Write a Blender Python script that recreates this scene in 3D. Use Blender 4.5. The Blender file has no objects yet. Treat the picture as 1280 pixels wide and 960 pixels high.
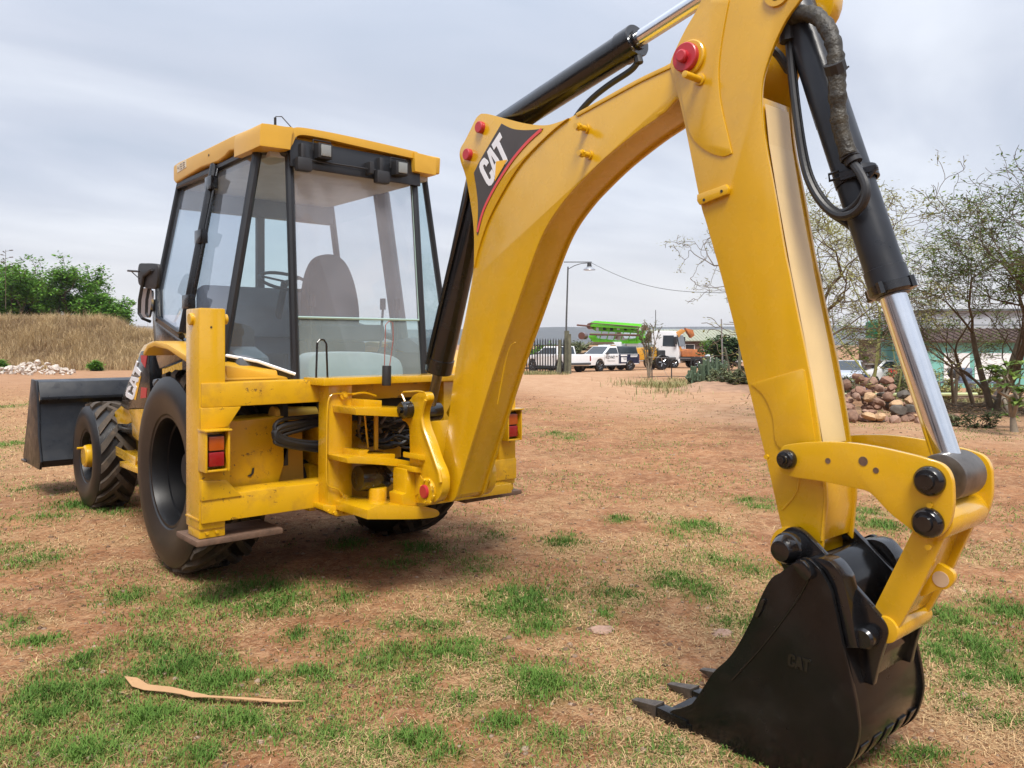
import bpy, bmesh, math, random
import numpy as np
from mathutils import Vector, Matrix
random.seed(7)
RS = np.random.RandomState(11)
scene = bpy.context.scene
COL = scene.collection
rad = math.radians

# ------------------------------------------------------------------ camera
CAM = (-2.73, -4.44, 1.5)
TH = rad(41)                       # camera looks 41 degrees to the right of the machine's heading
cd = bpy.data.cameras.new('camera')
cam = bpy.data.objects.new('camera', cd)
COL.objects.link(cam)
cam.location = CAM
cam.rotation_euler = (rad(90), 0, -TH)
cd.sensor_width = 36
cd.lens = 36 * 1000 / 1280
cd.shift_y = -50 / 1280
cd.clip_start = 0.05
cd.clip_end = 20000
scene.camera = cam

# ------------------------------------------------------------------ sky, sun, exposure
SUN_EL, SUN_AZ = rad(58), rad(215)     # azimuth clockwise from +Y
w = bpy.data.worlds.new('World')
scene.world = w
w.use_nodes = True
nt = w.node_tree
nt.nodes.clear()
def N(tree, kind, **kw):
    n = tree.nodes.new(kind)
    for k, v in kw.items():
        setattr(n, k, v)
    return n
out = N(nt, 'ShaderNodeOutputWorld')
bg = N(nt, 'ShaderNodeBackground')
bg.inputs['Strength'].default_value = 0.12
sky = N(nt, 'ShaderNodeTexSky', sky_type='NISHITA', sun_disc=False)
sky.sun_elevation = SUN_EL
sky.sun_rotation = SUN_AZ
sky.dust_density = 2.0
tc = N(nt, 'ShaderNodeTexCoord')
sep = N(nt, 'ShaderNodeSeparateXYZ')
nt.links.new(tc.outputs['Generated'], sep.inputs[0])
# clouds lie on a flat deck: direction divided by its height above the horizon
mx = N(nt, 'ShaderNodeMath', operation='MAXIMUM'); mx.inputs[1].default_value = 0.0
nt.links.new(sep.outputs['Z'], mx.inputs[0])
ad = N(nt, 'ShaderNodeMath', operation='ADD'); ad.inputs[1].default_value = 0.16
nt.links.new(mx.outputs[0], ad.inputs[0])
dv = N(nt, 'ShaderNodeVectorMath', operation='DIVIDE')
cmb = N(nt, 'ShaderNodeCombineXYZ')
for i in range(3):
    nt.links.new(ad.outputs[0], cmb.inputs[i])
nt.links.new(tc.outputs['Generated'], dv.inputs[0])
nt.links.new(cmb.outputs[0], dv.inputs[1])
mp = N(nt, 'ShaderNodeMapping')
mp.inputs['Rotation'].default_value = (0, 0, TH)
mp.inputs['Scale'].default_value = (0.55, 1.25, 0.0)
mp.inputs['Location'].default_value = (3.1, 1.7, 0)
nt.links.new(dv.outputs[0], mp.inputs[0])
n1 = N(nt, 'ShaderNodeTexNoise'); n1.inputs['Scale'].default_value = 1.1
n1.inputs['Detail'].default_value = 5; n1.inputs['Roughness'].default_value = 0.5
n1.inputs['Distortion'].default_value = 0.4
nt.links.new(mp.outputs[0], n1.inputs['Vector'])
cr = N(nt, 'ShaderNodeValToRGB')
e = cr.color_ramp.elements
e[0].position = 0.30; e[0].color = (3.10, 3.50, 4.22, 1)
e[1].position = 0.66; e[1].color = (5.0, 5.25, 5.75, 1)
m = e.new(0.48); m.color = (3.85, 4.13, 4.78, 1)
nt.links.new(n1.outputs['Fac'], cr.inputs[0])
# pale warm band low over the horizon
hb = N(nt, 'ShaderNodeMapRange'); hb.inputs['From Min'].default_value = 0.0
hb.inputs['From Max'].default_value = 0.20; hb.inputs['To Min'].default_value = 0.8; hb.inputs['To Max'].default_value = 0.0
hb.interpolation_type = 'SMOOTHSTEP'
nt.links.new(mx.outputs[0], hb.inputs[0])
mixh = N(nt, 'ShaderNodeMixRGB'); mixh.inputs[2].default_value = (5.5, 5.3, 5.2, 1)
nt.links.new(hb.outputs[0], mixh.inputs[0]); nt.links.new(cr.outputs[0], mixh.inputs[1])
# an overcast deck is brighter towards the zenith
zb = N(nt, 'ShaderNodeMapRange'); zb.inputs['From Min'].default_value = 0.30
zb.inputs['From Max'].default_value = 1.0; zb.inputs['To Min'].default_value = 1.0; zb.inputs['To Max'].default_value = 2.0
nt.links.new(mx.outputs[0], zb.inputs[0])
vm = N(nt, 'ShaderNodeVectorMath', operation='SCALE')
nt.links.new(mixh.outputs[0], vm.inputs[0]); nt.links.new(zb.outputs[0], vm.inputs['Scale'])
mixs = N(nt, 'ShaderNodeMixRGB'); mixs.inputs[0].default_value = 0.93
nt.links.new(sky.outputs[0], mixs.inputs[1]); nt.links.new(vm.outputs[0], mixs.inputs[2])
nt.links.new(mixs.outputs[0], bg.inputs['Color'])
nt.links.new(bg.outputs[0], out.inputs['Surface'])

sl = bpy.data.lights.new('sun', 'SUN')
sl.energy = 3.2
sl.angle = rad(22)
sl.color = (1.0, 0.95, 0.88)
so = bpy.data.objects.new('sun', sl)
COL.objects.link(so)
sd = Vector((math.sin(SUN_AZ) * math.cos(SUN_EL), math.cos(SUN_AZ) * math.cos(SUN_EL), math.sin(SUN_EL)))
so.rotation_euler = sd.to_track_quat('Z', 'Y').to_euler()
so.location = (0, 0, 20)

scene.view_settings.view_transform = 'Standard'
scene.view_settings.look = 'None'
scene.view_settings.exposure = 0.55
scene.view_settings.gamma = 1
scene.render.engine = 'CYCLES'

# ------------------------------------------------------------------ measuring helpers
CT, ST = math.cos(TH), math.sin(TH)
def ray(px, py):
    x, y = (px - 640) / 1000.0, (430 - py) / 1000.0
    return (CT * x + ST, -ST * x + CT, y)
def pu(u, px, py):                 # point of the plane X = u
    r = ray(px, py); d = (u - CAM[0]) / r[0]
    return Vector((u, CAM[1] + r[1] * d, CAM[2] + r[2] * d))
def pv(v, px, py):                 # point of the plane Y = v
    r = ray(px, py); d = (v - CAM[1]) / r[1]
    return Vector((CAM[0] + r[0] * d, v, CAM[2] + r[2] * d))
def pz(z, px, py):                 # point at height z
    r = ray(px, py); d = (z - CAM[2]) / r[2]
    return Vector((CAM[0] + r[0] * d, CAM[1] + r[1] * d, z))
def pd(d, px, py=430):             # point at distance d
    r = ray(px, py)
    return Vector((CAM[0] + r[0] * d, CAM[1] + r[1] * d, CAM[2] + r[2] * d))
def spline(pts, n=6):
    """closed outline; (x,y) are smooth points, (x,y,'c') are corners"""
    res = []; L = len(pts)
    for i in range(L):
        p0, p1, p2, p3 = pts[i - 1], pts[i], pts[(i + 1) % L], pts[(i + 2) % L]
        if len(p1) > 2 and len(p2) > 2:
            res.append((p1[0], p1[1])); continue
        a = p1 if len(p1) > 2 else p0
        d = p2 if len(p2) > 2 else p3
        for k in range(n):
            t = k / n; t2 = t * t; t3 = t2 * t
            res.append(tuple(0.5 * (2 * p1[j] + (p2[j] - a[j]) * t + (2 * a[j] - 5 * p1[j] + 4 * p2[j] - d[j]) * t2
                                    + (-a[j] + 3 * p1[j] - 3 * p2[j] + d[j]) * t3) for j in range(2)))
    return res
def C(pts):                        # all corners
    return [(p[0], p[1], 'c') for p in pts]

# ------------------------------------------------------------------ value noise
_lat = np.random.RandomState(5).rand(256, 256)
def vnoise(x, y):
    x = np.asarray(x, float); y = np.asarray(y, float)
    xi = np.floor(x).astype(int); yi = np.floor(y).astype(int)
    fx = x - xi; fy = y - yi
    fx = fx * fx * (3 - 2 * fx); fy = fy * fy * (3 - 2 * fy)
    a = _lat[xi & 255, yi & 255]; b = _lat[(xi + 1) & 255, yi & 255]
    c = _lat[xi & 255, (yi + 1) & 255]; d = _lat[(xi + 1) & 255, (yi + 1) & 255]
    return (a * (1 - fx) + b * fx) * (1 - fy) + (c * (1 - fx) + d * fx) * fy
def fbm(x, y, o=4):
    s = 0; a = 0.5; t = 0
    for i in range(o):
        s = s + a * vnoise(x * 2 ** i + 17 * i, y * 2 ** i + 31 * i); t += a; a *= 0.5
    return s / t
def sm(x):
    x = np.clip(x, 0, 1); return x * x * (3 - 2 * x)
def camxy(x, y):                   # lateral and forward distance from the camera
    dx = x - CAM[0]; dy = y - CAM[1]
    return dx * CT - dy * ST, dx * ST + dy * CT
def terrain(x, y):
    x = np.asarray(x, float); y = np.asarray(y, float)
    l, f = camxy(x, y)
    dist = np.hypot(l, f)
    z = -0.008 * np.clip(dist - 15, 0, 85)
    z = z - 0.55 * sm((f - 17) / 16) * sm((l / np.maximum(f, 1) - .30) / .09)
    near = np.exp(-(dist / 22.0) ** 2)
    z = z - 0.05 * np.exp(-(((x - .15) / 1.6) ** 2 + ((y + 2.6) / 1.4) ** 2))
    z = z + 0.05 * (fbm(x * 0.8, y * 0.8, 3) - 0.5) * (0.4 + near) + 0.02 * (fbm(x * 5, y * 5, 3) - 0.5)
    return z
def tz(x, y):
    return float(terrain(x, y))
def gp(px, py):                    # point of the ground seen at a pixel
    z = 0.0
    for i in range(8):
        p = pz(z, px, py); z = tz(p.x, p.y)
    return Vector((p.x, p.y, z))
def gd(d, px):                     # point of the ground at distance d in the direction of a column
    p = pd(d, px); return Vector((p.x, p.y, tz(p.x, p.y)))

# ------------------------------------------------------------------ materials
def mat(name, col, rough=0.5, metal=0.0, coat=0.0, var=0.0, vscale=6.0, bump=0.0, bscale=60.0, col2=None, spec=None,
        dirt=None, dirt_amt=0.0, dscale=9.0, chips=0.0, chipcol=(0.05, 0.035, 0.025), rvar=0.0):
    m = bpy.data.materials.new(name); m.use_nodes = True
    t = m.node_tree; b = t.nodes['Principled BSDF']
    b.inputs['Base Color'].default_value = (*col, 1)
    b.inputs['Roughness'].default_value = rough
    b.inputs['Metallic'].default_value = metal
    b.inputs['Coat Weight'].default_value = coat
    b.inputs['Coat Roughness'].default_value = 0.12
    if spec is not None: b.inputs['Specular IOR Level'].default_value = spec
    co = N(t, 'ShaderNodeTexCoord')
    cur = None
    if var > 0 or col2 is not None:
        n = N(t, 'ShaderNodeTexNoise'); n.inputs['Scale'].default_value = vscale
        n.inputs['Detail'].default_value = 6; n.inputs['Roughness'].default_value = 0.65
        t.links.new(co.outputs['Object'], n.inputs['Vector'])
        mr = N(t, 'ShaderNodeMapRange'); mr.inputs['From Min'].default_value = 0.3; mr.inputs['From Max'].default_value = 0.7
        t.links.new(n.outputs['Fac'], mr.inputs[0])
        mi = N(t, 'ShaderNodeMixRGB')
        c2 = col2 if col2 is not None else tuple(c * (1 - var) for c in col)
        mi.inputs[1].default_value = (*c2, 1)
        mi.inputs[2].default_value = (*(col if col2 is not None else tuple(min(1, c * (1 + var)) for c in col)), 1)
        t.links.new(mr.outputs[0], mi.inputs[0]); cur = mi.outputs[0]
    if dirt is not None:
        n = N(t, 'ShaderNodeTexNoise'); n.inputs['Scale'].default_value = dscale
        n.inputs['Detail'].default_value = 8; n.inputs['Roughness'].default_value = 0.7
        t.links.new(co.outputs['Object'], n.inputs['Vector'])
        mr = N(t, 'ShaderNodeMapRange'); mr.inputs['From Min'].default_value = 0.5; mr.inputs['From Max'].default_value = 0.72
        mr.inputs['To Max'].default_value = dirt_amt
        t.links.new(n.outputs['Fac'], mr.inputs[0])
        mi = N(t, 'ShaderNodeMixRGB'); mi.inputs[2].default_value = (*dirt, 1)
        if cur is not None: t.links.new(cur, mi.inputs[1])
        else: mi.inputs[1].default_value = (*col, 1)
        t.links.new(mr.outputs[0], mi.inputs[0]); cur = mi.outputs[0]
    if chips > 0:
        n = N(t, 'ShaderNodeTexNoise'); n.inputs['Scale'].default_value = 16
        n.inputs['Detail'].default_value = 10; n.inputs['Roughness'].default_value = 0.8
        t.links.new(co.outputs['Object'], n.inputs['Vector'])
        mr = N(t, 'ShaderNodeMapRange'); mr.inputs['From Min'].default_value = 0.69 - chips * 0.10; mr.inputs['From Max'].default_value = 0.705 - chips * 0.10
        t.links.new(n.outputs['Fac'], mr.inputs[0])
        mi = N(t, 'ShaderNodeMixRGB'); mi.inputs[2].default_value = (*chipcol, 1)
        if cur is not None: t.links.new(cur, mi.inputs[1])
        else: mi.inputs[1].default_value = (*col, 1)
        t.links.new(mr.outputs[0], mi.inputs[0]); cur = mi.outputs[0]
    if cur is not None: t.links.new(cur, b.inputs['Base Color'])
    if rvar > 0:
        n = N(t, 'ShaderNodeTexNoise'); n.inputs['Scale'].default_value = 11
        n.inputs['Detail'].default_value = 7
        t.links.new(co.outputs['Object'], n.inputs['Vector'])
        mr = N(t, 'ShaderNodeMapRange'); mr.inputs['From Min'].default_value = 0.3; mr.inputs['From Max'].default_value = 0.7
        mr.inputs['To Min'].default_value = max(0.02, rough - rvar); mr.inputs['To Max'].default_value = min(1, rough + rvar)
        t.links.new(n.outputs['Fac'], mr.inputs[0]); t.links.new(mr.outputs[0], b.inputs['Roughness'])
    if bump > 0:
        n = N(t, 'ShaderNodeTexNoise'); n.inputs['Scale'].default_value = bscale
        n.inputs['Detail'].default_value = 4
        t.links.new(co.outputs['Object'], n.inputs['Vector'])
        bp = N(t, 'ShaderNodeBump'); bp.inputs['Strength'].default_value = bump; bp.inputs['Distance'].default_value = 0.01
        t.links.new(n.outputs['Fac'], bp.inputs['Height']); t.links.new(bp.outputs[0], b.inputs['Normal'])
    return m
def glass_mat(name, tint, haze=0.08, hazecol=(0.8, 0.85, 0.9), refl=1.0, ior=1.6):
    m = bpy.data.materials.new(name); m.use_nodes = True
    t = m.node_tree; t.nodes.clear()
    o = N(t, 'ShaderNodeOutputMaterial')
    tr = N(t, 'ShaderNodeBsdfTransparent'); tr.inputs[0].default_value = (*tint, 1)
    gl = N(t, 'ShaderNodeBsdfGlossy'); gl.inputs['Roughness'].default_value = 0.015
    gl.inputs[0].default_value = (refl, refl, refl, 1)
    fr = N(t, 'ShaderNodeFresnel'); geo = N(t, 'ShaderNodeNewGeometry'); im = N(t, 'ShaderNodeMapRange'); im.inputs['To Min'].default_value = ior; im.inputs['To Max'].default_value = 1 / ior
    t.links.new(geo.outputs['Backfacing'], im.inputs[0]); t.links.new(im.outputs[0], fr.inputs['IOR'])
    df = N(t, 'ShaderNodeBsdfDiffuse'); df.inputs[0].default_value = (*hazecol, 1)
    a = N(t, 'ShaderNodeMixShader'); b = N(t, 'ShaderNodeMixShader')
    co = N(t, 'ShaderNodeTexCoord')
    n = N(t, 'ShaderNodeTexNoise'); n.inputs['Scale'].default_value = 3.0; n.inputs['Detail'].default_value = 6
    t.links.new(co.outputs['Object'], n.inputs['Vector'])
    mr = N(t, 'ShaderNodeMapRange'); mr.inputs['To Min'].default_value = haze * 0.6; mr.inputs['To Max'].default_value = haze * 1.4
    t.links.new(n.outputs['Fac'], mr.inputs[0]); t.links.new(mr.outputs[0], a.inputs[0])
    t.links.new(tr.outputs[0], a.inputs[1]); t.links.new(df.outputs[0], a.inputs[2])
    t.links.new(fr.outputs[0], b.inputs[0]); t.links.new(a.outputs[0], b.inputs[1]); t.links.new(gl.outputs[0], b.inputs[2])
    t.links.new(b.outputs[0], o.inputs[0])
    return m
def attr_mat(name, c0, c1, rough=0.8, attr='tint', trans=0.0):
    """colour runs from c0 to c1 with a per-face attribute"""
    m = bpy.data.materials.new(name); m.use_nodes = True
    t = m.node_tree; b = t.nodes['Principled BSDF']
    a = N(t, 'ShaderNodeAttribute', attribute_name=attr)
    r = N(t, 'ShaderNodeValToRGB')
    r.color_ramp.elements[0].color = (*c0[0], 1) if isinstance(c0[0], tuple) else (*c0, 1)
    r.color_ramp.elements[1].color = (*c1, 1)
    t.links.new(a.outputs['Fac'], r.inputs[0]); t.links.new(r.outputs[0], b.inputs['Base Color'])
    b.inputs['Roughness'].default_value = rough
    b.inputs['Specular IOR Level'].default_value = 0.25
    if trans > 0:
        o = t.nodes['Material Output']
        tl = N(t, 'ShaderNodeBsdfTranslucent'); t.links.new(r.outputs[0], tl.inputs[0])
        mxs = N(t, 'ShaderNodeMixShader'); mxs.inputs[0].default_value = trans
        t.links.new(b.outputs[0], mxs.inputs[1]); t.links.new(tl.outputs[0], mxs.inputs[2]); t.links.new(mxs.outputs[0], o.inputs[0])
    return m
M = {}
YL = (0.60, 0.335, 0.004)
M['yellow'] = mat('yellow_paint', YL, 0.27, coat=0.9, var=0.05, vscale=2.5, dirt=(0.36, 0.21, 0.05), dirt_amt=0.22, dscale=3.5, bump=0.02, bscale=14, rvar=0.05)
M['yellow_worn'] = mat('worn_yellow_paint', YL, 0.38, coat=0.2, var=0.07, vscale=4, bump=0.03, bscale=18, chips=0.9,
                       chipcol=(0.12, 0.06, 0.02), dirt=(0.26, 0.12, 0.035), dirt_amt=0.55, dscale=6, rvar=0.1)
M['yellow_roof'] = mat('roof_yellow', (0.60, 0.33, 0.025), 0.4, coat=0.2, var=0.05, bump=0.02, bscale=20)
M['yellow_matt'] = mat('faded_yellow_paint', (0.60, 0.34, 0.05), 0.5, var=0.08, vscale=4)
M['black'] = mat('black_paint', (0.006, 0.006, 0.007), 0.22, spec=0.45, coat=0.4, var=0.3, bump=0.04, bscale=25, rvar=0.12)
M['black_worn'] = mat('worn_black_paint', (0.005, 0.005, 0.0055), 0.2, spec=0.22, coat=0.25, var=0.35, bump=0.06, bscale=18,
                      dirt=(0.08, 0.078, 0.075), dirt_amt=0.10, dscale=5, rvar=0.08, chips=0.06, chipcol=(0.14, 0.10, 0.08))
M['blackgrey'] = mat('dark_grey_paint', (0.016, 0.018, 0.023), 0.36, spec=0.35, coat=0.1, var=0.25, bump=0.05, bscale=20, rvar=0.1)
M['bucketgrey'] = mat('loader_bucket_paint', (0.011, 0.013, 0.017), 0.34, spec=0.3, var=0.3, vscale=3, bump=0.06, bscale=12, rvar=0.1)
M['rubber'] = mat('tyre_rubber', (0.020, 0.020, 0.021), 0.6, var=0.35, vscale=8, bump=0.08, bscale=80, dirt=(0.16, 0.11, 0.07), dirt_amt=0.28, dscale=6)
M['rubber_side'] = mat('blacked_tyre', (0.008, 0.008, 0.009), 0.40, var=0.3, vscale=5, bump=0.05, bscale=60, dirt=(0.09, 0.065, 0.04), dirt_amt=0.13, dscale=5)
M['lug'] = mat('dusty_tread_rubber', (0.050, 0.038, 0.027), 0.8, var=0.4, vscale=14, bump=0.1, bscale=90, dirt=(0.18, 0.12, 0.075), dirt_amt=0.5, dscale=10)
M['rim'] = mat('black_rim', (0.006, 0.006, 0.007), 0.4, spec=0.3, var=0.3, chips=0.1, chipcol=(0.12, 0.05, 0.02))
M['chrome'] = mat('chrome_rod', (0.78, 0.80, 0.83), 0.16, metal=1.0, var=0.04, vscale=20, rvar=0.06)
M['steel'] = mat('bare_steel', (0.20, 0.18, 0.16), 0.4, metal=0.9, var=0.3, vscale=15, bump=0.06, bscale=50)
M['toothsteel'] = mat('worn_tooth_steel', (0.14, 0.115, 0.095), 0.5, col2=(0.05, 0.04, 0.035), metal=0.5, var=0.35, vscale=25, bump=0.15, bscale=40)
M['hose'] = mat('hose_rubber', (0.016, 0.016, 0.017), 0.42, var=0.3, bump=0.05, bscale=120)
M['sleeve'] = mat('oily_hose_sleeve', (0.05, 0.04, 0.022), 0.5, col2=(0.012, 0.011, 0.009), vscale=18, bump=0.6, bscale=70)
M['dark'] = mat('dark_plastic', (0.018, 0.018, 0.020), 0.55, var=0.2)
M['trim'] = mat('cab_black_trim', (0.012, 0.013, 0.016), 0.4, coat=0.15, var=0.2)
M['interior'] = mat('cab_interior_grey', (0.10, 0.115, 0.135), 0.7, var=0.15)
M['headliner'] = mat('cab_headliner', (0.50, 0.52, 0.55), 0.8, var=0.1)
M['seat'] = mat('seat_cloth', (0.018, 0.022, 0.030), 0.85, var=0.2)
M['red'] = mat('red_paint', (0.42, 0.020, 0.030), 0.4, coat=0.2)
M['red_lens'] = mat('red_lens', (0.26, 0.004, 0.006), 0.15, coat=0.6, bump=0.2, bscale=200)
M['orange_lens'] = mat('orange_lens', (0.42, 0.075, 0.004), 0.15, coat=0.6, bump=0.2, bscale=200)
M['white'] = mat('white_paint', (0.76, 0.77, 0.78), 0.35, coat=0.2, var=0.04)
M['lamp'] = mat('lamp_lens', (0.22, 0.23, 0.22), 0.2, coat=0.5, bump=0.3, bscale=150)
M['decal_grey'] = mat('decal_dark_grey', (0.050, 0.040, 0.036), 0.35, coat=0.2, var=0.15)
M['decal_white'] = mat('decal_white', (0.72, 0.73, 0.76), 0.35)
M['decal_red'] = mat('decal_red', (0.62, 0.07, 0.07), 0.35)
M['decal_yellow'] = mat('decal_yellow', (0.78, 0.43, 0.03), 0.35)
M['pad'] = mat('muddy_pad', (0.12, 0.07, 0.045), 0.8, var=0.35, vscale=14, bump=0.4, bscale=30)
M['glass'] = glass_mat('cab_glass', (0.78, 0.88, 0.90), 0.05, (0.75, 0.82, 0.88))
M['glass_side'] = glass_mat('side_window_glass', (0.66, 0.71, 0.80), 0.10, (0.60, 0.68, 0.80))
M['plexi'] = glass_mat('clear_plastic_sheet', (0.93, 0.92, 0.96), 0.18, (0.84, 0.83, 0.90), ior=1.40)
M['glass_low'] = glass_mat('dusty_lower_glass', (0.66, 0.80, 0.80), 0.24, (0.60, 0.72, 0.74), ior=1.45)
M['car_glass'] = mat('car_window_glass', (0.03, 0.04, 0.05), 0.08, spec=0.8)
M['greenish_trim'] = mat('reflective_film', (0.30, 0.42, 0.38), 0.4)

# ------------------------------------------------------------------ mesh builder
class MB:
    def __init__(self):
        self.v = []; self.f = []; self.mi = []; self.cur = 0
    def add(self, vs, fs):
        o = len(self.v); self.v += [tuple(p) for p in vs]
        for f in fs:
            self.f.append(tuple(i + o for i in f)); self.mi.append(self.cur)
        return self
    def box(self, a, b):
        x0, y0, z0 = a; x1, y1, z1 = b
        vs = [(x0, y0, z0), (x1, y0, z0), (x1, y1, z0), (x0, y1, z0), (x0, y0, z1), (x1, y0, z1), (x1, y1, z1), (x0, y1, z1)]
        return self.add(vs, [(0, 3, 2, 1), (4, 5, 6, 7), (0, 1, 5, 4), (1, 2, 6, 5), (2, 3, 7, 6), (3, 0, 4, 7)])
    def prism(self, pts, off):
        """closed polygon of 3D points swept by a vector"""
        n = len(pts); off = Vector(off)
        a = [Vector(p) for p in pts]; b = [p + off for p in a]
        nrm = Vector((0, 0, 0))
        for i in range(n):
            nrm += (a[i] - a[0]).cross(a[(i + 1) % n] - a[0])
        if nrm.dot(off) > 0: a.reverse(); b.reverse()
        return self.add(a + b, [tuple(range(n)), tuple(range(2 * n - 1, n - 1, -1))] +
                        [(i, i + n, (i + 1) % n + n, (i + 1) % n) for i in range(n)])
    def U(self, px, at, u0, u1, n=6):        # outline measured on plane X=at, swept from u0 to u1
        pts = [pu(at, x, y) for x, y in spline(px, n)]
        return self.prism([Vector((u0, p.y, p.z)) for p in pts], (u1 - u0, 0, 0))
    def V(self, px, at, v0, v1, n=6):
        pts = [pv(at, x, y) for x, y in spline(px, n)]
        return self.prism([Vector((p.x, v0, p.z)) for p in pts], (0, v1 - v0, 0))
    def tube(self, path, r, seg=8, cap=True):
        path = [Vector(p) for p in path]; n = len(path)
        rs = r if isinstance(r, (list, tuple)) else [r] * n
        vs = []; fs = []
        up = Vector((0.3, 0.2, 1)).normalized(); prev = None
        for i in range(n):
            t = (path[min(i + 1, n - 1)] - path[max(i - 1, 0)])
            if t.length < 1e-9: t = Vector((0, 0, 1))
            t.normalize()
            if prev is None:
                a = t.cross(up)
                if a.length < 1e-3: a = t.cross(Vector((1, 0, 0)))
            else:
                a = prev - t * prev.dot(t)
            a.normalize(); prev = a; b = t.cross(a)
            for k in range(seg):
                an = 2 * math.pi * k / seg
                vs.append(path[i] + (a * math.cos(an) + b * math.sin(an)) * rs[i])
        for i in range(n - 1):
            for k in range(seg):
                k2 = (k + 1) % seg
                fs.append((i * seg + k, i * seg + k2, (i + 1) * seg + k2, (i + 1) * seg + k))
        if cap:
            fs.append(tuple(range(seg - 1, -1, -1))); fs.append(tuple((n - 1) * seg + k for k in range(seg)))
        return self.add(vs, fs)
    def cyl(self, a, b, r0, r1=None, seg=24):
        return self.tube([a, b], [r0, r0 if r1 is None else r1], seg)
    def lathe(self, prof, c, axis, seg=32, close=False, caps=True):
        """profile (along axis, radius) turned round an axis through c"""
        ax = Vector(axis).normalized(); c = Vector(c)
        a = ax.cross(Vector((0, 0, 1)))
        if a.length < 1e-3: a = ax.cross(Vector((0, 1, 0)))
        a.normalize(); b = ax.cross(a)
        vs = []; fs = []; n = len(prof)
        for s, r in prof:
            for k in range(seg):
                an = 2 * math.pi * k / seg
                vs.append(c + ax * s + (a * math.cos(an) + b * math.sin(an)) * r)
        m = n if close else n - 1
        for i in range(m):
            i2 = (i + 1) % n
            for k in range(seg):
                k2 = (k + 1) % seg
                fs.append((i * seg + k, i * seg + k2, i2 * seg + k2, i2 * seg + k))
        if not close and caps:
            fs.append(tuple(range(seg - 1, -1, -1))); fs.append(tuple((n - 1) * seg + k for k in range(seg)))
        return self.add(vs, fs)
    def quad(self, a, b, c, d, t=0.0):
        if t == 0: return self.add([a, b, c, d], [(0, 1, 2, 3)])
        a, b, c, d = map(Vector, (a, b, c, d))
        n = (b - a).cross(d - a).normalized() * t
        return self.prism([a, b, c, d], n)
    def build(self, name, material, parent=None, bevel=0.0, smooth=30, bseg=2):
        me = bpy.data.meshes.new(name)
        me.from_pydata(self.v, [], self.f)
        ms = material if isinstance(material, list) else [material]
        for m_ in ms: me.materials.append(M[m_] if isinstance(m_, str) else m_)
        if len(ms) > 1: me.polygons.foreach_set('material_index', self.mi)
        bm = bmesh.new(); bm.from_mesh(me)
        bmesh.ops.remove_doubles(bm, verts=bm.verts, dist=1e-5)
        bmesh.ops.recalc_face_normals(bm, faces=bm.faces)
        if bevel > 0:
            ed = [e_ for e_ in bm.edges if len(e_.link_faces) == 2 and e_.calc_face_angle(0) > rad(28)]
            bmesh.ops.bevel(bm, geom=ed, offset=bevel, segments=bseg, profile=0.6, affect='EDGES', clamp_overlap=True)
        bm.to_mesh(me); bm.free()
        if smooth:
            me.polygons.foreach_set('use_smooth', [True] * len(me.polygons))
            me.set_sharp_from_angle(angle=rad(smooth))
        o = bpy.data.objects.new(name, me); COL.objects.link(o)
        if parent is not None: attach(o, parent)
        return o
def attach(o, parent):
    o.parent = parent
    o.matrix_parent_inverse = world_of(parent).inverted()
def world_of(o):
    m_ = Matrix.LocRotScale(o.location, o.rotation_euler, o.scale)
    if o.parent is not None: m_ = world_of(o.parent) @ o.matrix_parent_inverse @ m_
    return m_
def tag(o, label=None, cat=None, group=None, kind=None):
    if label: o['label'] = label
    if cat: o['category'] = cat
    if group: o['group'] = group
    if kind: o['kind'] = kind
    return o
def empty(name, loc=(0, 0, 0), rz=0.0):
    o = bpy.data.objects.new(name, None); COL.objects.link(o)
    o.location = loc; o.rotation_euler = (0, 0, rz); o.empty_display_size = 0.2
    return o
def part(mb, name, m_, root, **kw):
    """mesh in the thing's own coordinates"""
    o = mb.build(name, m_, None, **kw); o.parent = root
    return o
def kids(o):
    return [c for c in bpy.data.objects if c.parent == o]
def copy_tree(o, parent=None, fixed=None):
    c = o.copy(); COL.objects.link(c)
    if parent is not None: c.parent = parent
    for ch in (fixed or kids)(o): copy_tree(ch, c)
    return c
def np_mesh(name, verts, faces, material, tint=None, smooth=False):
    """fast mesh from numpy arrays; faces all of the same size"""
    me = bpy.data.meshes.new(name)
    nv = len(verts); nf, k = faces.shape
    me.vertices.add(nv); me.vertices.foreach_set('co', verts.astype(np.float32).ravel())
    me.loops.add(nf * k); me.loops.foreach_set('vertex_index', faces.astype(np.int32).ravel())
    me.polygons.add(nf)
    me.polygons.foreach_set('loop_start', np.arange(0, nf * k, k, dtype=np.int32))
    me.polygons.foreach_set('loop_total', np.full(nf, k, dtype=np.int32))
    if smooth: me.polygons.foreach_set('use_smooth', np.ones(nf, dtype=bool))
    me.update(calc_edges=True)
    if tint is not None:
        at = me.attributes.new('tint', 'FLOAT', 'POINT'); at.data.foreach_set('value', tint.astype(np.float32))
    me.materials.append(material)
    o = bpy.data.objects.new(name, me); COL.objects.link(o)
    return o
# ================================================================== ground
def axis_coords(c, half, step, far, k=1.09):
    a = list(np.arange(c - half, c + half + 1e-6, step)); s = step
    while a[-1] < far: s *= k; a.append(a[-1] + s)
    s = step
    while a[0] > -far: s *= k; a.insert(0, a[0] - s)
    return np.array(a)
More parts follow.
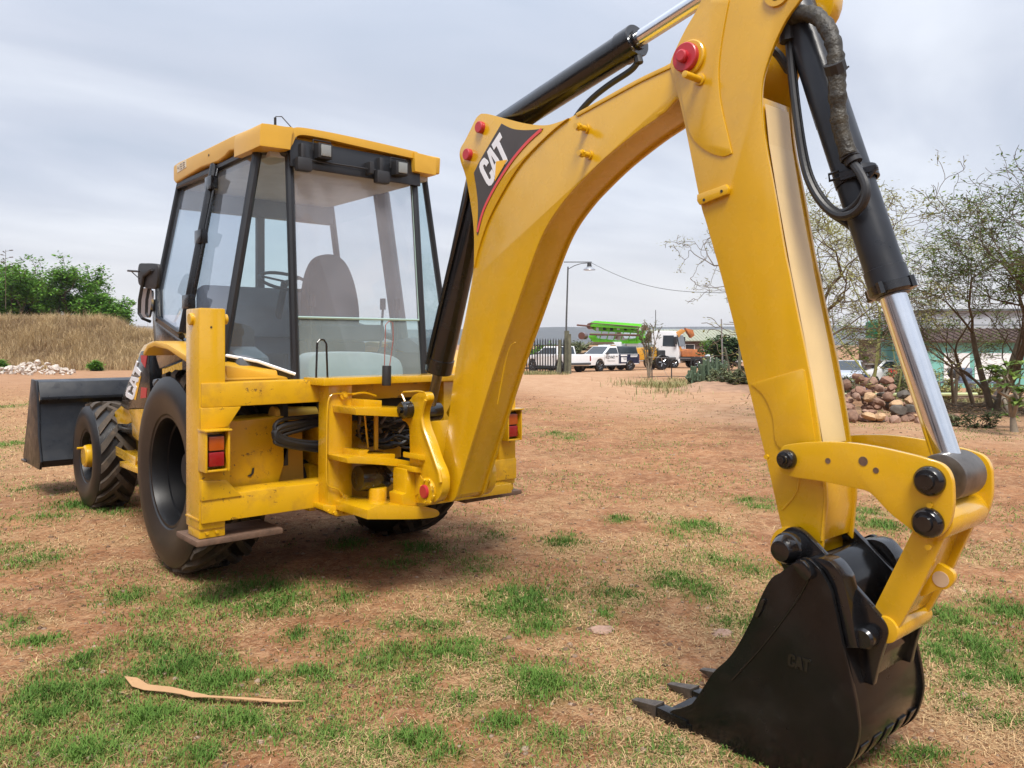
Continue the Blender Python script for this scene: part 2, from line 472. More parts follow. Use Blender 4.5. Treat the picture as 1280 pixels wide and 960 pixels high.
# green tufts of the photograph: column, row, half width, half height (picture units), strength
TUFTS = [(45,700,38,9,.7),(12,686,22,7,.5),(155,748,27,9,.8),(320,738,95,16,.6),(345,757,55,14,.9),(270,752,38,10,.7),(430,748,26,15,.6),
 (22,780,30,9,.6),(48,802,30,9,.7),(110,826,22,9,1),(170,800,40,8,.5),(215,835,50,15,1),(200,808,60,10,.6),(285,855,70,18,.8),(60,868,45,20,1),(60,895,28,16,1),(110,880,60,16,.9),
 (175,900,48,18,1),(130,860,40,12,.8),(300,900,50,12,1),(100,940,48,14,1),(20,925,25,10,.6),(250,946,30,14,.8),(330,918,40,14,.6),(370,793,18,8,.7),(385,842,34,9,.8),(420,800,30,14,.5),
 (490,822,34,14,1),(575,815,45,16,1),(545,785,30,9,.7),(480,826,50,8,.8),(672,852,50,22,1),(655,755,72,22,1),(665,782,34,13,1),(640,745,30,14,1),(770,745,30,12,.9),(758,768,18,8,.7),
 (843,727,38,13,1),(880,740,28,12,.7),(700,680,27,7,.8),(708,672,16,6,.7),(872,658,28,7,1),(772,649,14,4,1),(845,665,22,7,.5),(820,648,18,5,.4),(525,686,24,7,.9),(436,680,24,7,.7),(498,707,30,9,.4),(520,855,18,14,.6),(580,880,32,14,.7),
 (630,905,40,14,.8),(740,860,40,14,.5),(800,850,35,12,.4),(925,778,34,14,.8),(890,700,45,9,.5),(940,715,30,8,.5),(935,625,28,4,.7),(950,634,25,4,.6),(1100,657,24,6,1),(1080,640,22,5,.9),(1078,650,12,5,.8),
 (1195,775,40,14,.9),(1250,762,35,11,1),(1225,815,50,26,1),(1265,850,30,16,.9),(1180,820,28,18,.8),(1215,850,35,12,.8),(1200,880,40,12,.5),(830,935,50,18,.4),(930,940,40,14,.4),(1150,945,35,12,.6),(1250,900,35,10,.5),
 (350,622,20,5,.4),(105,632,40,6,1),(60,645,40,5,.5),(140,640,30,5,.7),(30,612,20,3,.4),(15,555,18,4,.8),(60,560,30,4,.4),(13,508,14,3,.6),(600,712,26,5,.4),(620,670,20,4,.4),(700,543,30,3,.5),(710,548,10,2,.8),(695,541,8,2,.8),
 (600,700,30,6,.3),(500,780,35,10,.5),(470,935,40,14,.7),(520,925,40,15,.8),(410,920,40,15,.5),(560,945,40,12,.7),(690,920,40,14,.5),(380,880,30,10,.4),(960,760,20,8,.4),(1190,690,20,4,.4),(230,700,20,6,.5),(200,770,30,7,.4)]
TG = []
for (x, y, rx, ry, s) in TUFTS:
    p = gp(x, y); q1 = gp(x + rx, y); q2 = gp(x, y - ry)
    l, f = camxy(p.x, p.y)
    TG.append((l, f, (q1 - p).length, max((q2 - p).length, .05), s))
TG = np.array(TG)
def greenmask(x, y):
    l, f = camxy(x, y); g = np.zeros_like(l)
    wob = .55 + .9 * fbm(x * 3.1, y * 3.1, 3)
    for (cl, cf, rl, rf, s) in TG:
        d2 = ((l - cl) / (rl * 1.3)) ** 2 + ((f - cf) / (rf * 1.3)) ** 2
        near = d2 < 3
        if near.any(): g[near] = np.maximum(g[near], s * np.exp(-1.7 * (d2[near] / wob[near]) ** .85))
    return g
ROAD = [gp(1500, 545), gp(1150, 525), gp(940, 512), gp(850, 497), gp(760, 484), gp(690, 473), gp(700, 466), gp(760, 464.5), gp(860, 463)]
def roadmask(x, y):
    best = np.full(np.shape(x), 1e9)
    for a, b in zip(ROAD[:-1], ROAD[1:]):
        dx, dy = b.x - a.x, b.y - a.y; L2 = dx * dx + dy * dy
        t = np.clip(((x - a.x) * dx + (y - a.y) * dy) / L2, 0, 1)
        best = np.minimum(best, np.hypot(x - a.x - t * dx, y - a.y - t * dy))
    return 1 - sm((best - 2.2) / 3.0)
def yardmask(x, y):
    l, f = camxy(x, y)
    return sm((f - 22) / 12 + .8 * (fbm(x * .3, y * .3, 3) - .5))
def strawmask(x, y):
    l, f = camxy(x, y)
    s = fbm(x * 1.3 + 5, y * 1.3, 4) * .55 + fbm(x * 5.1, y * 5.1 + 9, 3) * .45
    s = sm((s - .45) / .20)
    left = sm((-l - 1.5) / 4) * sm((f - 6) / 4) * (1 - sm((f - 34) / 6))
    s = np.clip(s * .8 * (1 - .45 * sm((f - 4.5) / 5)) + left * .5, 0, 1)
    return s * (1 - .85 * roadmask(x, y)) * (1 - .8 * yardmask(x, y))
gx = axis_coords(0.0, 7.0, .05, 1500.0, 1.075); gy = axis_coords(0.5, 7.0, .05, 1500.0, 1.075)
GX, GY = np.meshgrid(gx, gy, indexing='ij')
GZ = terrain(GX, GY)
nx, ny = GX.shape
verts = np.stack([GX, GY, GZ], -1).reshape(-1, 3)
idx = np.arange(nx * ny).reshape(nx, ny)
faces = np.stack([idx[:-1, :-1], idx[1:, :-1], idx[1:, 1:], idx[:-1, 1:]], -1).reshape(-1, 4)
gm = bpy.data.materials.new('soil'); gm.use_nodes = True
t = gm.node_tree; bs_ = t.nodes['Principled BSDF']; bs_.inputs['Roughness'].default_value = .95; bs_.inputs['Specular IOR Level'].default_value = .15
tcg = N(t, 'ShaderNodeTexCoord')
def tn(scale, det=6, ro=.65, dist=0.0):
    n = N(t, 'ShaderNodeTexNoise'); n.inputs['Scale'].default_value = scale; n.inputs['Detail'].default_value = det; n.inputs['Roughness'].default_value = ro
    n.inputs['Distortion'].default_value = dist
    t.links.new(tcg.outputs['Object'], n.inputs['Vector']); return n.outputs['Fac']
def rmp(src, a, b, c=0., d=1.):
    m_ = N(t, 'ShaderNodeMapRange'); m_.inputs['From Min'].default_value = a; m_.inputs['From Max'].default_value = b
    m_.inputs['To Min'].default_value = c; m_.inputs['To Max'].default_value = d; t.links.new(src, m_.inputs[0]); return m_.outputs[0]
def mixc(f, a, b):
    m_ = N(t, 'ShaderNodeMixRGB')
    for i, s in enumerate((f, a, b)):
        if isinstance(s, tuple): m_.inputs[i].default_value = (*s, 1)
        elif isinstance(s, float): m_.inputs[i].default_value = s
        else: t.links.new(s, m_.inputs[i])
    return m_.outputs[0]
def mul(a, b):
    m_ = N(t, 'ShaderNodeMath', operation='MULTIPLY')
    for i, s in enumerate((a, b)):
        if isinstance(s, float): m_.inputs[i].default_value = s
        else: t.links.new(s, m_.inputs[i])
    return m_.outputs[0]
def at(name):
    a = N(t, 'ShaderNodeAttribute', attribute_name=name); return a.outputs['Fac']
c = mixc(rmp(tn(1.1), .35, .65), (.22, .088, .036), (.41, .195, .088))
c = mixc(mul(rmp(tn(38, 4, .7), .42, .60), .55), c, (.095, .045, .026))
c = mixc(mul(rmp(tn(70, 3, .8), .52, .62), .55), c, (.44, .27, .17))
c = mixc(mul(rmp(tn(8, 7, .75, .6), .48, .60), .5), c, (.50, .30, .165))
c = mixc(mul(rmp(tn(5.3, 8, .8), .52, .62), .55), c, (.13, .058, .030))
# straw litter and thin dry grass
st1 = rmp(tn(26, 8, .85, 1.5), .44, .58)
st = mul(at('straw'), rmp(st1, 0., 1., .25, 1.))
c = mixc(mul(st, .58), c, (.43, .275, .135))
c = mixc(mul(mul(at('straw'), rmp(tn(55, 4, .8), .52, .58)), .55), c, (.56, .39, .21))
c = mixc(mul(at('yard'), .85), c, mixc(rmp(tn(1.6), .35, .65), (.30, .165, .090), (.38, .225, .13)))
c = mixc(mul(at('road'), .85), c, mixc(rmp(tn(2.6, 5, .6), .35, .65), (.36, .205, .115), (.47, .30, .185)))
c = mixc(mul(at('green'), rmp(tn(30, 5, .8), .30, .55, .35, .85)), c, (.060, .130, .020))
t.links.new(c, bs_.inputs['Base Color'])
bp_ = N(t, 'ShaderNodeBump'); bp_.inputs['Strength'].default_value = .8; bp_.inputs['Distance'].default_value = .02
hsum = N(t, 'ShaderNodeMath', operation='ADD'); t.links.new(tn(24, 8, .75), hsum.inputs[0]); t.links.new(mul(tn(120, 3, .7), .5), hsum.inputs[1])
t.links.new(hsum.outputs[0], bp_.inputs['Height']); t.links.new(bp_.outputs[0], bs_.inputs['Normal'])
ground = np_mesh('ground', verts, faces, gm, smooth=True)
for nm, arr in (('green', greenmask(GX.ravel(), GY.ravel())), ('straw', strawmask(GX, GY).ravel()), ('road', roadmask(GX, GY).ravel()), ('yard', yardmask(GX, GY).ravel())):
    a_ = ground.data.attributes.new(nm, 'FLOAT', 'POINT'); a_.data.foreach_set('value', arr.astype(np.float32))
tag(ground, kind='structure')

# ------------------------------------------------------------------ far hills (bluish rock and scrub, seen through haze)
def hill(name, prof, depth, material, n=60):
    """ridge through (column, row) points, standing at its distance d, falling towards the camera"""
    vs = []; fs = []
    xs = np.linspace(prof[0][0], prof[-1][0], n); ys = np.interp(xs, [p[0] for p in prof], [p[1] for p in prof]); ds = np.interp(xs, [p[0] for p in prof], [p[2] for p in prof])
    for i in range(n):
        d = ds[i]; top = pd(d, xs[i], ys[i] + .7 * (vnoise(i * .35, 3.3) - .5)); 
        f0 = pd(d - depth, xs[i]); b0 = pd(d + depth, xs[i])
        for k in range(6):
            s = k / 5; p = f0.lerp(Vector((top.x, top.y, 0)), s)
            zz_ = -12 + (top.z + 12) * (s ** .8) * (1 + (0 if k == 5 else .10 * (vnoise(i * .9, k * 2.1) - .5)))
            vs.append((p.x, p.y, zz_))
        vs.append((b0.x, b0.y, -12))
    for i in range(n - 1):
        for k in range(6):
            fs.append((i * 7 + k, (i + 1) * 7 + k, (i + 1) * 7 + k + 1, i * 7 + k + 1))
    o = np_mesh(name, np.array(vs), np.array(fs), material, smooth=True)
    return tag(o, kind='structure')
hm = mat('scrub_hillside', (.045, .055, .055), .95, col2=(.085, .08, .075), vscale=.02)
hill('hills', [(-900, 414, 2600), (-200, 416, 2600), (0, 412, 2600), (120, 405, 2500), (170, 407, 2500), (300, 412, 2500), (560, 412, 2400), (680, 409, 2300), (735, 408.5, 2300), (830, 409, 2300), (1000, 407, 2200), (1090, 408, 2200), (1200, 414, 2300), (1700, 412, 2400)], 600, hm, 220)
# ================================================================== vegetation
def blades(P, h, wd, lean, ang, tint, curl=.5):
    """bent two-segment grass blades"""
    n = len(P); a = ang
    sx = np.cos(a + math.pi / 2) * wd / 2; sy = np.sin(a + math.pi / 2) * wd / 2
    lx = np.cos(a) * lean * h; ly = np.sin(a) * lean * h
    V = np.zeros((n, 6, 3))
    for k, (s, wf, zf) in enumerate(((0, 1, 0), (.5, .8, .62), (1, .15, 1))):
        ls = s ** 1.6
        V[:, 2 * k, 0] = P[:, 0] + lx * ls - sx * wf; V[:, 2 * k, 1] = P[:, 1] + ly * ls - sy * wf
        V[:, 2 * k + 1, 0] = P[:, 0] + lx * ls + sx * wf; V[:, 2 * k + 1, 1] = P[:, 1] + ly * ls + sy * wf
        zz_ = P[:, 2] + h * zf * (1 - .3 * curl * s)
        V[:, 2 * k, 2] = zz_; V[:, 2 * k + 1, 2] = zz_
    F = np.arange(n)[:, None] * 6 + np.array([[0, 1, 3, 2, 2, 3, 5, 4]])
    return V.reshape(-1, 3), F.reshape(-1, 4), np.repeat(tint, 6)
def sample_wedge(n, f0, f1, half=.78, power=1.0):
    """points of the ground in a fan in front of the camera, denser when near"""
    u = RS.rand(n) ** power
    f = f0 * (f1 / f0) ** u
    l = (RS.rand(n) * 2 - 1) * half * f
    x = CAM[0] + l * CT + f * ST; y = CAM[1] - l * ST + f * CT
    return x, y, f
grass_m = attr_mat('green_grass', (.030, .090, .012), (.15, .27, .045), .7, trans=.25)
straw_m = attr_mat('dry_straw', (.24, .14, .065), (.62, .44, .23), .8, trans=.1)
# green blades in the tufts
x, y, f = sample_wedge(900000, 2.1, 30)
g = greenmask(x, y); keep = RS.rand(len(x)) < g * 1.4 * np.clip(fbm(x * 11, y * 11, 3) * 3.0 - .75, .08, 1); x, y, f, g = x[keep], y[keep], f[keep], g[keep]
print('grass', len(x))
P_ = np.stack([x, y, terrain(x, y) - .004], -1)
hh = (.018 + .032 * RS.rand(len(x))) * (.55 + .6 * g) * (1 + .02 * f)
V, F, T = blades(P_, hh, .0028 + .0006 * f, .25 + .8 * RS.rand(len(x)), RS.rand(len(x)) * 6.28, np.clip(.5 * fbm(x * 2, y * 2, 2) + .5 * RS.rand(len(x)) + (1 - g) * .15, 0, 1))
gr = np_mesh('grass', V, F, grass_m, T); tag(gr, 'bright green grass growing in tufts over the bare ground', 'grass', kind='stuff')
# thin pale green weeds between them
x, y, f = sample_wedge(260000, 2.1, 22)
l_, f_ = camxy(x, y); w_ = sm((fbm(x * 1.6 + 40, y * 1.6, 3) - .47) / .12) * (1 + 1.2 * sm((-l_ + .3) / 1.0) * (f < 5)); keep = (RS.rand(len(x)) < w_ * .42); x, y, f = x[keep], y[keep], f[keep]
P_ = np.stack([x, y, terrain(x, y) - .003], -1)
V, F, T = blades(P_, .012 + .022 * RS.rand(len(x)), .0025 + .0006 * f, .4 + 1.0 * RS.rand(len(x)), RS.rand(len(x)) * 6.28, RS.rand(len(x)))
o = np_mesh('weeds', V, F, attr_mat('pale_weeds', (.07, .14, .025), (.26, .32, .08), .8, trans=.2), T); tag(o, 'thin yellowish green weeds scattered among the straw', 'weeds', kind='stuff')
# straw lying about
x, y, f = sample_wedge(1300000, 2.1, 30)
s_ = strawmask(x, y); keep = RS.rand(len(x)) < (.05 + s_ * .27); x, y, f, s_ = x[keep], y[keep], f[keep], s_[keep]
n = len(x); print('straw', n)
a = RS.rand(n) * 6.28; L = (.008 + .030 * RS.rand(n) ** 2.2) * (1 + .05 * f); wd = .0006 + .00030 * f
z = terrain(x, y) + .003 + .010 * RS.rand(n); dz = (RS.rand(n) - .35) * .5 * L
dx, dy = np.cos(a) * L, np.sin(a) * L; sx, sy = -np.sin(a) * wd, np.cos(a) * wd
V = np.stack([np.stack([x - sx, y - sy, z], -1), np.stack([x + sx, y + sy, z], -1), np.stack([x + dx + sx * .5, y + dy + sy * .5, z + dz], -1), np.stack([x + dx - sx * .5, y + dy - sy * .5, z + dz], -1)], 1).reshape(-1, 3)
F = np.arange(n * 4).reshape(-1, 4)
o = np_mesh('straw', V, F, straw_m, np.repeat(np.clip(RS.rand(n) * .8 + .2 * (s_ > .5), 0, 1), 4)); tag(o, 'dry straw litter lying over the red soil', 'straw', kind='stuff')
# upright dry stubble
x, y, f = sample_wedge(240000, 2.3, 38)
s_ = strawmask(x, y); keep = RS.rand(len(x)) < s_ ** 1.5 * .35; x, y, f = x[keep], y[keep], f[keep]
P_ = np.stack([x, y, terrain(x, y) - .003], -1)
V, F, T = blades(P_, .015 + .03 * RS.rand(len(x)) ** 2, .0018 + .0007 * f, .5 + 1.2 * RS.rand(len(x)), RS.rand(len(x)) * 6.28, RS.rand(len(x)))
o = np_mesh('stubble', V, F, straw_m, T); tag(o, 'short dry grass stubble standing in patches', 'dry grass', kind='stuff')
# pebbles
x, y, f = sample_wedge(7000, 2.1, 24)
ico = MB(); 
ph = (1 + 5 ** .5) / 2
IV = np.array([(-1, ph, 0), (1, ph, 0), (-1, -ph, 0), (1, -ph, 0), (0, -1, ph), (0, 1, ph), (0, -1, -ph), (0, 1, -ph), (ph, 0, -1), (ph, 0, 1), (-ph, 0, -1), (-ph, 0, 1)]) / 1.9
IF = np.array([(0, 11, 5), (0, 5, 1), (0, 1, 7), (0, 7, 10), (0, 10, 11), (1, 5, 9), (5, 11, 4), (11, 10, 2), (10, 7, 6), (7, 1, 8), (3, 9, 4), (3, 4, 2), (3, 2, 6), (3, 6, 8), (3, 8, 9), (4, 9, 5), (2, 4, 11), (6, 2, 10), (8, 6, 7), (9, 8, 1)])
n = len(x); r = .004 + .012 * RS.rand(n) ** 4 + .0005 * f
sc_ = np.stack([r * (1 + .4 * RS.rand(n)), r * (.8 + .4 * RS.rand(n)), r * (.5 + .3 * RS.rand(n))], -1)
V = IV[None] * (1 + .3 * (RS.rand(n, 12, 1) - .5)) * sc_[:, None, :] + np.stack([x, y, terrain(x, y)], -1)[:, None, :]
F = (np.arange(n)[:, None, None] * 12 + IF[None]).reshape(-1, 3)
o = np_mesh('pebbles', V.reshape(-1, 3), F, attr_mat('pebble_stone', (.10, .055, .035), (.34, .25, .18), .9), np.repeat(RS.rand(n) ** 2, 12)); tag(o, 'small pebbles and clods scattered on the soil', 'pebbles', kind='stuff')

# ------------------------------------------------------------------ rocks
def rock_mesh(name, seed, m_, sub=2):
    bm = bmesh.new(); bmesh.ops.create_icosphere(bm, subdivisions=sub, radius=1)
    r = random.Random(seed); pl = []
    for k in range(8):
        d = Vector((r.gauss(0, 1), r.gauss(0, 1), r.gauss(0, 1))).normalized(); pl.append((d, r.uniform(.45, .80)))
    for v in bm.verts:
        d = v.co.normalized(); q = 1.0
        for n_, h_ in pl:
            c_ = d.dot(n_)
            if c_ > 0: q = min(q, h_ / c_)
        v.co = d * q * (1 + .05 * (r.random() - .5))
    me = bpy.data.meshes.new(name); bm.to_mesh(me); bm.free()
    me.materials.append(m_)
    me.polygons.foreach_set('use_smooth', [True] * len(me.polygons)); me.set_sharp_from_angle(angle=rad(28))
    return me
rock_mats = [mat('red_rock', (.27, .155, .11), .9, var=.3, vscale=3, bump=.5, bscale=8), mat('tan_rock', (.46, .30, .17), .9, var=.25, vscale=3, bump=.5, bscale=8),
             mat('brown_rock', (.22, .13, .09), .9, var=.3, vscale=3, bump=.5, bscale=8), mat('grey_rock', (.11, .095, .08), .9, var=.3, vscale=3, bump=.5, bscale=8), mat('pink_rock', (.33, .21, .155), .9, var=.25, vscale=3, bump=.5, bscale=8)]
rock_meshes = [[rock_mesh('rock', 100 + 10 * i + k, rock_mats[i]) for k in range(3)] for i in range(5)]
pile = empty('rock_pile', gp(1100, 528)); tag(pile, 'heap of loose red, tan and grey rocks on the ground behind the long arm', 'rock pile')
def place_rock(root, p, s, mi, squash=.75):
    o = bpy.data.objects.new('rock', random.choice(rock_meshes[mi])); COL.objects.link(o); o.parent = root
    o.matrix_parent_inverse = Matrix.Translation(-root.location)
    o.location = p; o.rotation_euler = (random.uniform(-.4, .4), random.uniform(-.4, .4), random.uniform(0, 6.28)); o.scale = (s * random.uniform(.85, 1.25), s * random.uniform(.8, 1.1), s * squash * random.uniform(.85, 1.15))
    return o
big = [(1111, 497, .14, 2), (1140, 510, .16, 3), (1122, 511, .17, 3), (1087, 495, .16, 1), (1086, 520, .14, 1), (1100, 520, .11, 1), (1118, 526, .14, 4), (1065, 522, .18, 2), (1128, 494, .15, 3), (1150, 527, .16, 4), (1152, 497, .14, 2), (1060, 508, .15, 0), (1098, 503, .11, 2),
       (1078, 488, .13, 0), (1070, 496, .12, 4), (1098, 485, .12, 4), (1115, 484, .12, 0), (1138, 500, .13, 1), (1073, 474, .14, 2), (1092, 477, .15, 4), (1060, 482, .14, 2), (1108, 476, .13, 0), (1052, 500, .15, 0), (1050, 520, .14, 1), (1044, 490, .15, 2), (1120, 505, .12, 1)]
pc = gp(1098, 527)
wv = Vector((ST, CT, 0)); rv = Vector((CT, -ST, 0))
for (x_, y_, s_, mi_) in big:
    # the heap is a mound: the higher a rock shows, the further back it lies
    hgt = max(0.0, (530 - y_)) / 57.0
    d = 15.3 + 1.3 * hgt
    p = pd(d, x_, y_); place_rock(pile, p, s_ * 1.12, mi_)
for k in range(120):
    l = random.gauss(0, .55); q = random.uniform(-.1, 1.5)
    hmax = .95 * math.exp(-(l / .95) ** 2) * max(0, 1 - abs(q - 1.1) / 1.15)
    p = pc + rv * (l + .05) + wv * q
    p.z = tz(p.x, p.y) + max(.03, hmax * random.uniform(.45, 1.0) - .03)
    place_rock(pile, p, random.uniform(.05, .15), random.choice((0, 0, 4, 2, 1, 3, 0, 4)))
core = MB()
for k in range(8):
    pass
# low stones in the foreground soil
for i, (x_, y_, s_) in enumerate([(905, 792, .085), (1045, 790, .05), (886, 883, .04), (748, 787, .10), (1205, 868, .035), (1222, 884, .03)]):
    if i in (1,): continue
    p = gp(x_, y_); o = bpy.data.objects.new('stone', rock_meshes[4][i % 3]); COL.objects.link(o); o.location = (p.x, p.y, p.z - s_ * .12); o.scale = (s_, s_ * .8, s_ * .35); o.rotation_euler = (0, 0, i)
    tag(o, ['flat pinkish stone half buried left of the digging bucket', '', 'small brown stone beside the bucket teeth', 'broad flat stone in the straw near the middle of the picture', 'small round stone in the grass right of the bucket', 'tiny reddish stone at the edge of the grass right of the bucket'][i], 'stone')
# pale rubble heap in front of the grass bank
rub = empty('rubble_heap', gp(35, 466)); tag(rub, 'low heap of pale broken rubble in front of the dry grass bank', 'rubble heap')
pale = mat('pale_rubble', (.50, .44, .38), .95, var=.3, vscale=2, bump=.5, bscale=6); prm = [rock_mesh('rubble_piece', 300 + k, pale, 1) for k in range(4)]
for k in range(150):
    px_ = random.uniform(-12, 92); o = bpy.data.objects.new('rubble_piece', random.choice(prm)); COL.objects.link(o)
    q = gp(px_, random.uniform(464.5, 469)); hh_ = .80 * math.exp(-((px_ - 48) / 32) ** 2) + .22 * math.exp(-((px_ - 5) / 20) ** 2)
    o.parent = rub; o.matrix_parent_inverse = Matrix.Translation(-rub.location)
    o.location = q + Vector((0, 0, random.uniform(0, 1) * hh_)); s_ = random.uniform(.10, .26); o.scale = (s_, s_, s_ * .55); o.rotation_euler = (random.random(), random.random(), random.random() * 6)

# ------------------------------------------------------------------ trees
class Tree:
    def __init__(self, seed):
        self.r = random.Random(seed); self.segs = []; self.tips = []
    def limb(self, p, d, L, r0, lvl, maxl, P):
        n = max(2, int(P.get('nseg', 5))); pts = [p.copy()]; rs = [r0]; q = p.copy(); dd = d.normalized()
        r1 = r0 * P.get('taper', .62)
        for i in range(n):
            wob = P.get('wob', .16) * (1 + .3 * lvl)
            dd = (dd + Vector((self.r.gauss(0, wob), self.r.gauss(0, wob), self.r.gauss(0, wob) + P.get('up', .03) - P.get('flat', 0) * dd.z * (lvl > 1)))).normalized()
            q = q + dd * (L / n); pts.append(q.copy()); rs.append(r0 + (r1 - r0) * (i + 1) / n)
        self.segs.append((pts, rs, lvl))
        if lvl >= maxl:
            self.tips.append((pts, dd)); return
        if lvl >= maxl - 1: self.tips.append((pts[2:], dd))
        k = P['kids'][min(lvl, len(P['kids']) - 1)]
        for j in range(k):
            at_ = 1.0 if j < 2 else self.r.uniform(.35, .95)
            i = min(n, max(1, int(at_ * n))); base = pts[i]
            az = self.r.uniform(0, 6.28); sp = P['spread'][min(lvl, len(P['spread']) - 1)] * self.r.uniform(.7, 1.3)
            a = dd.cross(Vector((math.cos(az), math.sin(az), .3))).normalized()
            nd = (dd * math.cos(sp) + a * math.sin(sp)).normalized()
            self.limb(base, nd, L * P.get('ratio', .75) * self.r.uniform(.75, 1.2), rs[i] * (.78 if j < 2 else .6), lvl + 1, maxl, P)
def tubes_np(segs, rmin=0.0):
    V = []; F = []; o = 0
    for pts, rs, lvl in segs:
        k = 8 if lvl == 0 else (6 if lvl < 2 else (4 if lvl < 4 else 3)); n = len(pts)
        t0 = (pts[-1] - pts[0]).normalized(); a = t0.cross(Vector((.31, .77, .2))).normalized()
        for i in range(n):
            t_ = (pts[min(i + 1, n - 1)] - pts[max(i - 1, 0)]).normalized(); a = (a - t_ * a.dot(t_)).normalized(); b = t_.cross(a); r = max(rs[i], rmin)
            for j in range(k):
                an = 6.2832 * j / k; q = pts[i] + (a * math.cos(an) + b * math.sin(an)) * r; V.append((q.x, q.y, q.z))
        for i in range(n - 1):
            for j in range(k): F.append((o + i * k + j, o + i * k + (j + 1) % k, o + (i + 1) * k + (j + 1) % k, o + (i + 1) * k + j))
        o += n * k
    return np.array(V), np.array(F)
def leaves_np(tips, rs, per, size, jit, flat=.5, elong=2.2, drop=0.0):
    C_ = []
    for pts, dd in tips:
        m_ = max(1, int(per * (0.4 + 1.2 * rs.rand())))
        for k in range(m_):
            i = rs.randint(0, len(pts)); C_.append((*pts[i],))
    if not C_: C_ = [(0, 0, 0)]
    Cn = np.array(C_); n = len(Cn); Cn = Cn + rs.randn(n, 3) * jit * np.array([1, 1, .6]); Cn[:, 2] -= drop * rs.rand(n)
    az = rs.rand(n) * 6.28; s = size * (.6 + .8 * rs.rand(n))
    u = np.stack([np.cos(az), np.sin(az), (rs.rand(n) - .5) * (1 - flat) * 2], -1); v = np.stack([-np.sin(az), np.cos(az), (rs.rand(n) - .5) * (1 - flat) * 2], -1)
    u = u * (s * elong)[:, None]; v = v * s[:, None]
    V = np.stack([Cn - u, Cn - v * .7, Cn + u, Cn + v * .7], 1).reshape(-1, 3)
    # tint by clump so that light and dark clumps show
    tt = .5 * fbm(Cn[:, 0] * 1.2 + Cn[:, 2], Cn[:, 1] * 1.2 + Cn[:, 2] * .7, 2) + .5 * rs.rand(n)
    return V, np.arange(n * 4).reshape(-1, 4), np.repeat(np.clip(tt, 0, 1), 4)
bark = mat('acacia_bark', (.11, .08, .05), .9, var=.35, vscale=6, bump=.6, bscale=14)
bark_g = mat('fever_tree_bark', (.33, .34, .12), .8, var=.25, vscale=6, bump=.3, bscale=14)
bark_d = mat('dark_bark', (.09, .065, .045), .9, var=.35, vscale=6, bump=.6, bscale=14)
lf_acacia = attr_mat('acacia_leaves', (.040, .075, .012), (.20, .28, .05), .75, trans=.3)
lf_acacia_y = attr_mat('yellowing_acacia_leaves', (.14, .15, .04), (.42, .40, .15), .75, trans=.3)
lf_green = attr_mat('green_leaves', (.030, .10, .010), (.18, .36, .04), .65, trans=.25)
lf_dark = attr_mat('dark_leaves', (.012, .028, .010), (.06, .10, .030), .75, trans=.15)
lf_grey = attr_mat('grey_green_leaves', (.06, .075, .035), (.22, .24, .12), .8, trans=.15)
def tree(name, label, base, H, seed, P, maxl, bk, lf, per, size, jit, r0, group=None, cat='tree', lean=(0, 0), stems=1, rmin=.006, flat=.5, elong=2.2, drop=0.0):
    root = empty(name, base); tag(root, label, cat, group)
    T_ = Tree(seed)
    for s in range(stems):
        az = 6.28 * s / stems + T_.r.uniform(-.4, .4); q = .0 if stems == 1 else P.get('stem_out', .4)
        d = Vector((math.cos(az) * q + lean[0], math.sin(az) * q + lean[1], 1))
        T_.limb(Vector((math.cos(az) * r0 * .6 * (stems > 1), math.sin(az) * r0 * .6 * (stems > 1), -.05)), d, H * P.get('trunk', .34) * T_.r.uniform(.85, 1.15), r0, 0, maxl, P)
    top = max(q.z for pts, rs_, lv in T_.segs for q in pts); k_ = H / top
    T_.segs = [([q * k_ for q in pts], [r_ * (k_ if lv > 0 else 1) for r_ in rs_], lv) for pts, rs_, lv in T_.segs]
    T_.tips = [([q * k_ for q in pts], dd) for pts, dd in T_.tips]
    V, F = tubes_np(T_.segs, rmin); o = np_mesh('trunk', V, F, bk, smooth=True); o.parent = root
    rs = np.random.RandomState(seed); V, F, T = leaves_np(T_.tips, rs, per, size, jit, flat, elong, drop)
    o = np_mesh('crown', V, F, lf, T); o.parent = root
    return root
AC = dict(kids=[3, 3, 3, 3, 3, 2], spread=[.50, .50, .55, .6, .65], ratio=.70, up=.045, flat=.12, wob=.085, trunk=.44, taper=.62, nseg=4)
b1 = gp(1242, 513)
tree('acacia_tree', 'tallest thorn tree, several trunks and thin leaves, at the right edge before the teal building', b1, 5.6, 21, AC, 6, bark, lf_acacia, 4, .026, .10, .085, 'thorn trees', stems=3, lean=(.05, -.03), drop=.05)
tree('acacia_tree', 'slender thorn tree with a leaning trunk just left of the tallest thorn tree', gp(1218, 508), 4.6, 33, AC, 6, bark, lf_acacia, 4, .026, .10, .06, 'thorn trees', stems=1, lean=(-.32, .22))
tree('acacia_tree', 'thorn tree with bare lower trunk, nearest to the left end of the teal wall', gp(1192, 507), 3.4, 47, AC, 5, bark, lf_acacia, 4, .020, .10, .05, 'thorn trees', stems=2, lean=(.0, .0))
tree('acacia_tree', 'large thorn tree reaching over from beyond the right edge of the picture', gp(1330, 520), 6.2, 52, AC, 6, bark, lf_acacia, 4, .026, .10, .11, 'thorn trees', stems=3, lean=(-.12, .08))
tree('fever_tree', 'thin yellow green stemmed tree behind the rock pile with crown behind the long arm', gd(23, 1091), 6.6, 61, dict(AC, trunk=.42, kids=[4, 3, 3, 3, 2], spread=[.75, .6, .6, .6], flat=.16), 6, bark_g, lf_acacia_y, 10, .026, .14, .055, lean=(-.05, .03))
tree('fever_tree', 'young thin yellow green tree right of the green water tank', gd(22, 1121), 3.0, 67, dict(AC, trunk=.5), 4, bark_g, lf_acacia_y, 2, .02, .12, .03)
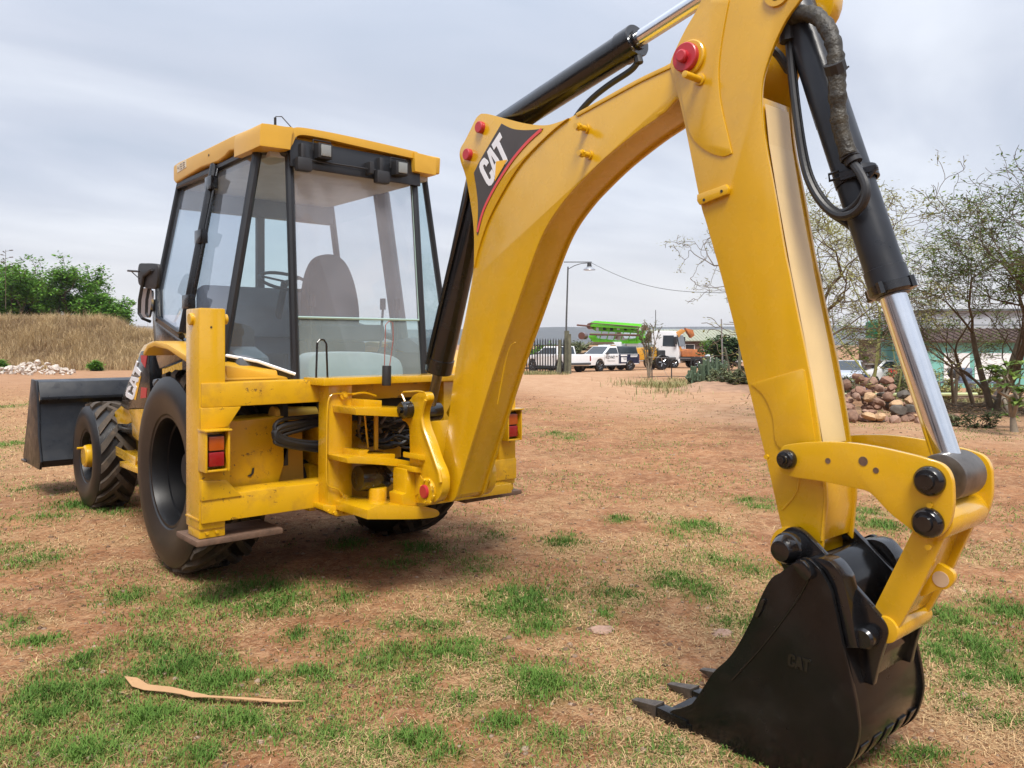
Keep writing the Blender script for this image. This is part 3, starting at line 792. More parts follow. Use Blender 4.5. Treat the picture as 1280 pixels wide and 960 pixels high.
tree('acacia_tree', 'thorn tree hidden behind the long arm with twigs reaching left against the sky', gd(16, 1006), 5.4, 74, dict(kids=[3, 3, 3, 3, 2, 2], spread=[.9, .6, .6, .6], ratio=.72, up=.05, flat=.13, wob=.13, trunk=.30, taper=.65, nseg=5), 6, bark, lf_acacia_y, 7, .018, .08, .07, 'thorn trees', stems=2, lean=(.0, .0))
GR = dict(kids=[4, 4, 3, 3], spread=[.55, .6, .65, .7], ratio=.70, up=.04, wob=.18, trunk=.30, taper=.6, nseg=4, stem_out=.55)
for i, (px_, dd_, H_, sd_, lab) in enumerate([(88, 78, 7.9, 5, 'round leafy green tree above the right part of the dry grass bank'), (15, 80, 8.1, 9, 'dark green leafy tree above the dry grass bank at the left edge'), (50, 84, 6.4, 14, 'leafy green tree standing between the two larger ones behind the bank'),
                                             (130, 76, 4.7, 19, 'lowest leafy green tree at the right end of the row behind the bank'), (-45, 80, 8.4, 25, 'leafy green tree just beyond the left edge behind the bank')]):
    p = pd(dd_, px_); p.z = 2.0
    tree('leafy_tree', lab, p, H_, sd_, GR, 4, bark_d, lf_green, 17, .11, .30, .16, 'green trees behind the bank', stems=4, rmin=.02, flat=.3, elong=1.5)
# tall dry stalk
st_ = MB(); p0 = pd(62, 7); p0.z = 4.2
st_.tube([p0, p0 + Vector((0, 0, 4.6))], [.03, .015], 5)
for k in range(7):
    z_ = 3.4 + k * .18; a_ = k * 2.1; q_ = p0 + Vector((0, 0, z_)); st_.tube([q_, q_ + Vector((math.cos(a_) * .35, math.sin(a_) * .35, .1))], .012, 4); st_.tube([q_ + Vector((math.cos(a_) * .25, math.sin(a_) * .25, .09)), q_ + Vector((math.cos(a_) * .5, math.sin(a_) * .5, .13))], .04, 5)
o = st_.build('flower_stalk', bark_d); tag(o, 'tall thin dry flower stalk rising above the trees at the left edge', 'plant')

# ------------------------------------------------------------------ dry grass bank at the left
bank_prof = [(-260, 4.2), (-60, 4.1), (0, 4.0), (60, 3.95), (110, 3.9), (148, 3.75), (165, 3.1), (190, 2.8), (225, 2.0), (260, 0)]
def bank_h(px_): return np.interp(px_, [p[0] for p in bank_prof], [p[1] for p in bank_prof])
vs = []; fs = []; nb = 70
for i in range(nb):
    px_ = -260 + 520 * i / (nb - 1)
    for k in range(9):
        s = k / 8; d = 57 + 16 * s; p = pd(d, px_); h_ = float(bank_h(px_)) * .92 * float(sm(s * 1.6)) * (1 - .6 * float(sm((s - .65) / .35))) + .25 * float(fbm(i * .3, k * .6, 2) - .5)
        vs.append((p.x, p.y, tz(p.x, p.y) - .05 + h_ * (1 if k else 0)))
for i in range(nb - 1):
    for k in range(8): fs.append((i * 9 + k, (i + 1) * 9 + k, (i + 1) * 9 + k + 1, i * 9 + k + 1))
o = np_mesh('earth_bank', np.array(vs), np.array(fs), mat('bank_soil', (.26, .17, .09), .95, var=.3, vscale=.8), smooth=True); tag(o, kind='structure')
n = 110000
pxs = -260 + 500 * RS.rand(n); s = RS.rand(n) ** .8
d = 57 + 16 * s * .85; l = (pxs - 640) / 1000 * d
x = CAM[0] + l * CT + d * ST; y = CAM[1] - l * ST + d * CT
hb_ = bank_h(pxs); z = terrain(x, y) - .05 + hb_ * .92 * sm(s * .85 * 1.6) * (1 - .6 * sm((s * .85 - .65) / .35))
clump = fbm(x * .8, y * .8, 3)
hh = (.25 + .75 * RS.rand(n)) * (.5 + clump) * np.clip(hb_ / 2.2, .12, 1)
V, F, T = blades(np.stack([x, y, z], -1), hh * 1.15, .014 + .018 * RS.rand(n), .1 + 1.3 * RS.rand(n) ** 1.5, RS.rand(n) * 6.28, np.clip(clump * .7 + .45 * RS.rand(n) - .1, 0, 1))
o = np_mesh('dry_grass_bank', V, F, attr_mat('tall_dry_grass', (.17, .10, .06), (.68, .52, .28), .85, trans=.15), T); tag(o, 'tall tan dry grass and brush covering the bank at the left', 'dry grass', kind='stuff')
n = 5000
pxs = -260 + 490 * RS.rand(n); s = .35 + .5 * RS.rand(n); d = 57 + 16 * s; l = (pxs - 640) / 1000 * d
x = CAM[0] + l * CT + d * ST; y = CAM[1] - l * ST + d * CT; hb_ = bank_h(pxs); z = terrain(x, y) - .05 + hb_ * .92 * sm(s * 1.6) * (1 - .6 * sm((s - .65) / .35))
cl_ = sm((fbm(x * .5, y * .5, 3) - .42) / .2)
V, F, T = blades(np.stack([x, y, z], -1), (.4 + 1.3 * RS.rand(n)) * cl_ + .2, .012 + .02 * RS.rand(n), .1 + .5 * RS.rand(n), RS.rand(n) * 6.28, RS.rand(n))
o = np_mesh('tall_stalks', V, F, attr_mat('seed_stalks', (.22, .14, .08), (.66, .52, .30), .85, trans=.15), T); tag(o, 'wispy taller stalks sticking out of the dry grass bank', 'dry grass', kind='stuff')
# bits of green in the bank
for (px_, yy, dd_, hh_, lab) in ((117, 463, 55.5, .45, 'small bright green bush at the foot of the dry grass bank'), (168, 430, 66, 1.4, 'green shrub at the right end of the dry grass bank'), (1, 460, 52, .5, 'green shrub at the left edge in front of the rubble')):
    p = pd(dd_, px_); p.z = tz(p.x, p.y) + (0 if dd_ < 58 else 1.0)
    tree('green_bush', lab, p, hh_ * 1.6, int(px_) + 3, dict(GR, kids=[4, 3, 3], stem_out=.8), 3, bark_d, lf_green, 16, .05, .12, .03, cat='bush', stems=4, rmin=.01)

# frangipani at the right edge
def frangipani(base, sc_, seed, label):
    r = random.Random(seed); root = empty('frangipani', base); tag(root, label, 'shrub', 'frangipani shrubs')
    segs = []; tips = []
    def go(p, d, L, r0, lv):
        n = 4; pts = [p.copy()]; q = p.copy(); dd = d.normalized()
        for i in range(n): dd = (dd + Vector((r.gauss(0, .06), r.gauss(0, .06), .07))).normalized(); q = q + dd * L / n; pts.append(q.copy())
        segs.append((pts, [r0 * (1 - .12 * i) for i in range(n + 1)], 1))
        if lv == 4: tips.append((q.copy(), dd)); return
        for j in range(2 if lv else 3):
            az = r.uniform(0, 6.28); a = dd.cross(Vector((math.cos(az), math.sin(az), .1))).normalized(); sp = r.uniform(.75, 1.1)
            go(q, dd * math.cos(sp) + a * math.sin(sp), L * (1.25 if lv == 0 else .80), r0 * .68, lv + 1)
    go(Vector((0, 0, -.05)), Vector((.05, 0, 1)), .24 * sc_, .055 * sc_, 0)
    V, F = tubes_np(segs); o = np_mesh('stem', V, F, mat('frangipani_bark', (.23, .19, .14), .8, var=.2), smooth=True); o.parent = root
    V = []; F = []; T = []
    for q, dd in tips:
        for k in range(11):
            az = k * 2.4; u = Vector((math.cos(az), math.sin(az), r.uniform(.1, .9))).normalized(); s_ = u.cross(Vector((0, 0, 1))).normalized() * .028 * sc_; L = r.uniform(.12, .2) * sc_
            o_ = len(V); m1 = q + u * L * .5; m2 = q + u * L - Vector((0, 0, L * .25))
            V += [tuple(q - s_ * .3), tuple(q + s_ * .3), tuple(m1 + s_), tuple(m1 - s_), tuple(m2 + s_ * .2), tuple(m2 - s_ * .2)]; F += [(o_, o_ + 1, o_ + 2, o_ + 3), (o_ + 3, o_ + 2, o_ + 4, o_ + 5)]; T += [r.random()] * 6
    o = np_mesh('leaves', np.array(V), np.array(F), attr_mat('frangipani_leaves', (.06, .11, .02), (.22, .32, .07), .5, trans=.2), np.array(T)); o.parent = root
frangipani(gp(1268, 540), 1.35, 3, 'bare branched shrub with leaf rosettes at the right edge in front of the thorn trees')
frangipani(gd(19, 1250), 1.3, 8, 'leafy frangipani shrub between the thorn tree trunks in front of the white boards')

# torn strip of cardboard in the grass
strip = [(155, 851), (172, 855), (185, 866), (215, 869), (235, 873), (262, 877), (310, 879), (345, 881), (382, 884), (345, 886), (300, 884), (262, 882), (240, 881), (225, 877), (205, 873), (180, 870), (165, 864)]
mb = MB(); sp_ = spline(C(strip), 3); gpz = [gp(x_, y_) for x_, y_ in sp_]; zm = max(p.z for p in gpz) + .018
mb.prism([Vector((p.x, p.y, zm + .006 * math.sin(i * .7) + .002)) for i, p in enumerate(gpz)], (0, 0, .002))
o = mb.build('cardboard_strip', mat('cardboard', (.43, .255, .125), .85, var=.1), smooth=20); tag(o, 'long torn strip of brown cardboard lying in the green grass', 'cardboard')
# ================================================================== the backhoe loader
bh = empty('backhoe_loader')
tag(bh, 'yellow backhoe loader with glazed cab, arched boom and black digging bucket standing on the grass', 'backhoe loader')
def P(name, mb, m_, parent=None, **kw):
    o = mb.build(name, m_, None, **kw)
    o.parent = bh if parent is None else parent
    return o

# ---- lettering: C A T as heavy outlines in a unit cell (x 0..1, y 0..1)
LET = {
 'C': [[(0.95, .66), (.95, .78), (.80, .97), (.60, 1), (.30, 1), (.08, .92), (0, .76), (0, .24), (.08, .08), (.30, 0), (.62, 0), (.82, .05), (.95, .22), (.95, .38),
        (.62, .38), (.62, .26), (.56, .20), (.40, .20), (.34, .28), (.34, .72), (.40, .80), (.56, .80), (.62, .74), (.62, .66)]],
 'A': [[(0, 0), (.30, 0), (.36, .20), (.64, .20), (.70, 0), (1, 0), (.68, 1), (.32, 1)]],
 'Ah': [[(.42, .40), (.58, .40), (.50, .74)]],
 'T': [[(.33, 0), (.67, 0), (.67, .78), (1, .78), (1, 1), (0, 1), (0, .78), (.33, .78)]],
}
def quadmap(q):
    """bilinear map of the unit square to four points (bottom left, bottom right, top right, top left)"""
    bl, br, tr, tl = [Vector(p) for p in q]
    return lambda x, y: bl * ((1 - x) * (1 - y)) + br * (x * (1 - y)) + tr * (x * y) + tl * ((1 - x) * y)
def word_cat(q, off):
    """letters laid into the quad q as thin raised shapes"""
    f = quadmap(q); w_ = MB(); k = MB()
    for i, ch in enumerate('CAT'):
        x0, x1 = [(0.0, .35), (.31, .69), (.64, 1.0)][i]
        for poly in LET[ch]:
            w_.prism([f(x0 + (x1 - x0) * x, y) for x, y in poly], off)
    for poly in LET['Ah']:
        k.prism([f(.31 + .38 * x, y) + Vector(off) * 1.0 for x, y in poly], Vector(off) * 0.5)
    return w_, k

# ---- wheels -------------------------------------------------------
def wheel(R, W, rr, nl, lead, hubcol, deep, lug_h):
    """axle along X, outer face at x=0, inner face at x=W; rim mesh with a tyre as its child"""
    t = MB()
    prof = [(.045, rr - .01), (.012, rr + .015), (-.012, rr + (R - rr) * .35), (-.016, rr + (R - rr) * .55), (0.0, R - lug_h * 2.1), (.020, R - lug_h * 1.25),
            (W * .25, R - lug_h * 1.02), (W * .5, R - lug_h), (W * .75, R - lug_h * 1.02),
            (W - .020, R - lug_h * 1.25), (W, R - lug_h * 2.1), (W + .016, rr + (R - rr) * .55), (W + .012, rr + (R - rr) * .35), (W - .012, rr + .015), (W - .045, rr - .01)]
    t.lathe(prof, (0, 0, 0), (1, 0, 0), 72, close=True)
    t.cur = 1
    da = 2 * math.pi / nl
    for side in (0, 1):
        for i in range(nl):
            a0 = i * da + side * da * .5
            vs = []; n = 5
            for k in range(n + 1):
                s = k / n
                x = W * .5 - (W * .5 - .026) * s + .035 * (1 - s)
                if side: x = W - x
                an = a0 + lead * s ** .9
                wd = da * (.17 + .05 * s)
                top = R - (0 if s < .85 else lug_h * .55)
                bot = R - lug_h * (1.25 if s < .85 else 1.9)
                for (rq, q) in ((bot, -1.25), (top, -1), (top, 1), (bot, 1.25)):
                    aa = an + q * wd
                    vs.append((x, rq * math.cos(aa), rq * math.sin(aa)))
            fs = []
            for k in range(n):
                for j in range(4):
                    j2 = (j + 1) % 4
                    fs.append((k * 4 + j, k * 4 + j2, (k + 1) * 4 + j2, (k + 1) * 4 + j))
            fs += [(3, 2, 1, 0), tuple(n * 4 + j for j in range(4))]
            t.add(vs, fs)
    rim = MB()
    rim.lathe([(.040, rr + .004), (.020, rr + .006), (.022, rr - .012), (.050, rr - .022), (deep * .4, rr - .030), (deep * .42, rr - .045), (deep, rr - .06), (deep, .17), (deep - .03, .15), (deep - .03, .0)],
              (0, 0, 0), (1, 0, 0), 56, caps=False)
    rim.lathe([(W - .02, rr + .006), (W - .05, rr - .03), (deep + .01, rr - .05), (deep + .01, .0)], (0, 0, 0), (1, 0, 0), 40, caps=False)
    for k in range(8):
        a = k * math.pi / 4
        c = Vector((deep - .03, .115 * math.cos(a), .115 * math.sin(a)))
        rim.cyl(c, c + Vector((-.025, 0, 0)), .014, seg=6)
    o = rim.build('wheel', 'rim', None, smooth=35)
    ty = t.build('tyre', ['rubber_side', 'lug'], None, smooth=32)
    ty.parent = o
    if hubcol:
        h = MB()
        h.lathe([(deep - .03, .11), (.03, .105), (.0, .10), (-.012, .085), (-.012, 0)], (0, 0, 0), (1, 0, 0), 28)
        h.cyl((-.012, .03, .07), (-.06, .03, .07), .010, seg=8)
        hb_ = h.build('hub', hubcol, None); hb_.parent = o
    return o
rw = wheel(.67, .45, .365, 22, .55, None, .30, .036)
rw.parent = bh; rw.location = (-1.0, 1.03, .66)
rw2 = copy_tree(rw); rw2.location = (1.0, 1.03, .66); rw2.rotation_euler = (0, 0, math.pi); 
fw = wheel(.49, .34, .235, 17, .50, 'yellow', .20, .030)
fw.parent = bh; fw.location = (-.89, 3.60, .48); fw.rotation_euler = (.2, 0, 0)
fw2 = copy_tree(fw); fw2.location = (.89, 3.60, .48); fw2.rotation_euler = (.3, 0, math.pi)
for o in (rw2, fw2): o.parent = bh
for o in (rw, rw2): o.name = 'rear_wheel'
for o in (fw, fw2): o.name = 'front_wheel'
# chalk marks on the rim of the rear wheel
mk = MB()
for j in range(6):
    c = pu(-.985, 186.5 + j * .9, 571 + j * 5.2)
    a_ = c + Vector((0, .016, .014)); b_ = c + Vector((0, -.012, -.010))
    mk.tube([a_, c + Vector((0, .0, .016 if j % 2 else -.012)), b_], .0022, 4)
P('chalk_mark', mk, 'decal_white', rw)

# ---- loader frame, axles, engine -----------------------------------
b = MB()
b.box((-.34, .3, .42), (.34, 3.9, .72)); b.box((-.30, .2, .72), (.30, 1.9, 1.0))
P('chassis', b, 'yellow', bevel=.015)
b = MB(); b.cyl((-.86, 1.03, .66), (.86, 1.03, .66), .11); b.lathe([(-.62, .13), (-.5, .2), (-.42, .24), (.42, .24), (.5, .2), (.62, .13)], (0, 1.03, .66), (1, 0, 0), 24)
P('rear_axle', b, 'dark')
b = MB(); b.box((-.72, 3.5, .36), (.72, 3.7, .52)); b.cyl((-.75, 3.6, .47), (.75, 3.6, .47), .08)
P('front_axle', b, 'yellow', bevel=.01)
# side step / battery box seen between the wheels
s0 = pu(-.80, 164, 516); s1 = pu(-.80, 182, 516)
b = MB()
b.U(C([(160, 509), (186, 508), (190, 524), (191, 557), (177, 556), (165, 545), (164, 528)]), -.74, -.74, -.40)
P('battery_box', b, 'yellow', bevel=.012)
b = MB()
st = [pz(.555, 141, 563), pz(.555, 169, 579), pz(.555, 181, 571), pz(.555, 160, 555)]
b.prism([Vector((p.x, p.y, .53)) for p in st], (0, 0, .03))
b.prism([Vector((p.x, p.y, .53)) for p in (st[0], st[1])] + [Vector((st[1].x + .006, st[1].y + .008, .60)), Vector((st[0].x + .006, st[0].y + .008, .60))], (.012, .01, 0))
b.box((-.86, 1.98, .50), (-.40, 2.6, .54))
P('step', b, 'yellow', bevel=.006)
# hood
b = MB()
hp = [(1.75, 1.0), (1.75, 1.72), (2.2, 1.72), (3.7, 1.50), (3.95, 1.38), (3.98, .75), (1.9, .72)]
b.prism([Vector((-.36, v, z)) for v, z in hp], (.72, 0, 0))
P('hood', b, 'yellow', bevel=.05)
# loader arms with their dark decal
for sgn in (-1, 1):
    b = MB()
    x0 = .62 * sgn; dx = .09 * sgn
    b.prism([Vector((x0, v, z)) for v, z in [(2.35, 1.10), (2.5, 1.16), (3.0, 1.0), (3.6, .80), (4.0, .66), (4.45, .50), (4.45, .40), (4.3, .38), (3.3, .70), (2.6, .90)]], (dx, 0, 0))
    la = P('loader_arm', b, 'yellow', bevel=.012)
    b = MB(); b.cyl((x0 + dx * .5, 2.6, .8), (x0 + dx * .5, 3.9, .72), .055); P('lift_cylinder', b, 'black')
    b = MB(); b.box((min(x0, x0 + dx), 2.25, .7), (max(x0, x0 + dx), 2.5, 1.2)); P('loader_tower', b, 'yellow', bevel=.01)
# near side cover, black with red stripe and CAT letters
UD = -.74
b = MB(); b.U(C([(176, 439), (186, 437), (188, 512), (160, 513), (150, 507), (156, 488)]), UD, UD, UD + .10)
cover = P('side_cover', b, 'black', bevel=.008)
b = MB(); b.U(C([(176.5, 444), (184.5, 444), (182, 460), (177, 452)]), UD, UD - .004, UD)
b.U(C([(177, 484), (184, 485), (183, 497), (176, 498)]), UD, UD - .004, UD)
P('red_stripe', b, 'red', cover)
b = MB(); b.U(C([(172, 473), (176.5, 470), (170, 500), (166, 498)]), UD, UD - .003, UD)
P('yellow_triangle', b, 'decal_yellow', cover)
q = [pu(UD, *p) for p in ((167.5, 501), (178, 460), (171.5, 451), (156.5, 495))]
w_, k_ = word_cat(q, (-.006, 0, 0))
P('lettering', w_, 'decal_white', cover); P('letter_counter', k_, 'black', cover)

# ---- loader bucket ----------------------------------------------------
lbk = [(4.54, 1.125), (4.46, .97), (4.485, .93), (4.43, .60), (4.33, .36), (4.36, .31), (4.50, .30), (5.10, .335), (5.10, .315), (4.46, .27), (4.31, .30), (4.30, .36), (4.40, .61), (4.445, .93), (4.42, .975), (4.50, 1.125), (4.72, 1.165), (4.72, 1.145)]
lbk = [(4.54, 1.10), (4.46, .955), (4.49, .92), (4.44, .60), (4.33, .385), (4.37, .335), (4.52, .32), (5.10, .345), (5.10, .325), (4.50, .295), (4.345, .31), (4.30, .375), (4.415, .60), (4.463, .915), (4.43, .955), (4.515, 1.125), (4.72, 1.145), (4.72, 1.12)]
b = MB(); b.prism([Vector((-1.09, v, z)) for v, z in lbk], (2.18, 0, 0))
lb = P('loader_bucket', b, 'bucketgrey', bevel=.004)
for x in (-1.115, 1.095):
    b = MB(); b.prism([Vector((x, v, z)) for v, z in [(4.505, 1.14), (4.73, 1.15), (4.99, .62), (5.14, .34), (5.10, .29), (4.34, .29), (4.285, .37), (4.40, .61), (4.44, .95)]], (.02, 0, 0))
    P('side_plate', b, 'bucketgrey', lb, bevel=.003)
b = MB(); b.box((-1.08, 4.415, .955), (1.08, 4.465, .985)); P('stiffener', b, 'bucketgrey', lb, bevel=.004)
b = MB(); b.box((-1.13, 4.98, .29), (1.13, 5.16, .31)); P('cutting_edge', b, 'steel', lb)
for x in (-.55, .45):
    b = MB(); b.prism([Vector((x, v, z)) for v, z in [(4.46, .32), (4.46, .8), (4.3, .62), (4.26, .4)]], (.03, 0, 0)); P('hinge_plate', b, 'bucketgrey', lb, bevel=.004)

# ---- rear frame -----------------------------------------------------------
b = MB()
b.box((-1.142, -.030, 1.15), (1.145, .13, 1.285))
b.box((-1.142, -.033, .515), (1.145, .16, .665))
b.box((-1.142, -.026, .66), (-.985, .004, 1.155))
b.box((.985, -.026, .66), (1.142, .004, 1.155))
b.prism([pv(-.034, x, y) for x, y in ((251, 510), (302, 508), (285, 534), (251, 537))], (0, .05, 0))
b.prism([pv(-.042, x, y) for x, y in ((252, 601), (283, 600), (303, 620), (252, 627))], (0, .06, 0))
for z0, z1 in ((.66, 1.15),):
    b.box((1.0, .006, z0), (1.14, .12, z1))
P('rear_frame', b, 'yellow_worn', bevel=.007)
# stabilisers: square legs in the outer posts with bolted pads
ztop = pv(0, 262, 385).z; zbot = pv(0, 262, 668).z
def stabiliser(sx):
    b = MB()
    b.box((-1.15, -.012, zbot + .03), (-1.003, .20, ztop)) if sx < 0 else b.box((1.003, -.012, zbot + .03), (1.15, .20, ztop - .48))
    o = P('stabiliser', b, 'yellow', bevel=.012)
    m = MB()
    s = sx
    x0, x1 = (-1.145, -1.0) if s < 0 else (1.0, 1.145)
    m.box((x0, .0, zbot - .02), (x1, .18, zbot + .035)); 
    P('leg_foot', m, 'yellow', o, bevel=.008)
    m = MB()
    for bx in (x0 + .04, x1 - .05):
        m.cyl((bx, -.012, zbot + .01), (bx, 0, zbot + .01), .010, seg=6)
    P('bolt', m, 'yellow', o)
    m = MB()
    xa, xb = (-1.17, -.67) if s < 0 else (.67, 1.2)
    m.box((xa, -.03, zbot - .055), (xb, .30, zbot - .022))
    P('foot_pad', m, 'pad', o, bevel=.008)
    if s < 0:
        m = MB(); m.lathe([(0, .035), (.012, .035), (.016, .03), (.016, 0)], (-1.15, .10, ztop - .06), (-1, 0, 0), 20)
        m.lathe([(0, .03), (.02, .03), (.024, .025), (.024, 0)], (-1.003, .03, ztop - .06), (1, 0, 0), 16)
        P('pin', m, 'yellow', o)
        m = MB(); c = pv(-.012, 264, 409); m.cyl(c, c + Vector((0, -.002, 0)), .006, seg=10); P('hole', m, 'dark', o)
        m = MB(); m.box((-1.155, -.014, .80 - .27), (-1.15, .19, .80 - .262)); P('weld_seam', m, 'yellow', o)
    return o
stabiliser(-1); stabiliser(1)
# tail lamps
def tail_lamp(cx, zc):
    b = MB(); w2, h2 = .068, .110
    for a_, c_ in (((cx - w2, -.115, zc - h2), (cx - w2 + .012, .0, zc + h2)), ((cx + w2 - .012, -.115, zc - h2), (cx + w2, .0, zc + h2)),
                   ((cx - w2 + .012, -.105, zc - h2), (cx + w2 - .012, .0, zc - h2 + .012)), ((cx - w2 - .006, -.130, zc + h2), (cx + w2 + .006, .0, zc + h2 + .012)),
                   ((cx - w2 + .012, -.04, zc - h2 + .012), (cx + w2 - .012, .0, zc + h2))):
        b.box(a_, c_)
    o = P('tail_lamp', b, 'yellow', bevel=.004)
    b = MB(); b.box((cx - .048, -.075, zc - .088), (cx + .048, -.04, zc + .088)); P('lamp_base', b, 'dark', o, bevel=.004)
    b = MB(); b.box((cx - .042, -.098, zc + .004), (cx + .042, -.075, zc + .082)); P('orange_lens', b, 'orange_lens', o, bevel=.006)
    b = MB(); b.box((cx - .042, -.098, zc - .082), (cx + .042, -.075, zc - .004)); P('red_lens', b, 'red_lens', o, bevel=.006)
tl = pv(-.08, 269.5, 564)
tail_lamp(tl.x, tl.z); tail_lamp(1.06, tl.z)
# tanks, side panel and dark bay behind the frame
b = MB()
b.prism([pv(.20, x, y) for x, y in spline([(286, 527, 'c'), (300, 526, 'c'), (358, 520, 'c'), (364, 528), (360, 560), (352, 590), (345, 612, 'c'), (286, 622, 'c')])], (0, .30, 0))
P('fuel_tank', b, 'yellow_worn', bevel=.02)
b = MB(); b.cyl(pv(.30, 340, 519), pv(.30, 415, 518), .055); b.cyl(pv(.35, 286, 520), pv(.35, 300, 500), .01)
P('tank_pipe', b, 'yellow_matt')
b = MB(); b.prism([pv(.30, x, y) for x, y in ((352, 527), (378, 530), (380, 600), (345, 612))], (0, .1, 0))
P('frame_web', b, 'yellow_matt', bevel=.01)
c = pv(.195, 313, 592)
b = MB(); b.prism([c + Vector((dx, 0, dz)) for dx, dz in ((-.02, -.012), (0, -.02), (.02, .0), (.024, .035), (.012, .03), (.005, .0))], (0, -.002, 0)); P('paint_chip', b, 'dark')
b = MB()
b.box((-.85, .55, .70), (.85, .62, 1.26)); b.box((-.30, .16, 1.0), (.75, .5, 1.2)); b.cyl((-.55, .45, .62), (.6, .45, .62), .12)
P('hydraulic_bay', b, 'dark', bevel=.01)

# ---- cab ------------------------------------------------------------------------
def zz(x, y, v): return pv(v, x, y)
LRt = Vector((-.66, .35, 2.71)); LRb = Vector((-.885, .35, 1.36))
RLt = Vector((-.50, .25, 2.69)); RLb = Vector((-.515, .13, 1.27))
RRt = Vector((.43, .25, 2.69)); RRb = Vector((.44, .13, 1.27))
RCt = Vector((.59, .35, 2.71)); RCb = Vector((.82, .35, 1.36))
LFt = Vector((-.66, 1.75, 2.70)); LFm = Vector((-.80, 1.80, 1.90)); LFb = Vector((-.84, 1.66, 1.67)); LFc = Vector((-.872, 1.09, 1.55))
LBt = Vector((-.66, 1.0, 2.70)); LBb = Vector((-.875, 1.0, 1.55))
def mir(p): return Vector((-.04 - p.x - .03, p.y, p.z))
RFt, RFm, RFb, RFc, RBt, RBb = [mir(p) for p in (LFt, LFm, LFb, LFc, LBt, LBb)]
def bar(mb, a, b_, w2, d, side):
    """flat bar from a to b, w2 wide along side, d deep inward"""
    a = Vector(a); b_ = Vector(b_); s = Vector(side).normalized() * w2 / 2
    t = (b_ - a).normalized(); n = t.cross(s).normalized() * d
    mb.prism([a - s, b_ - s, b_ + s, a + s], n)
b = MB()
b.tube([LRt, LRb], .030, 10); b.tube([RLt, RLb, RLb - Vector((0, 0, .06))], .027, 10); b.tube([RRt, RRb, RRb - Vector((0, 0, .06))], .027, 10); b.tube([RCt, RCb], .022, 10)
b.tube([LFt, LFm, LFb], .028, 10); b.tube([LFb, LFc], .022, 8); b.tube([RFt, RFm, RFb, RFc], .028, 10)
b.tube([LFt, LBt, LRt, RLt, RRt, RCt, RFt, LFt], .030, 8)
P('cab_frame', b, 'trim')
b = MB(); b.tube([Vector((.60, .95, 2.68)), Vector((.80, .95, 1.4))], .065, 8)
b.box((-.06, 1.74, 1.5), (.0, 1.79, 2.7)); b.box((-.66, 1.72, 2.52), (.60, 1.80, 2.72))
P('rear_pillar', b, 'interior', bevel=.005)
# glazing
def pane(name, pts, m_, t=.006, tri=False):
    mb = MB(); P_ = [Vector(p) for p in pts]
    mb.add(P_, [tuple(range(len(P_)))])
    return P(name, mb, m_, smooth=0)
def lerp(a, b_, t): return a + (b_ - a) * t
pane('side_window', [LBt, LRt, lerp(LRt, LRb, .999), Vector((-.885, 1.0, 1.36))], 'glass_side')
pane('door_window', [LFt, LBt, LBb, LFc, LFb, LFm], 'glass_side')
pane('quarter_window', [LRt, RLt, lerp(RLt, RLb, .96), LRb + Vector((0, 0, .06))], 'glass')
pane('quarter_window', [RRt, RCt, RCb, RRb], 'glass')
lo = (1.27, 1.665)
zc = 1.665
def rearp(u, z, off=0):
    t = (2.69 - z) / (2.69 - 1.27); return Vector((u, .25 - .12 * t - off, z))
pane('rear_window', [rearp(-.505, 2.69), rearp(-.512, zc), rearp(.436, zc), rearp(.43, 2.69)], 'plexi')
pane('lower_window', [rearp(-.512, zc), rearp(-.515, 1.27), rearp(.44, 1.27), rearp(.436, zc)], 'glass_low')
pane('windscreen', [LFt, RFt, Vector((.72, 1.80, 1.72)), Vector((-.80, 1.80, 1.72))], 'glass')
pane('right_window', [RFt, RCt, RCb, RFc, RFb, RFm], 'glass')
b = MB(); b.tube([rearp(-.50, zc, .004), rearp(.43, zc, .004)], .008, 6); b.tube([rearp(-.488, 2.6, .006), rearp(-.495, zc, .006)], .006, 5); b.tube([rearp(.41, 2.6, .006), rearp(.415, zc, .006)], .006, 5)
P('window_rail', b, 'greenish_trim')
# door post, seals and hinges on the near side
b = MB()
b.tube([LBt + Vector((-.02, 0, .02)), lerp(LBt, LBb, .98) + Vector((-.02, 0, 0))], .034, 10)
b.tube([LBt + Vector((-.03, -.07, -.02)), lerp(LBt, LBb, .72) + Vector((-.03, -.07, 0))], .008, 6)
for t in (.10, .42, .80):
    c = lerp(LBt, LBb, t) + Vector((-.03, 0, 0))
    b.box((c.x - .03, c.y - .085, c.z - .045), (c.x + .02, c.y + .03, c.z + .045))
P('door_post', b, 'black', bevel=.004)
b = MB()
ins = [lerp(p, Vector((-.76, 1.38, 2.1)), .05) + Vector((-.018, 0, 0)) for p in (LFt, LBt, LBb, LFc, LFb, LFm)]
b.tube(ins + [ins[0], ins[1]], .016, 6)
P('door_seal', b, 'trim')
b = MB()
dp = [(-.845, 1.83, 1.80), (-.845, 1.70, 1.66), (-.875, 1.09, 1.53), (-.885, .98, 1.50), (-.86, .98, 1.42), (-.86, 1.60, 1.32), (-.83, 1.82, 1.45), (-.80, 1.90, 1.70)]
b.prism(dp, (.05, 0, 0))
P('door_panel', b, 'black', bevel=.012)
b = MB(); b.box((-.86, 1.74, 1.74), (-.83, 1.80, 1.83)); P('door_handle', b, 'dark', bevel=.006)
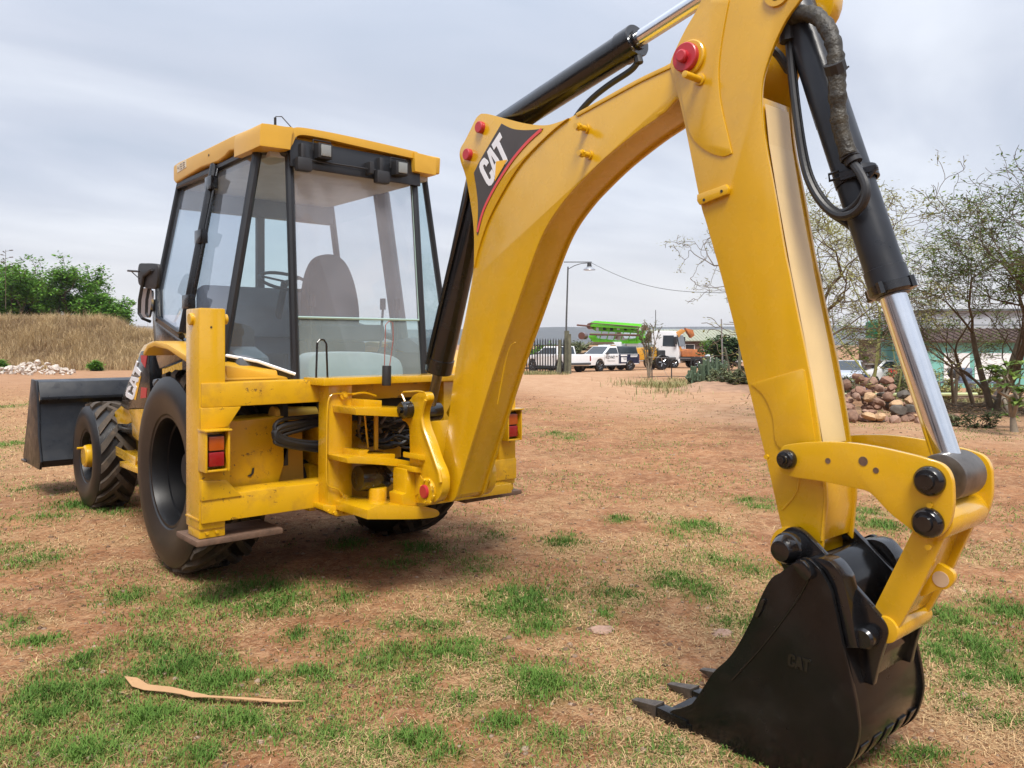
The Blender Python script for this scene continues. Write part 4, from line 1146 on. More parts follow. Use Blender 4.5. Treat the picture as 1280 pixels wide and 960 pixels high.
# roof: shaped shell with raised lip at the corners
b = MB()
za, zb_ = 2.70, 2.845
def roof_side(u):   # left edge profile traced
    pts = [(216.5, 207), (222, 203), (262, 183.5), (290, 169.5), (326, 154.5, 'c'), (325, 180, 'c'), (286, 189), (280, 196), (272, 202), (250, 210), (219, 229), (216.5, 226)]
    return pts
rp = [pu(-.705, *p[:2]) for p in roof_side(0)]
prof = [(p.y, p.z) for p in rp]
b.prism([Vector((-.705, y, z)) for y, z in prof], (.16, 0, 0))
b.prism([Vector((.475, y, z)) for y, z in prof], (.16, 0, 0))
# cap between the sides: dips in the middle at the rear
ys = [.165, .40, 1.0, 1.55, 1.80, 1.84]
ztop_ = [2.80, 2.845, 2.85, 2.84, 2.82, 2.77]
prc = [(.235, 2.80), (.40, 2.85), (1.0, 2.855), (1.5, 2.84), (1.72, 2.81), (1.78, 2.74), (1.75, 2.70), (.30, 2.72), (.235, 2.765)]
b.prism([Vector((-.56, y, z)) for y, z in prc], (1.05, 0, 0))
roof = P('roof', b, 'yellow_roof', bevel=.022, bseg=3)
# rear corner blocks and lip over the rear window
b = MB()
b.V([(325, 182, 'c'), (326, 157), (332, 154.5), (355, 158), (367, 160), (365, 170), (363, 187, 'c')], .155, .155, .55)
b.V([(518, 190, 'c'), (540, 196), (545, 200), (545, 219, 'c'), (519, 214, 'c')], .155, .155, .55)
b.V([(362, 163, 'c'), (372, 159), (400, 163), (440, 171), (480, 180), (522, 190, 'c'), (522, 199, 'c'), (480, 190), (440, 181), (400, 172), (374, 169), (366, 180), (362, 187, 'c')], .175, .175, .42)
P('roof_rear_lip', b, 'yellow_roof', roof, bevel=.010, bseg=3)
b = MB(); b.box((-.62, .26, 2.66), (.56, 1.72, 2.70)); P('headliner', b, 'headliner', roof)
b = MB(); b.prism([Vector((-.52, .19, 2.60)), Vector((.45, .19, 2.60)), Vector((.45, .20, 2.775)), Vector((-.52, .20, 2.775))], (0, .02, 0)); P('header_panel', b, 'trim', roof, bevel=.005)
c = pu(-.706, 261, 194); b = MB(); b.cyl(c, c + Vector((-.002, 0, 0)), .008, seg=10); P('hole', b, 'dark', roof)
q = [pu(-.7055, *p) for p in ((222, 216), (233, 209), (233, 199.5), (221, 206.5))]
b = MB(); b.prism(q, (-.002, 0, 0)); dn = P('model_decal', b, mat('number_decal', (.62, .55, .42), .5), roof)
f = quadmap([p + Vector((-.002, 0, 0)) for p in q]); b = MB()
SEG = {'a': (0, 1, 1, 1), 'b': (1, 1, 1, .5), 'c': (1, .5, 1, 0), 'd': (0, 0, 1, 0), 'e': (0, .5, 0, 0), 'f': (0, 1, 0, .5), 'g': (0, .5, 1, .5)}
for i, dg in enumerate(('bcfg', 'abdeg', 'abcdefg')):
    for s_ in dg:
        x0, y0, x1, y1 = SEG[s_]
        X = lambda x: .1 + i * .29 + x * .19
        b.tube([f(X(x0), .2 + y0 * .6), f(X(x1), .2 + y1 * .6)], .0035, 4)
P('digit', b, mat('number_ink', (.30, .26, .22), .6), roof)
b = MB(); a0 = pu(-.55, 344, 156)
b.tube([a0, a0 + Vector((0, -.01, .05)), a0 + Vector((.02, -.05, .045)), a0 + Vector((.05, -.12, -.03)), a0 + Vector((.06, -.17, -.11))], .0035, 5); b.tube([a0, a0 + Vector((0, 0, .045))], .009, 6)
P('aerial_lead', b, 'dark', roof)
# work lamps on the rear of the roof
for (x, y) in ((407, 188.5), (503, 210)):
    c = pv(.12, x, y); b = MB()
    b.box((c.x - .048, .12, c.z - .046), (c.x + .048, .20, c.z + .046)); b.tube([c + Vector((-.06, .05, 0)), c + Vector((-.06, .05, .07)), c + Vector((.06, .05, .07)), c + Vector((.06, .05, 0))], .006, 5)
    o = P('work_lamp', b, 'dark', bevel=.008)
    b = MB(); b.box((c.x - .034, .108, c.z - .036), (c.x + .034, .12, c.z + .036)); P('lens', b, 'lamp', o, bevel=.005)
for (x, y) in ((380, 206), (478, 222)):
    c = pv(.15, x, y); b = MB()
    b.box((c.x - .05, .13, c.z - .04), (c.x + .05, .19, c.z + .045)); b.box((c.x - .015, .16, c.z), (c.x + .02, .24, c.z + .14))
    P('wiper_motor', b, 'dark', bevel=.015)
b = MB(); c = pv(.15, 464, 212); b.box((c.x - .02, .13, c.z - .03), (c.x + .01, .2, c.z + .05)); P('window_latch', b, 'dark', bevel=.005)
b = MB(); c = pv(.15, 430, 203); b.tube([pv(.165, 380, 199), pv(.165, 470, 213)], .006, 5); P('wiper_arm', b, 'dark')
# white edge and black skirt under the quarter glass, fenders
b = MB()
b.tube([LRb + Vector((.0, -.01, .075)), Vector((-.72, .21, 1.395)), RLb + Vector((-.01, -.02, .045))], .010, 6); P('glass_edge', b, 'white')
b = MB()
b.prism([LRb + Vector((0, 0, .07)), Vector((-.72, .22, 1.385)), RLb + Vector((-.01, 0, .035)), RLb + Vector((-.01, 0, -.04)), Vector((-.885, .35, 1.25))], (.0, .05, 0))
b.box((-.90, .36, 1.2), (-.80, 1.0, 1.40))
P('cab_skirt', b, 'black')
def fender(sx):
    b = MB()
    prof = [(-.02, 1.285), (.0, 1.36), (.20, 1.425), (.45, 1.465), (.80, 1.52), (1.05, 1.53), (1.22, 1.50), (1.30, 1.44), (1.29, 1.41), (1.20, 1.46), (1.05, 1.495), (.80, 1.485), (.45, 1.43), (.20, 1.39), (.03, 1.33), (.01, 1.285)]
    prof = [(.14, 1.29), (.16, 1.34), (.30, 1.385), (.45, 1.43), (.80, 1.50), (1.05, 1.52), (1.20, 1.50), (1.30, 1.44), (1.285, 1.42), (1.18, 1.47), (1.05, 1.485), (.80, 1.465), (.45, 1.39), (.30, 1.35), (.19, 1.31), (.18, 1.29)]
    x0, x1 = (-1.06, -.62) if sx < 0 else (.55, 1.06)
    b.prism([Vector((x0, y, z)) for y, z in prof], (x1 - x0, 0, 0))
    b.box((x0 + .06 if sx < 0 else x0, .15, 1.2855), (x1 if sx < 0 else x1 - .06, .22, 1.30))
    P('fender', b, 'yellow_roof', bevel=.012)
    b = MB(); xi = -.56 if sx < 0 else .50
    b.box((xi, .2, .75), (xi + .03, 1.95, 1.44)); P('inner_fender', b, 'dark')
fender(-1); fender(1)
b = MB(); b.prism([pv(.145, x, y) for x, y in ((283, 457), (312, 462), (358, 471), (372, 476), (373, 480), (283, 480))], (0, .12, 0)); P('fender_corner', b, 'yellow_roof', bevel=.012)
# interior
b = MB()
b.box((-.84, .22, 1.18), (.78, 1.85, 1.24)); b.box((-.55, 1.45, 1.24), (.5, 1.72, 1.62)); 
b.prism([Vector((-.55, v, z)) for v, z in ((1.40, 1.55), (1.75, 1.55), (1.75, 1.92), (1.62, 1.95), (1.45, 1.78))], (1.0, 0, 0))
P('dashboard', b, 'interior', bevel=.03)
b = MB(); b.prism([Vector((-.62, v, z)) for v, z in ((.25, 1.24), (.25, 1.42), (.50, 1.50), (.80, 1.50), (1.0, 1.24))], (-.20, 0, 0)); b.prism([Vector((.55, v, z)) for v, z in ((.25, 1.24), (.25, 1.45), (.50, 1.55), (.9, 1.50), (1.1, 1.24))], (.22, 0, 0))
P('side_console', b, 'interior', bevel=.03)
b = MB()
c = Vector((-.02, 1.33, 1.98)); ax = Vector((0, -.45, 1)).normalized(); a_ = Vector((1, 0, 0)); b2 = ax.cross(a_)
b.tube([c + (a_ * math.cos(t * math.pi / 12) + b2 * math.sin(t * math.pi / 12)) * .19 for t in range(25)], .014, 6, cap=False)
for t in (0.5, 2.6, 4.7): b.tube([c, c + (a_ * math.cos(t) + b2 * math.sin(t)) * .19], .009, 5)
b.cyl(c, c - ax * .4, .028)
P('steering_wheel', b, 'dark')
b = MB()
sb = spline([(-.20, 1.45, 'c'), (-.26, 1.70), (-.23, 1.95), (-.14, 2.12), (0, 2.17), (.14, 2.12), (.23, 1.95), (.26, 1.70), (.20, 1.45, 'c')])
b.prism([Vector((.16 + x * .84, .86 + (z - 1.45) * .10, z)) for x, z in sb], (0, .12, 0))
b.box((-.10, .60, 1.52), (.42, 1.10, 1.64)); b.box((0, .7, 1.24), (.32, 1.0, 1.52))
P('seat', b, 'seat', bevel=.04, bseg=3)
b = MB()
for x, y_ in ((.45, .55), (.36, .60), (-.25, .5), (-.33, .6)):
    b.tube([(x, y_, 1.24), (x + .02, y_ - .03, 1.75)], .009, 6); b.tube([(x + .02, y_ - .03, 1.75), (x + .02, y_ - .03, 1.83)], .022, 8)
P('control_lever', b, 'dark')
b = MB(); c = pv(.10, 0, 0); 
b.V([(390, 445), (425, 440), (470, 441), (500, 450), (505, 478, 'c'), (385, 478, 'c')], .30, .30, .50); P('rear_console', b, 'headliner', bevel=.02)
b = MB(); b.V([(284, 408), (298, 404), (313, 408), (318, 414, 'c'), (318, 470, 'c'), (284, 462, 'c')], .45, .45, .6); P('rear_speaker_box', b, 'dark', bevel=.01)
# mirror and bracket
b = MB()
b.U([(173, 331), (180, 329), (193, 329.5), (197, 333), (196, 352), (192, 361), (176, 358), (172, 350)], -.95, -.95, -.92)
mr_ = P('mirror', b, 'dark', bevel=.01)
b = MB(); b.tube([pu(-.96, 190, 337), pu(-.96, 180, 345), pu(-.96, 174.5, 375), pu(-.96, 174, 392), pu(-.96, 178, 398), pu(-.90, 188, 402)], .012, 6)
b.tube([pu(-.98, 160, 338.5), pu(-.98, 174, 339.5)], .008, 5); b.tube([pu(-.98, 165, 340), pu(-.98, 174, 348)], .004, 5)
P('mirror_bracket', b, 'dark', mr_)
b = MB(); b.U([(176, 364), (190, 363), (188, 392), (184, 397), (176, 392)], -.93, -.935, -.92)
P('mirror_glass', b, mat('mirror_glass', (.9, .9, .9), .05, metal=1.0), mr_)

# ---- sideshift carriage ------------------------------------------------------------
VC = -.15
b = MB()
b.V(C([(411, 478), (440.5, 478), (440.5, 634), (410, 634)]), VC, VC, VC + .13)
zt = pv(VC, 420, 472).z
x0 = pv(-.19, 403.5, 475).x
b.box((x0, -.20, zt - .045), (x0 + 1.15, .06, zt))
b.box((x0 + .90, VC, .52), (x0 + 1.06, VC + .13, zt - .045))
b.V(C([(404, 631), (437, 634), (470, 630), (640, 604), (640, 616), (470, 642), (420, 646), (404, 638)]), -.16, -.16, .04)
b.box((x0 + .03, .003, .50), (x0 + 1.1, .03, .53))
P('slide_carriage', b, 'yellow', bevel=.008)
b = MB(); 
for k in range(6):
    c = pv(-.165, 411 + k * 7.0, 640 + (1 if k % 2 else -1)); b.cyl(c, c + Vector((0, -.015, 0)), .012, seg=6)
P('clamp_bolt', b, 'yellow_worn')
# kingpost brackets and hinge arms
b = MB()
b.V([(431, 509, 'c'), (440, 508), (505, 509), (515, 512), (516, 518), (505, 520), (432, 517, 'c')], -.30, -.42, -.12)
b.V([(425, 571, 'c'), (440, 569), (480, 571), (512, 577), (512, 583), (465, 579), (426, 577, 'c')], -.30, -.38, -.12)
b.V([(442, 562, 'c'), (455, 561, 'c'), (455, 566), (487, 566, 'c'), (487, 576, 'c'), (442, 573, 'c')], -.28, -.34, -.14)
b.V(C([(440, 498), (462, 499), (462, 509), (440, 509)]), -.16, -.30, -.10)
b.V([(440, 632, 'c'), (460, 626), (505, 628), (526, 632), (526, 640), (500, 643), (440, 643, 'c')], -.35, -.52, -.14)
P('kingpost_bracket', b, 'yellow', bevel=.007)
b = MB(); c0 = pv(-.30, 472, 609); c1 = pv(-.30, 472, 628); b.cyl(c1, c0, .055); P('lower_kingpin', b, 'yellow', bevel=.004)
b = MB(); b.cyl(pv(-.2, 470, 507), pv(-.2, 470, 562), .014); b.cyl(pv(-.2, 456, 520), pv(-.2, 460, 560), .006); P('kingpin_rod', b, 'yellow_worn')
b = MB(); b.tube([pv(-.25, 447, 598), pv(-.25, 462, 597), pv(-.25, 478, 596), pv(-.25, 486, 600)], [.075, .080, .072, .050], 20); P('swing_cylinder', b, 'black')
b = MB(); b.cyl(pv(-.27, 482, 597), pv(-.34, 502, 603), .024); P('swing_rod', b, 'steel')
b = MB(); c = pv(-.34, 503, 604); b.cyl(c, c + Vector((.05, -.01, 0)), .042); P('swing_rod_eye', b, 'black', bevel=.004)
# bundles of black hoses in the bay
b = MB(); rng = random.Random(4)
for k in range(26):
    x0_ = rng.uniform(443, 466); y0_ = rng.uniform(518, 560); v_ = rng.uniform(-.06, .22)
    pts = []
    for i in range(7):
        pts.append(pv(v_ + rng.uniform(-.03, .03), x0_ + i * rng.uniform(8, 12), y0_ + rng.uniform(-9, 9)))
    sp = []
    for i in range(len(pts) - 1):
        for t in (0, .33, .66): sp.append(pts[i].lerp(pts[i + 1], t))
    for _ in range(3): sp = [sp[0]] + [(sp[i - 1] + sp[i] + sp[i + 1]) / 3 for i in range(1, len(sp) - 1)] + [sp[-1]]
    b.tube(sp, rng.uniform(.007, .014), 6)
P('hydraulic_hose_bundle', b, 'hose')
b = MB()
for k in range(9):
    c = pv(-.02, 452 + (k % 3) * 22 + rng.uniform(-3, 3), 530 + (k // 3) * 11)
    b = MB(); b.cyl(c, c + Vector((rng.uniform(-.05, .05), 0, .05)), .011, seg=6); P('hose_fitting', b, 'steel')
b = MB()
def smooth_path(pts, it=3, sub=4):
    sp = []
    for i in range(len(pts) - 1):
        for t in range(sub): sp.append(Vector(pts[i]).lerp(Vector(pts[i + 1]), t / sub))
    sp.append(Vector(pts[-1]))
    for _ in range(it): sp = [sp[0]] + [(sp[i - 1] + sp[i] + sp[i + 1]) / 3 for i in range(1, len(sp) - 1)] + [sp[-1]]
    return sp
for yy, r_ in ((0, .020), (5, .016), (-9, .013), (12, .012)):
    b.tube(smooth_path([pv(.1, 412, 522 + yy * .4), pv(.08, 380, 528 + yy * .7), pv(.05, 352, 532 + yy), pv(.03, 340, 541 + yy * .9), pv(.03, 350, 551 + yy * .5), pv(.06, 380, 557 + yy * .4), pv(.09, 412, 558 + yy * .6)]), r_, 8)
P('looped_hose', b, 'hose')
b = MB(); b.tube(smooth_path([pv(-.16, 448, 492), pv(-.17, 432, 492), pv(-.165, 412, 492), pv(-.165, 409, 510), pv(-.165, 408, 560), pv(-.165, 408, 600), pv(-.165, 410, 609), pv(-.17, 424, 611), pv(-.17, 430, 622)], 2), .0055, 6)
b.tube(smooth_path([pv(-.17, 440, 493), pv(-.17, 455, 490), pv(-.16, 470, 495)], 2), .007, 6)
for (x, y) in ((428, 494), (431, 623)):
    c = pv(-.15, x, y); b.cyl(c, c + Vector((0, -.02, 0)), .025, seg=16); b.cyl(c + Vector((0, -.02, 0)), c + Vector((0, -.035, 0)), .012, seg=6)
P('grease_pipe', b, 'yellow')
# boom lock handles behind the cab
b = MB()
b.tube([pv(-.06, 395, 476), pv(-.06, 396.5, 428), pv(-.06, 400, 424.5), pv(-.06, 405, 425), pv(-.06, 408, 430), pv(-.06, 409.5, 476)], .0065, 8); P('lock_handle', b, 'black')
b = MB()
b.tube([pv(-.21, 480.5, 458), pv(-.21, 482, 406), pv(-.21, 486, 401.5), pv(-.21, 491, 403), pv(-.21, 491.5, 425), pv(-.21, 487, 458)], .0028, 6)
o = P('latch_lever', b, mat('rust_red_wire', (.28, .09, .07), .5))
b = MB(); b.tube([pv(-.215, 483.5, 457), pv(-.215, 483, 482)], .028, 14); P('grip', b, 'dark', o, bevel=.004)

# ---- swing frame (mast) ---------------------------------------------------------------
UM = -.06
mast = [(517, 494), (524, 490.5), (531, 491), (533.5, 499), (530, 508), (528, 520), (530, 533), (537, 552), (545, 575), (550.5, 588), (553, 600), (552, 615), (546, 626), (538, 629, 'c'), (519, 629, 'c'),
        (518, 612, 'c'), (519, 588, 'c'), (512, 584, 'c'), (511.5, 540), (508, 529), (503, 526, 'c'), (500, 520, 'c'), (507, 505), (512, 500)]
b = MB(); b.U(mast, UM, UM, UM + .055)
b.U(mast, UM, .285, .34)
b.U(C([(512, 528), (521, 528), (524, 600), (514, 600)]), UM, UM + .055, .285)
b.V(C([(498, 585), (513, 583), (513, 628), (512, 630), (494, 629), (493, 616), (498, 614)]), -.42, -.50, -.36)
b.V(C([(505, 581), (524, 583), (524, 590), (505, 588)]), -.47, -.56, -.40)
swf = P('swing_frame', b, 'yellow', bevel=.009)
b = MB(); b.tube(smooth_path([pu(UM - .004, x, y) for x, y in ((532, 500), (529, 510), (527, 521), (529, 534), (536, 553), (544, 576), (549, 590), (551, 603))], 1), .011, 6); P('edge_flange', b, 'yellow', swf)
b = MB(); b.V(C([(513, 566), (528, 568), (528, 575), (513, 573)]), -.52, -.60, -.44); P('stop_block', b, 'yellow', swf, bevel=.005)
b = MB(); b.U([(516, 590), (524, 592), (529, 602), (527, 612), (518, 620), (515, 605)], UM, UM - .004, UM); P('recess', b, 'yellow_worn', swf)
for k in range(8):
    a_ = k * math.pi / 4 + .3; c_ = pu(UM - .02, 534.6, 614) + Vector((0, math.cos(a_) * .066, math.sin(a_) * .066)); b = MB(); b.cyl(c_, c_ + Vector((-.010, 0, 0)), .009, seg=6); P('bolt', b, 'yellow', swf)
piv = pu(UM, 534.6, 614)
b = MB(); b.lathe([(.05, .078), (-.01, .078), (-.02, .070), (-.02, 0)], piv, (1, 0, 0), 28); b.cyl(piv, piv + Vector((.40, 0, 0)), .06)
P('boom_pivot_boss', b, 'yellow')
b = MB(); b.lathe([(.0, .040), (-.030, .040), (-.034, .034), (-.034, 0)], piv, (1, 0, 0), 24); P('boom_pivot_pin', b, 'red')
tp = pu(UM, 512, 512)
b = MB(); b.lathe([(.03, .052), (-.03, .052), (-.045, .040), (-.045, 0)], tp + Vector((-.02, 0, 0)), (1, 0, 0), 28); b.lathe([(0, .02), (-.012, .02), (-.012, 0)], tp + Vector((-.066, 0, 0)), (1, 0, 0), 6)
P('mast_pin', b, 'black')
b = MB(); b.tube([pu(UM - .02, 508, 506), pu(UM - .02, 502, 492), pu(UM - .02, 505, 490), pu(UM - .02, 522, 489), pu(UM - .02, 530, 490)], .006, 6)
P('hose_guard', b, 'yellow')

# ---- boom ---------------------------------------------------------------------------------
UBL, UBR = .03, .25
UCC = .14
boom = [(603, 142.5), (612, 143), (635, 149), (660, 155), (683, 157), (700, 153), (720, 143), (765, 118), (813, 93), (848, 74), (880, 66), (888, 95), (870, 115, 'c'), (846, 124, 'c'),
        (827, 143), (793, 167), (753, 200), (722, 231), (703, 253), (683, 283), (667, 320), (640, 398), (622, 450), (597, 530), (573, 610), (569, 622), (564, 626.5), (552, 626.5, 'c'), (548, 618),
        (549, 600), (556, 558), (570, 455), (583, 390), (590, 350), (594, 315), (594, 290), (590, 255), (584, 222), (577, 200), (577, 187), (583, 176), (590, 162), (597, 148)]
def inset(poly, d):
    """inset a polygon given as (y,z) points"""
    n = len(poly); area = sum(poly[i][0] * poly[(i + 1) % n][1] - poly[(i + 1) % n][0] * poly[i][1] for i in range(n))
    s = 1 if area > 0 else -1; res = []
    for i in range(n):
        a = Vector(poly[i - 1]); c = Vector(poly[i]); e_ = Vector(poly[(i + 1) % n])
        n1 = (c - a); n2 = (e_ - c)
        if n1.length < 1e-6 or n2.length < 1e-6: res.append(tuple(c)); continue
        n1.normalize(); n2.normalize()
        m_ = Vector((-(n1.y + n2.y), n1.x + n2.x)); m_.normalize()
        res.append(tuple(c + m_ * d * s))
    return res
bp2 = [(p.y, p.z) for p in (pu(UBL, x, y) for x, y in spline(boom, 5))]
b = MB()
b.prism([Vector((UBL, y, z)) for y, z in bp2], (.016, 0, 0))
b.prism([Vector((UBR - .016, y, z)) for y, z in bp2], (.016, 0, 0))
core = inset(bp2, .010)
# the hump is open between its plates: leave the core below the hump
hump0 = pu(UBL, 590, 268); 
cor = [(-0.0, 0)]
b.prism([Vector((UBL + .016, y, z)) for y, z in core if not (z > pu(UBL, 600, 250).z and y > pu(UBL, 668, 180).y - (z - pu(UBL, 668, 180).z) * .9)], (UBR - UBL - .032, 0, 0))
boom_o = P('boom', b, 'yellow', bevel=.004)
# doubling plate that makes the raised hump side
b = MB()
hp_ = [(603, 142.5, 'c'), (612, 143), (635, 149), (660, 155), (683, 157), (700, 153), (712, 148, 'c'), (692, 164), (670, 185), (650, 208), (630, 240), (612, 275), (600, 310), (594, 335, 'c'), (594, 290), (590, 255), (584, 222), (577, 200), (577, 187), (583, 176), (590, 162), (597, 148)]
b.U(hp_, UBL, UBL - .010, UBL); P('hump_plate', b, 'yellow', boom_o, bevel=.003)
b = MB(); b.U([(838, 80, 'c'), (800, 98), (760, 120), (720, 142, 'c'), (722, 146, 'c'), (762, 124), (803, 102), (842, 84, 'c')], UBL, UBL - .005, UBL); P('top_rail', b, 'yellow', boom_o, bevel=.002)
b = MB(); b.tube([pu(UBL - .002, 823, 144), pu(UBL - .002, 832, 138), pu(UBL - .002, 846, 122)], .010, 6); P('weld_bead', b, 'yellow', boom_o)
b = MB(); b.tube(smooth_path([pu(UBL - .001, 622, 505), pu(UBL - .001, 631, 455), pu(UBL - .001, 638, 432), pu(UBL - .001, 644, 428)], 1), .0035, 5); P('weld_bead', b, 'yellow', boom_o)
# decal
def dpx(x, y): return (560 + x / 5.65, 130 + y / 5.65)
dec = [(380, 138, 'c'), (420, 160), (470, 178), (540, 185), (610, 182), (674, 174, 'c'), (640, 205), (570, 268), (470, 385), (350, 570), (262, 745), (212, 930, 'c'), (203, 900, 'c'), (213, 800), (213, 700), (203, 600), (185, 487, 'c'), (225, 405), (300, 275)]
dl = [(*dpx(p[0], p[1]), *p[2:]) for p in dec]
b = MB(); b.U(dl, UBL - .010, UBL - .0125, UBL - .010); dc = P('boom_decal', b, 'decal_grey', boom_o)
cv = [(662, 178), (630, 205), (560, 268), (458, 385), (338, 570), (248, 745), (207, 905)]
b = MB(); pts = [pu(UBL - .0125, *dpx(x, y)) for x, y in cv]
sp = smooth_path(pts, 2, 4)
for i in range(len(sp) - 1):
    a_, c_ = sp[i], sp[i + 1]; t = (c_ - a_).normalized(); n_ = Vector((0, -t.z, t.y)) * .0085
    b.add([a_ - n_ + Vector((-.0015, 0, 0)), c_ - n_ + Vector((-.0015, 0, 0)), c_ + n_ + Vector((-.0015, 0, 0)), a_ + n_ + Vector((-.0015, 0, 0))], [(0, 1, 2, 3)])
P('red_stripe', b, 'decal_red', dc)
b = MB()
bt = [dpx(x, y) for x, y in ((338, 400), (430, 386), (330, 560))]
b.U(C(bt), UBL - .0125, UBL - .0135, UBL - .0125); P('triangle_border', b, 'decal_grey', dc)
b = MB(); bt = [dpx(x, y) for x, y in ((343, 406), (421, 394), (334, 545))]
b.U(C(bt), UBL - .0125, UBL - .0165, UBL - .0125); P('yellow_triangle', b, 'decal_yellow', dc)
q = [pu(UBL - .0125, *dpx(x, y)) for x, y in ((292, 597), (442, 372), (366, 200), (212, 440))]
w_, k_ = word_cat(q, (-.0022, 0, 0))
P('lettering', w_, 'decal_white', dc); P('letter_counter', k_, 'decal_grey', dc)
# red boss pins in the hump, bolts on the boom
for (x, y) in ((602, 159.5), (586.5, 193.5)):
    c = pu(UBL - .01, x, y); b = MB(); b.lathe([(0.01, .032), (-.022, .032), (-.026, .028), (-.026, 0)], c, (1, 0, 0), 24); b.cyl(c, c + Vector((.24, 0, 0)), .03)
    P('red_pin', b, 'red', boom_o)
for (x, y) in ((733, 161), (737, 194)):
    c = pu(UBL, x, y); b = MB(); b.cyl(c + Vector((.01, 0, 0)), c + Vector((-.075, 0, -.0)), .014, seg=14); b.cyl(c, c + Vector((-.012, 0, 0)), .022, seg=14)
    b.cyl(c + Vector((-.045, 0, 0)), c + Vector((-.062, 0, 0)), .019, seg=6)
    P('stub_bolt', b, 'yellow', boom_o)

# ---- cylinders ---------------------------------------------------------------------------------
def cylinder(a, b_, f, rb, rr_, ctr, barrelmat='black', rodmat='chrome'):
    """barrel from a to the fraction f of a-b, rod on to b"""
    a = Vector(a); b_ = Vector(b_); m = a.lerp(b_, f); t = (b_ - a).normalized()
    mb = MB(); L = (m - a).length
    mb.lathe([(.0, rb * .8), (.03, rb), (L - .09, rb), (L - .088, rb * 1.07), (L - .004, rb * 1.07), (L, rb * 1.03), (L, rr_ * 1.3), (L + .012, rr_ * 1.25), (L + .012, 0)], a, t, 36)
    o = P(ctr, mb, barrelmat)
    mb = MB(); mb.cyl(m - t * .1, b_ - t * .03, rr_, seg=28); P('rod', mb, rodmat, o)
    return o, m, t
# boom cylinder
pa = pu(UBL, 586.5, 193.5); a = Vector((UCC, pa.y, pa.z)); bb = pu(UCC, 537, 515)
o, m, t = cylinder(a, bb, .83, .078, .030, 'boom_cylinder', rodmat='steel')
b = MB(); b.cyl((UCC - .07, bb.y, bb.z), (UCC + .07, bb.y, bb.z), .058); P('rod_eye', b, 'black', o, bevel=.006)
b = MB(); b.tube([a + Vector((-.09, .0, -.1)), a.lerp(m, .5) + Vector((-.09, -.01, 0)), m + Vector((-.085, 0, .05))], .013, 6); P('oil_pipe', b, 'black', o)
# stick cylinder along the top of the boom
pa = pu(UBL, 602, 159.5); a = Vector((UCC, pa.y, pa.z)); e1 = pu(UCC, 797, 50)
top_pin = a + (e1 - a) * 1.72
o, m, t = cylinder(a, top_pin, 1 / 1.72, .073, .037, 'stick_cylinder')
b = MB(); hpth = smooth_path([pu(UCC, 797, 78), pu(UCC, 790, 88), pu(UCC, 765, 103), pu(UCC, 740, 122), pu(UCC, 722, 142), pu(UCC, 712, 160)]); b.tube(hpth, .015, 8); b.tube([pu(UCC, 797, 70), pu(UCC, 799, 79)], .02, 8); P('hose', b, 'hose', o)

# ---- stick ----------------------------------------------------------------------------------------
USL, USR = .02, .26
stick = [(905, -75), (960, -90), (1000, -60), (1008, -10), (1000, 0), (984, 22), (972, 45), (962, 70), (955, 92), (952, 110), (951.5, 135), (953.5, 160), (957, 185), (962, 210), (970, 253), (980, 313), (986.5, 343), (995, 386), (1005, 433),
         (1014, 479), (1019, 510), (1024, 545), (1030, 590), (1033, 625), (1031, 650), (1028, 686, 'c'), (1010, 667), (1000, 659), (990, 660), (978, 664, 'c'), (968, 620), (960, 584), (939.5, 500), (918, 409), (900, 340), (883, 280), (875, 252), (857, 162), (847, 118), (840, 92), (838, 78), (846, 58), (858, 34), (873, 8), (885, -25)]
sp2 = [(p.y, p.z) for p in (pu(USL, x, y) for x, y in spline(stick, 5))]
b = MB()
b.prism([Vector((USL, y, z)) for y, z in sp2], (.016, 0, 0)); b.prism([Vector((USR - .016, y, z)) for y, z in sp2], (.016, 0, 0))
zmid = pu(USL, 953, 108).z
box_low = [(p.y, p.z) for p in (pu(USL, x, y) for x, y in [(856, 120), (951, 118), (953.5, 160), (962, 210), (970, 253), (986.5, 343), (1005, 433), (1019, 510), (1030, 590), (1032, 640), (1026, 680), (1000, 662), (978, 664), (960, 584), (939.5, 500), (918, 409), (900, 340), (883, 280), (866, 205)])]
box_low = inset(box_low, .008)
b.prism([Vector((USL + .016, y, z)) for y, z in box_low], (USR - USL - .032, 0, 0))
b.prism([pu(USL, x, y) + Vector((.016, 0, 0)) for x, y in ((905, -70), (925, -80), (915, -10), (885, 55), (862, 55))], (USR - USL - .032, 0, 0)) if False else None
stk = P('stick', b, 'yellow', bevel=.004)
# rear plate in a paler tone of the yellow, inner top web
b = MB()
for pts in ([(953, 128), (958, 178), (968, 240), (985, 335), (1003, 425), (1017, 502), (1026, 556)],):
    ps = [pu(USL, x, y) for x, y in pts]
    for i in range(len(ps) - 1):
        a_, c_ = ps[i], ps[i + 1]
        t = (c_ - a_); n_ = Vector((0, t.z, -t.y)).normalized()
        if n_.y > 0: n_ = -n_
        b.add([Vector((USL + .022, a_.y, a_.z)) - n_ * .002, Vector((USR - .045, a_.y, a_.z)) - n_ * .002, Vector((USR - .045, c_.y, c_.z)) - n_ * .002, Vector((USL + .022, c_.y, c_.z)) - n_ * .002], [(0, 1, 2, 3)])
P('rear_plate', b, mat('pale_stick_plate', (.66, .47, .20), .33, coat=.3, var=.05), stk)
b = MB()
b.U([(852, 72), (862, 40), (890, 0, 'c'), (912, 0, 'c'), (903, 50), (899, 90), (902, 130), (912, 175), (916, 192, 'c'), (903, 196), (885, 190), (870, 178), (862, 165, 'c'), (851, 110)], USL, USL - .006, USL); P('boss_plate', b, 'yellow', stk, bevel=.003)
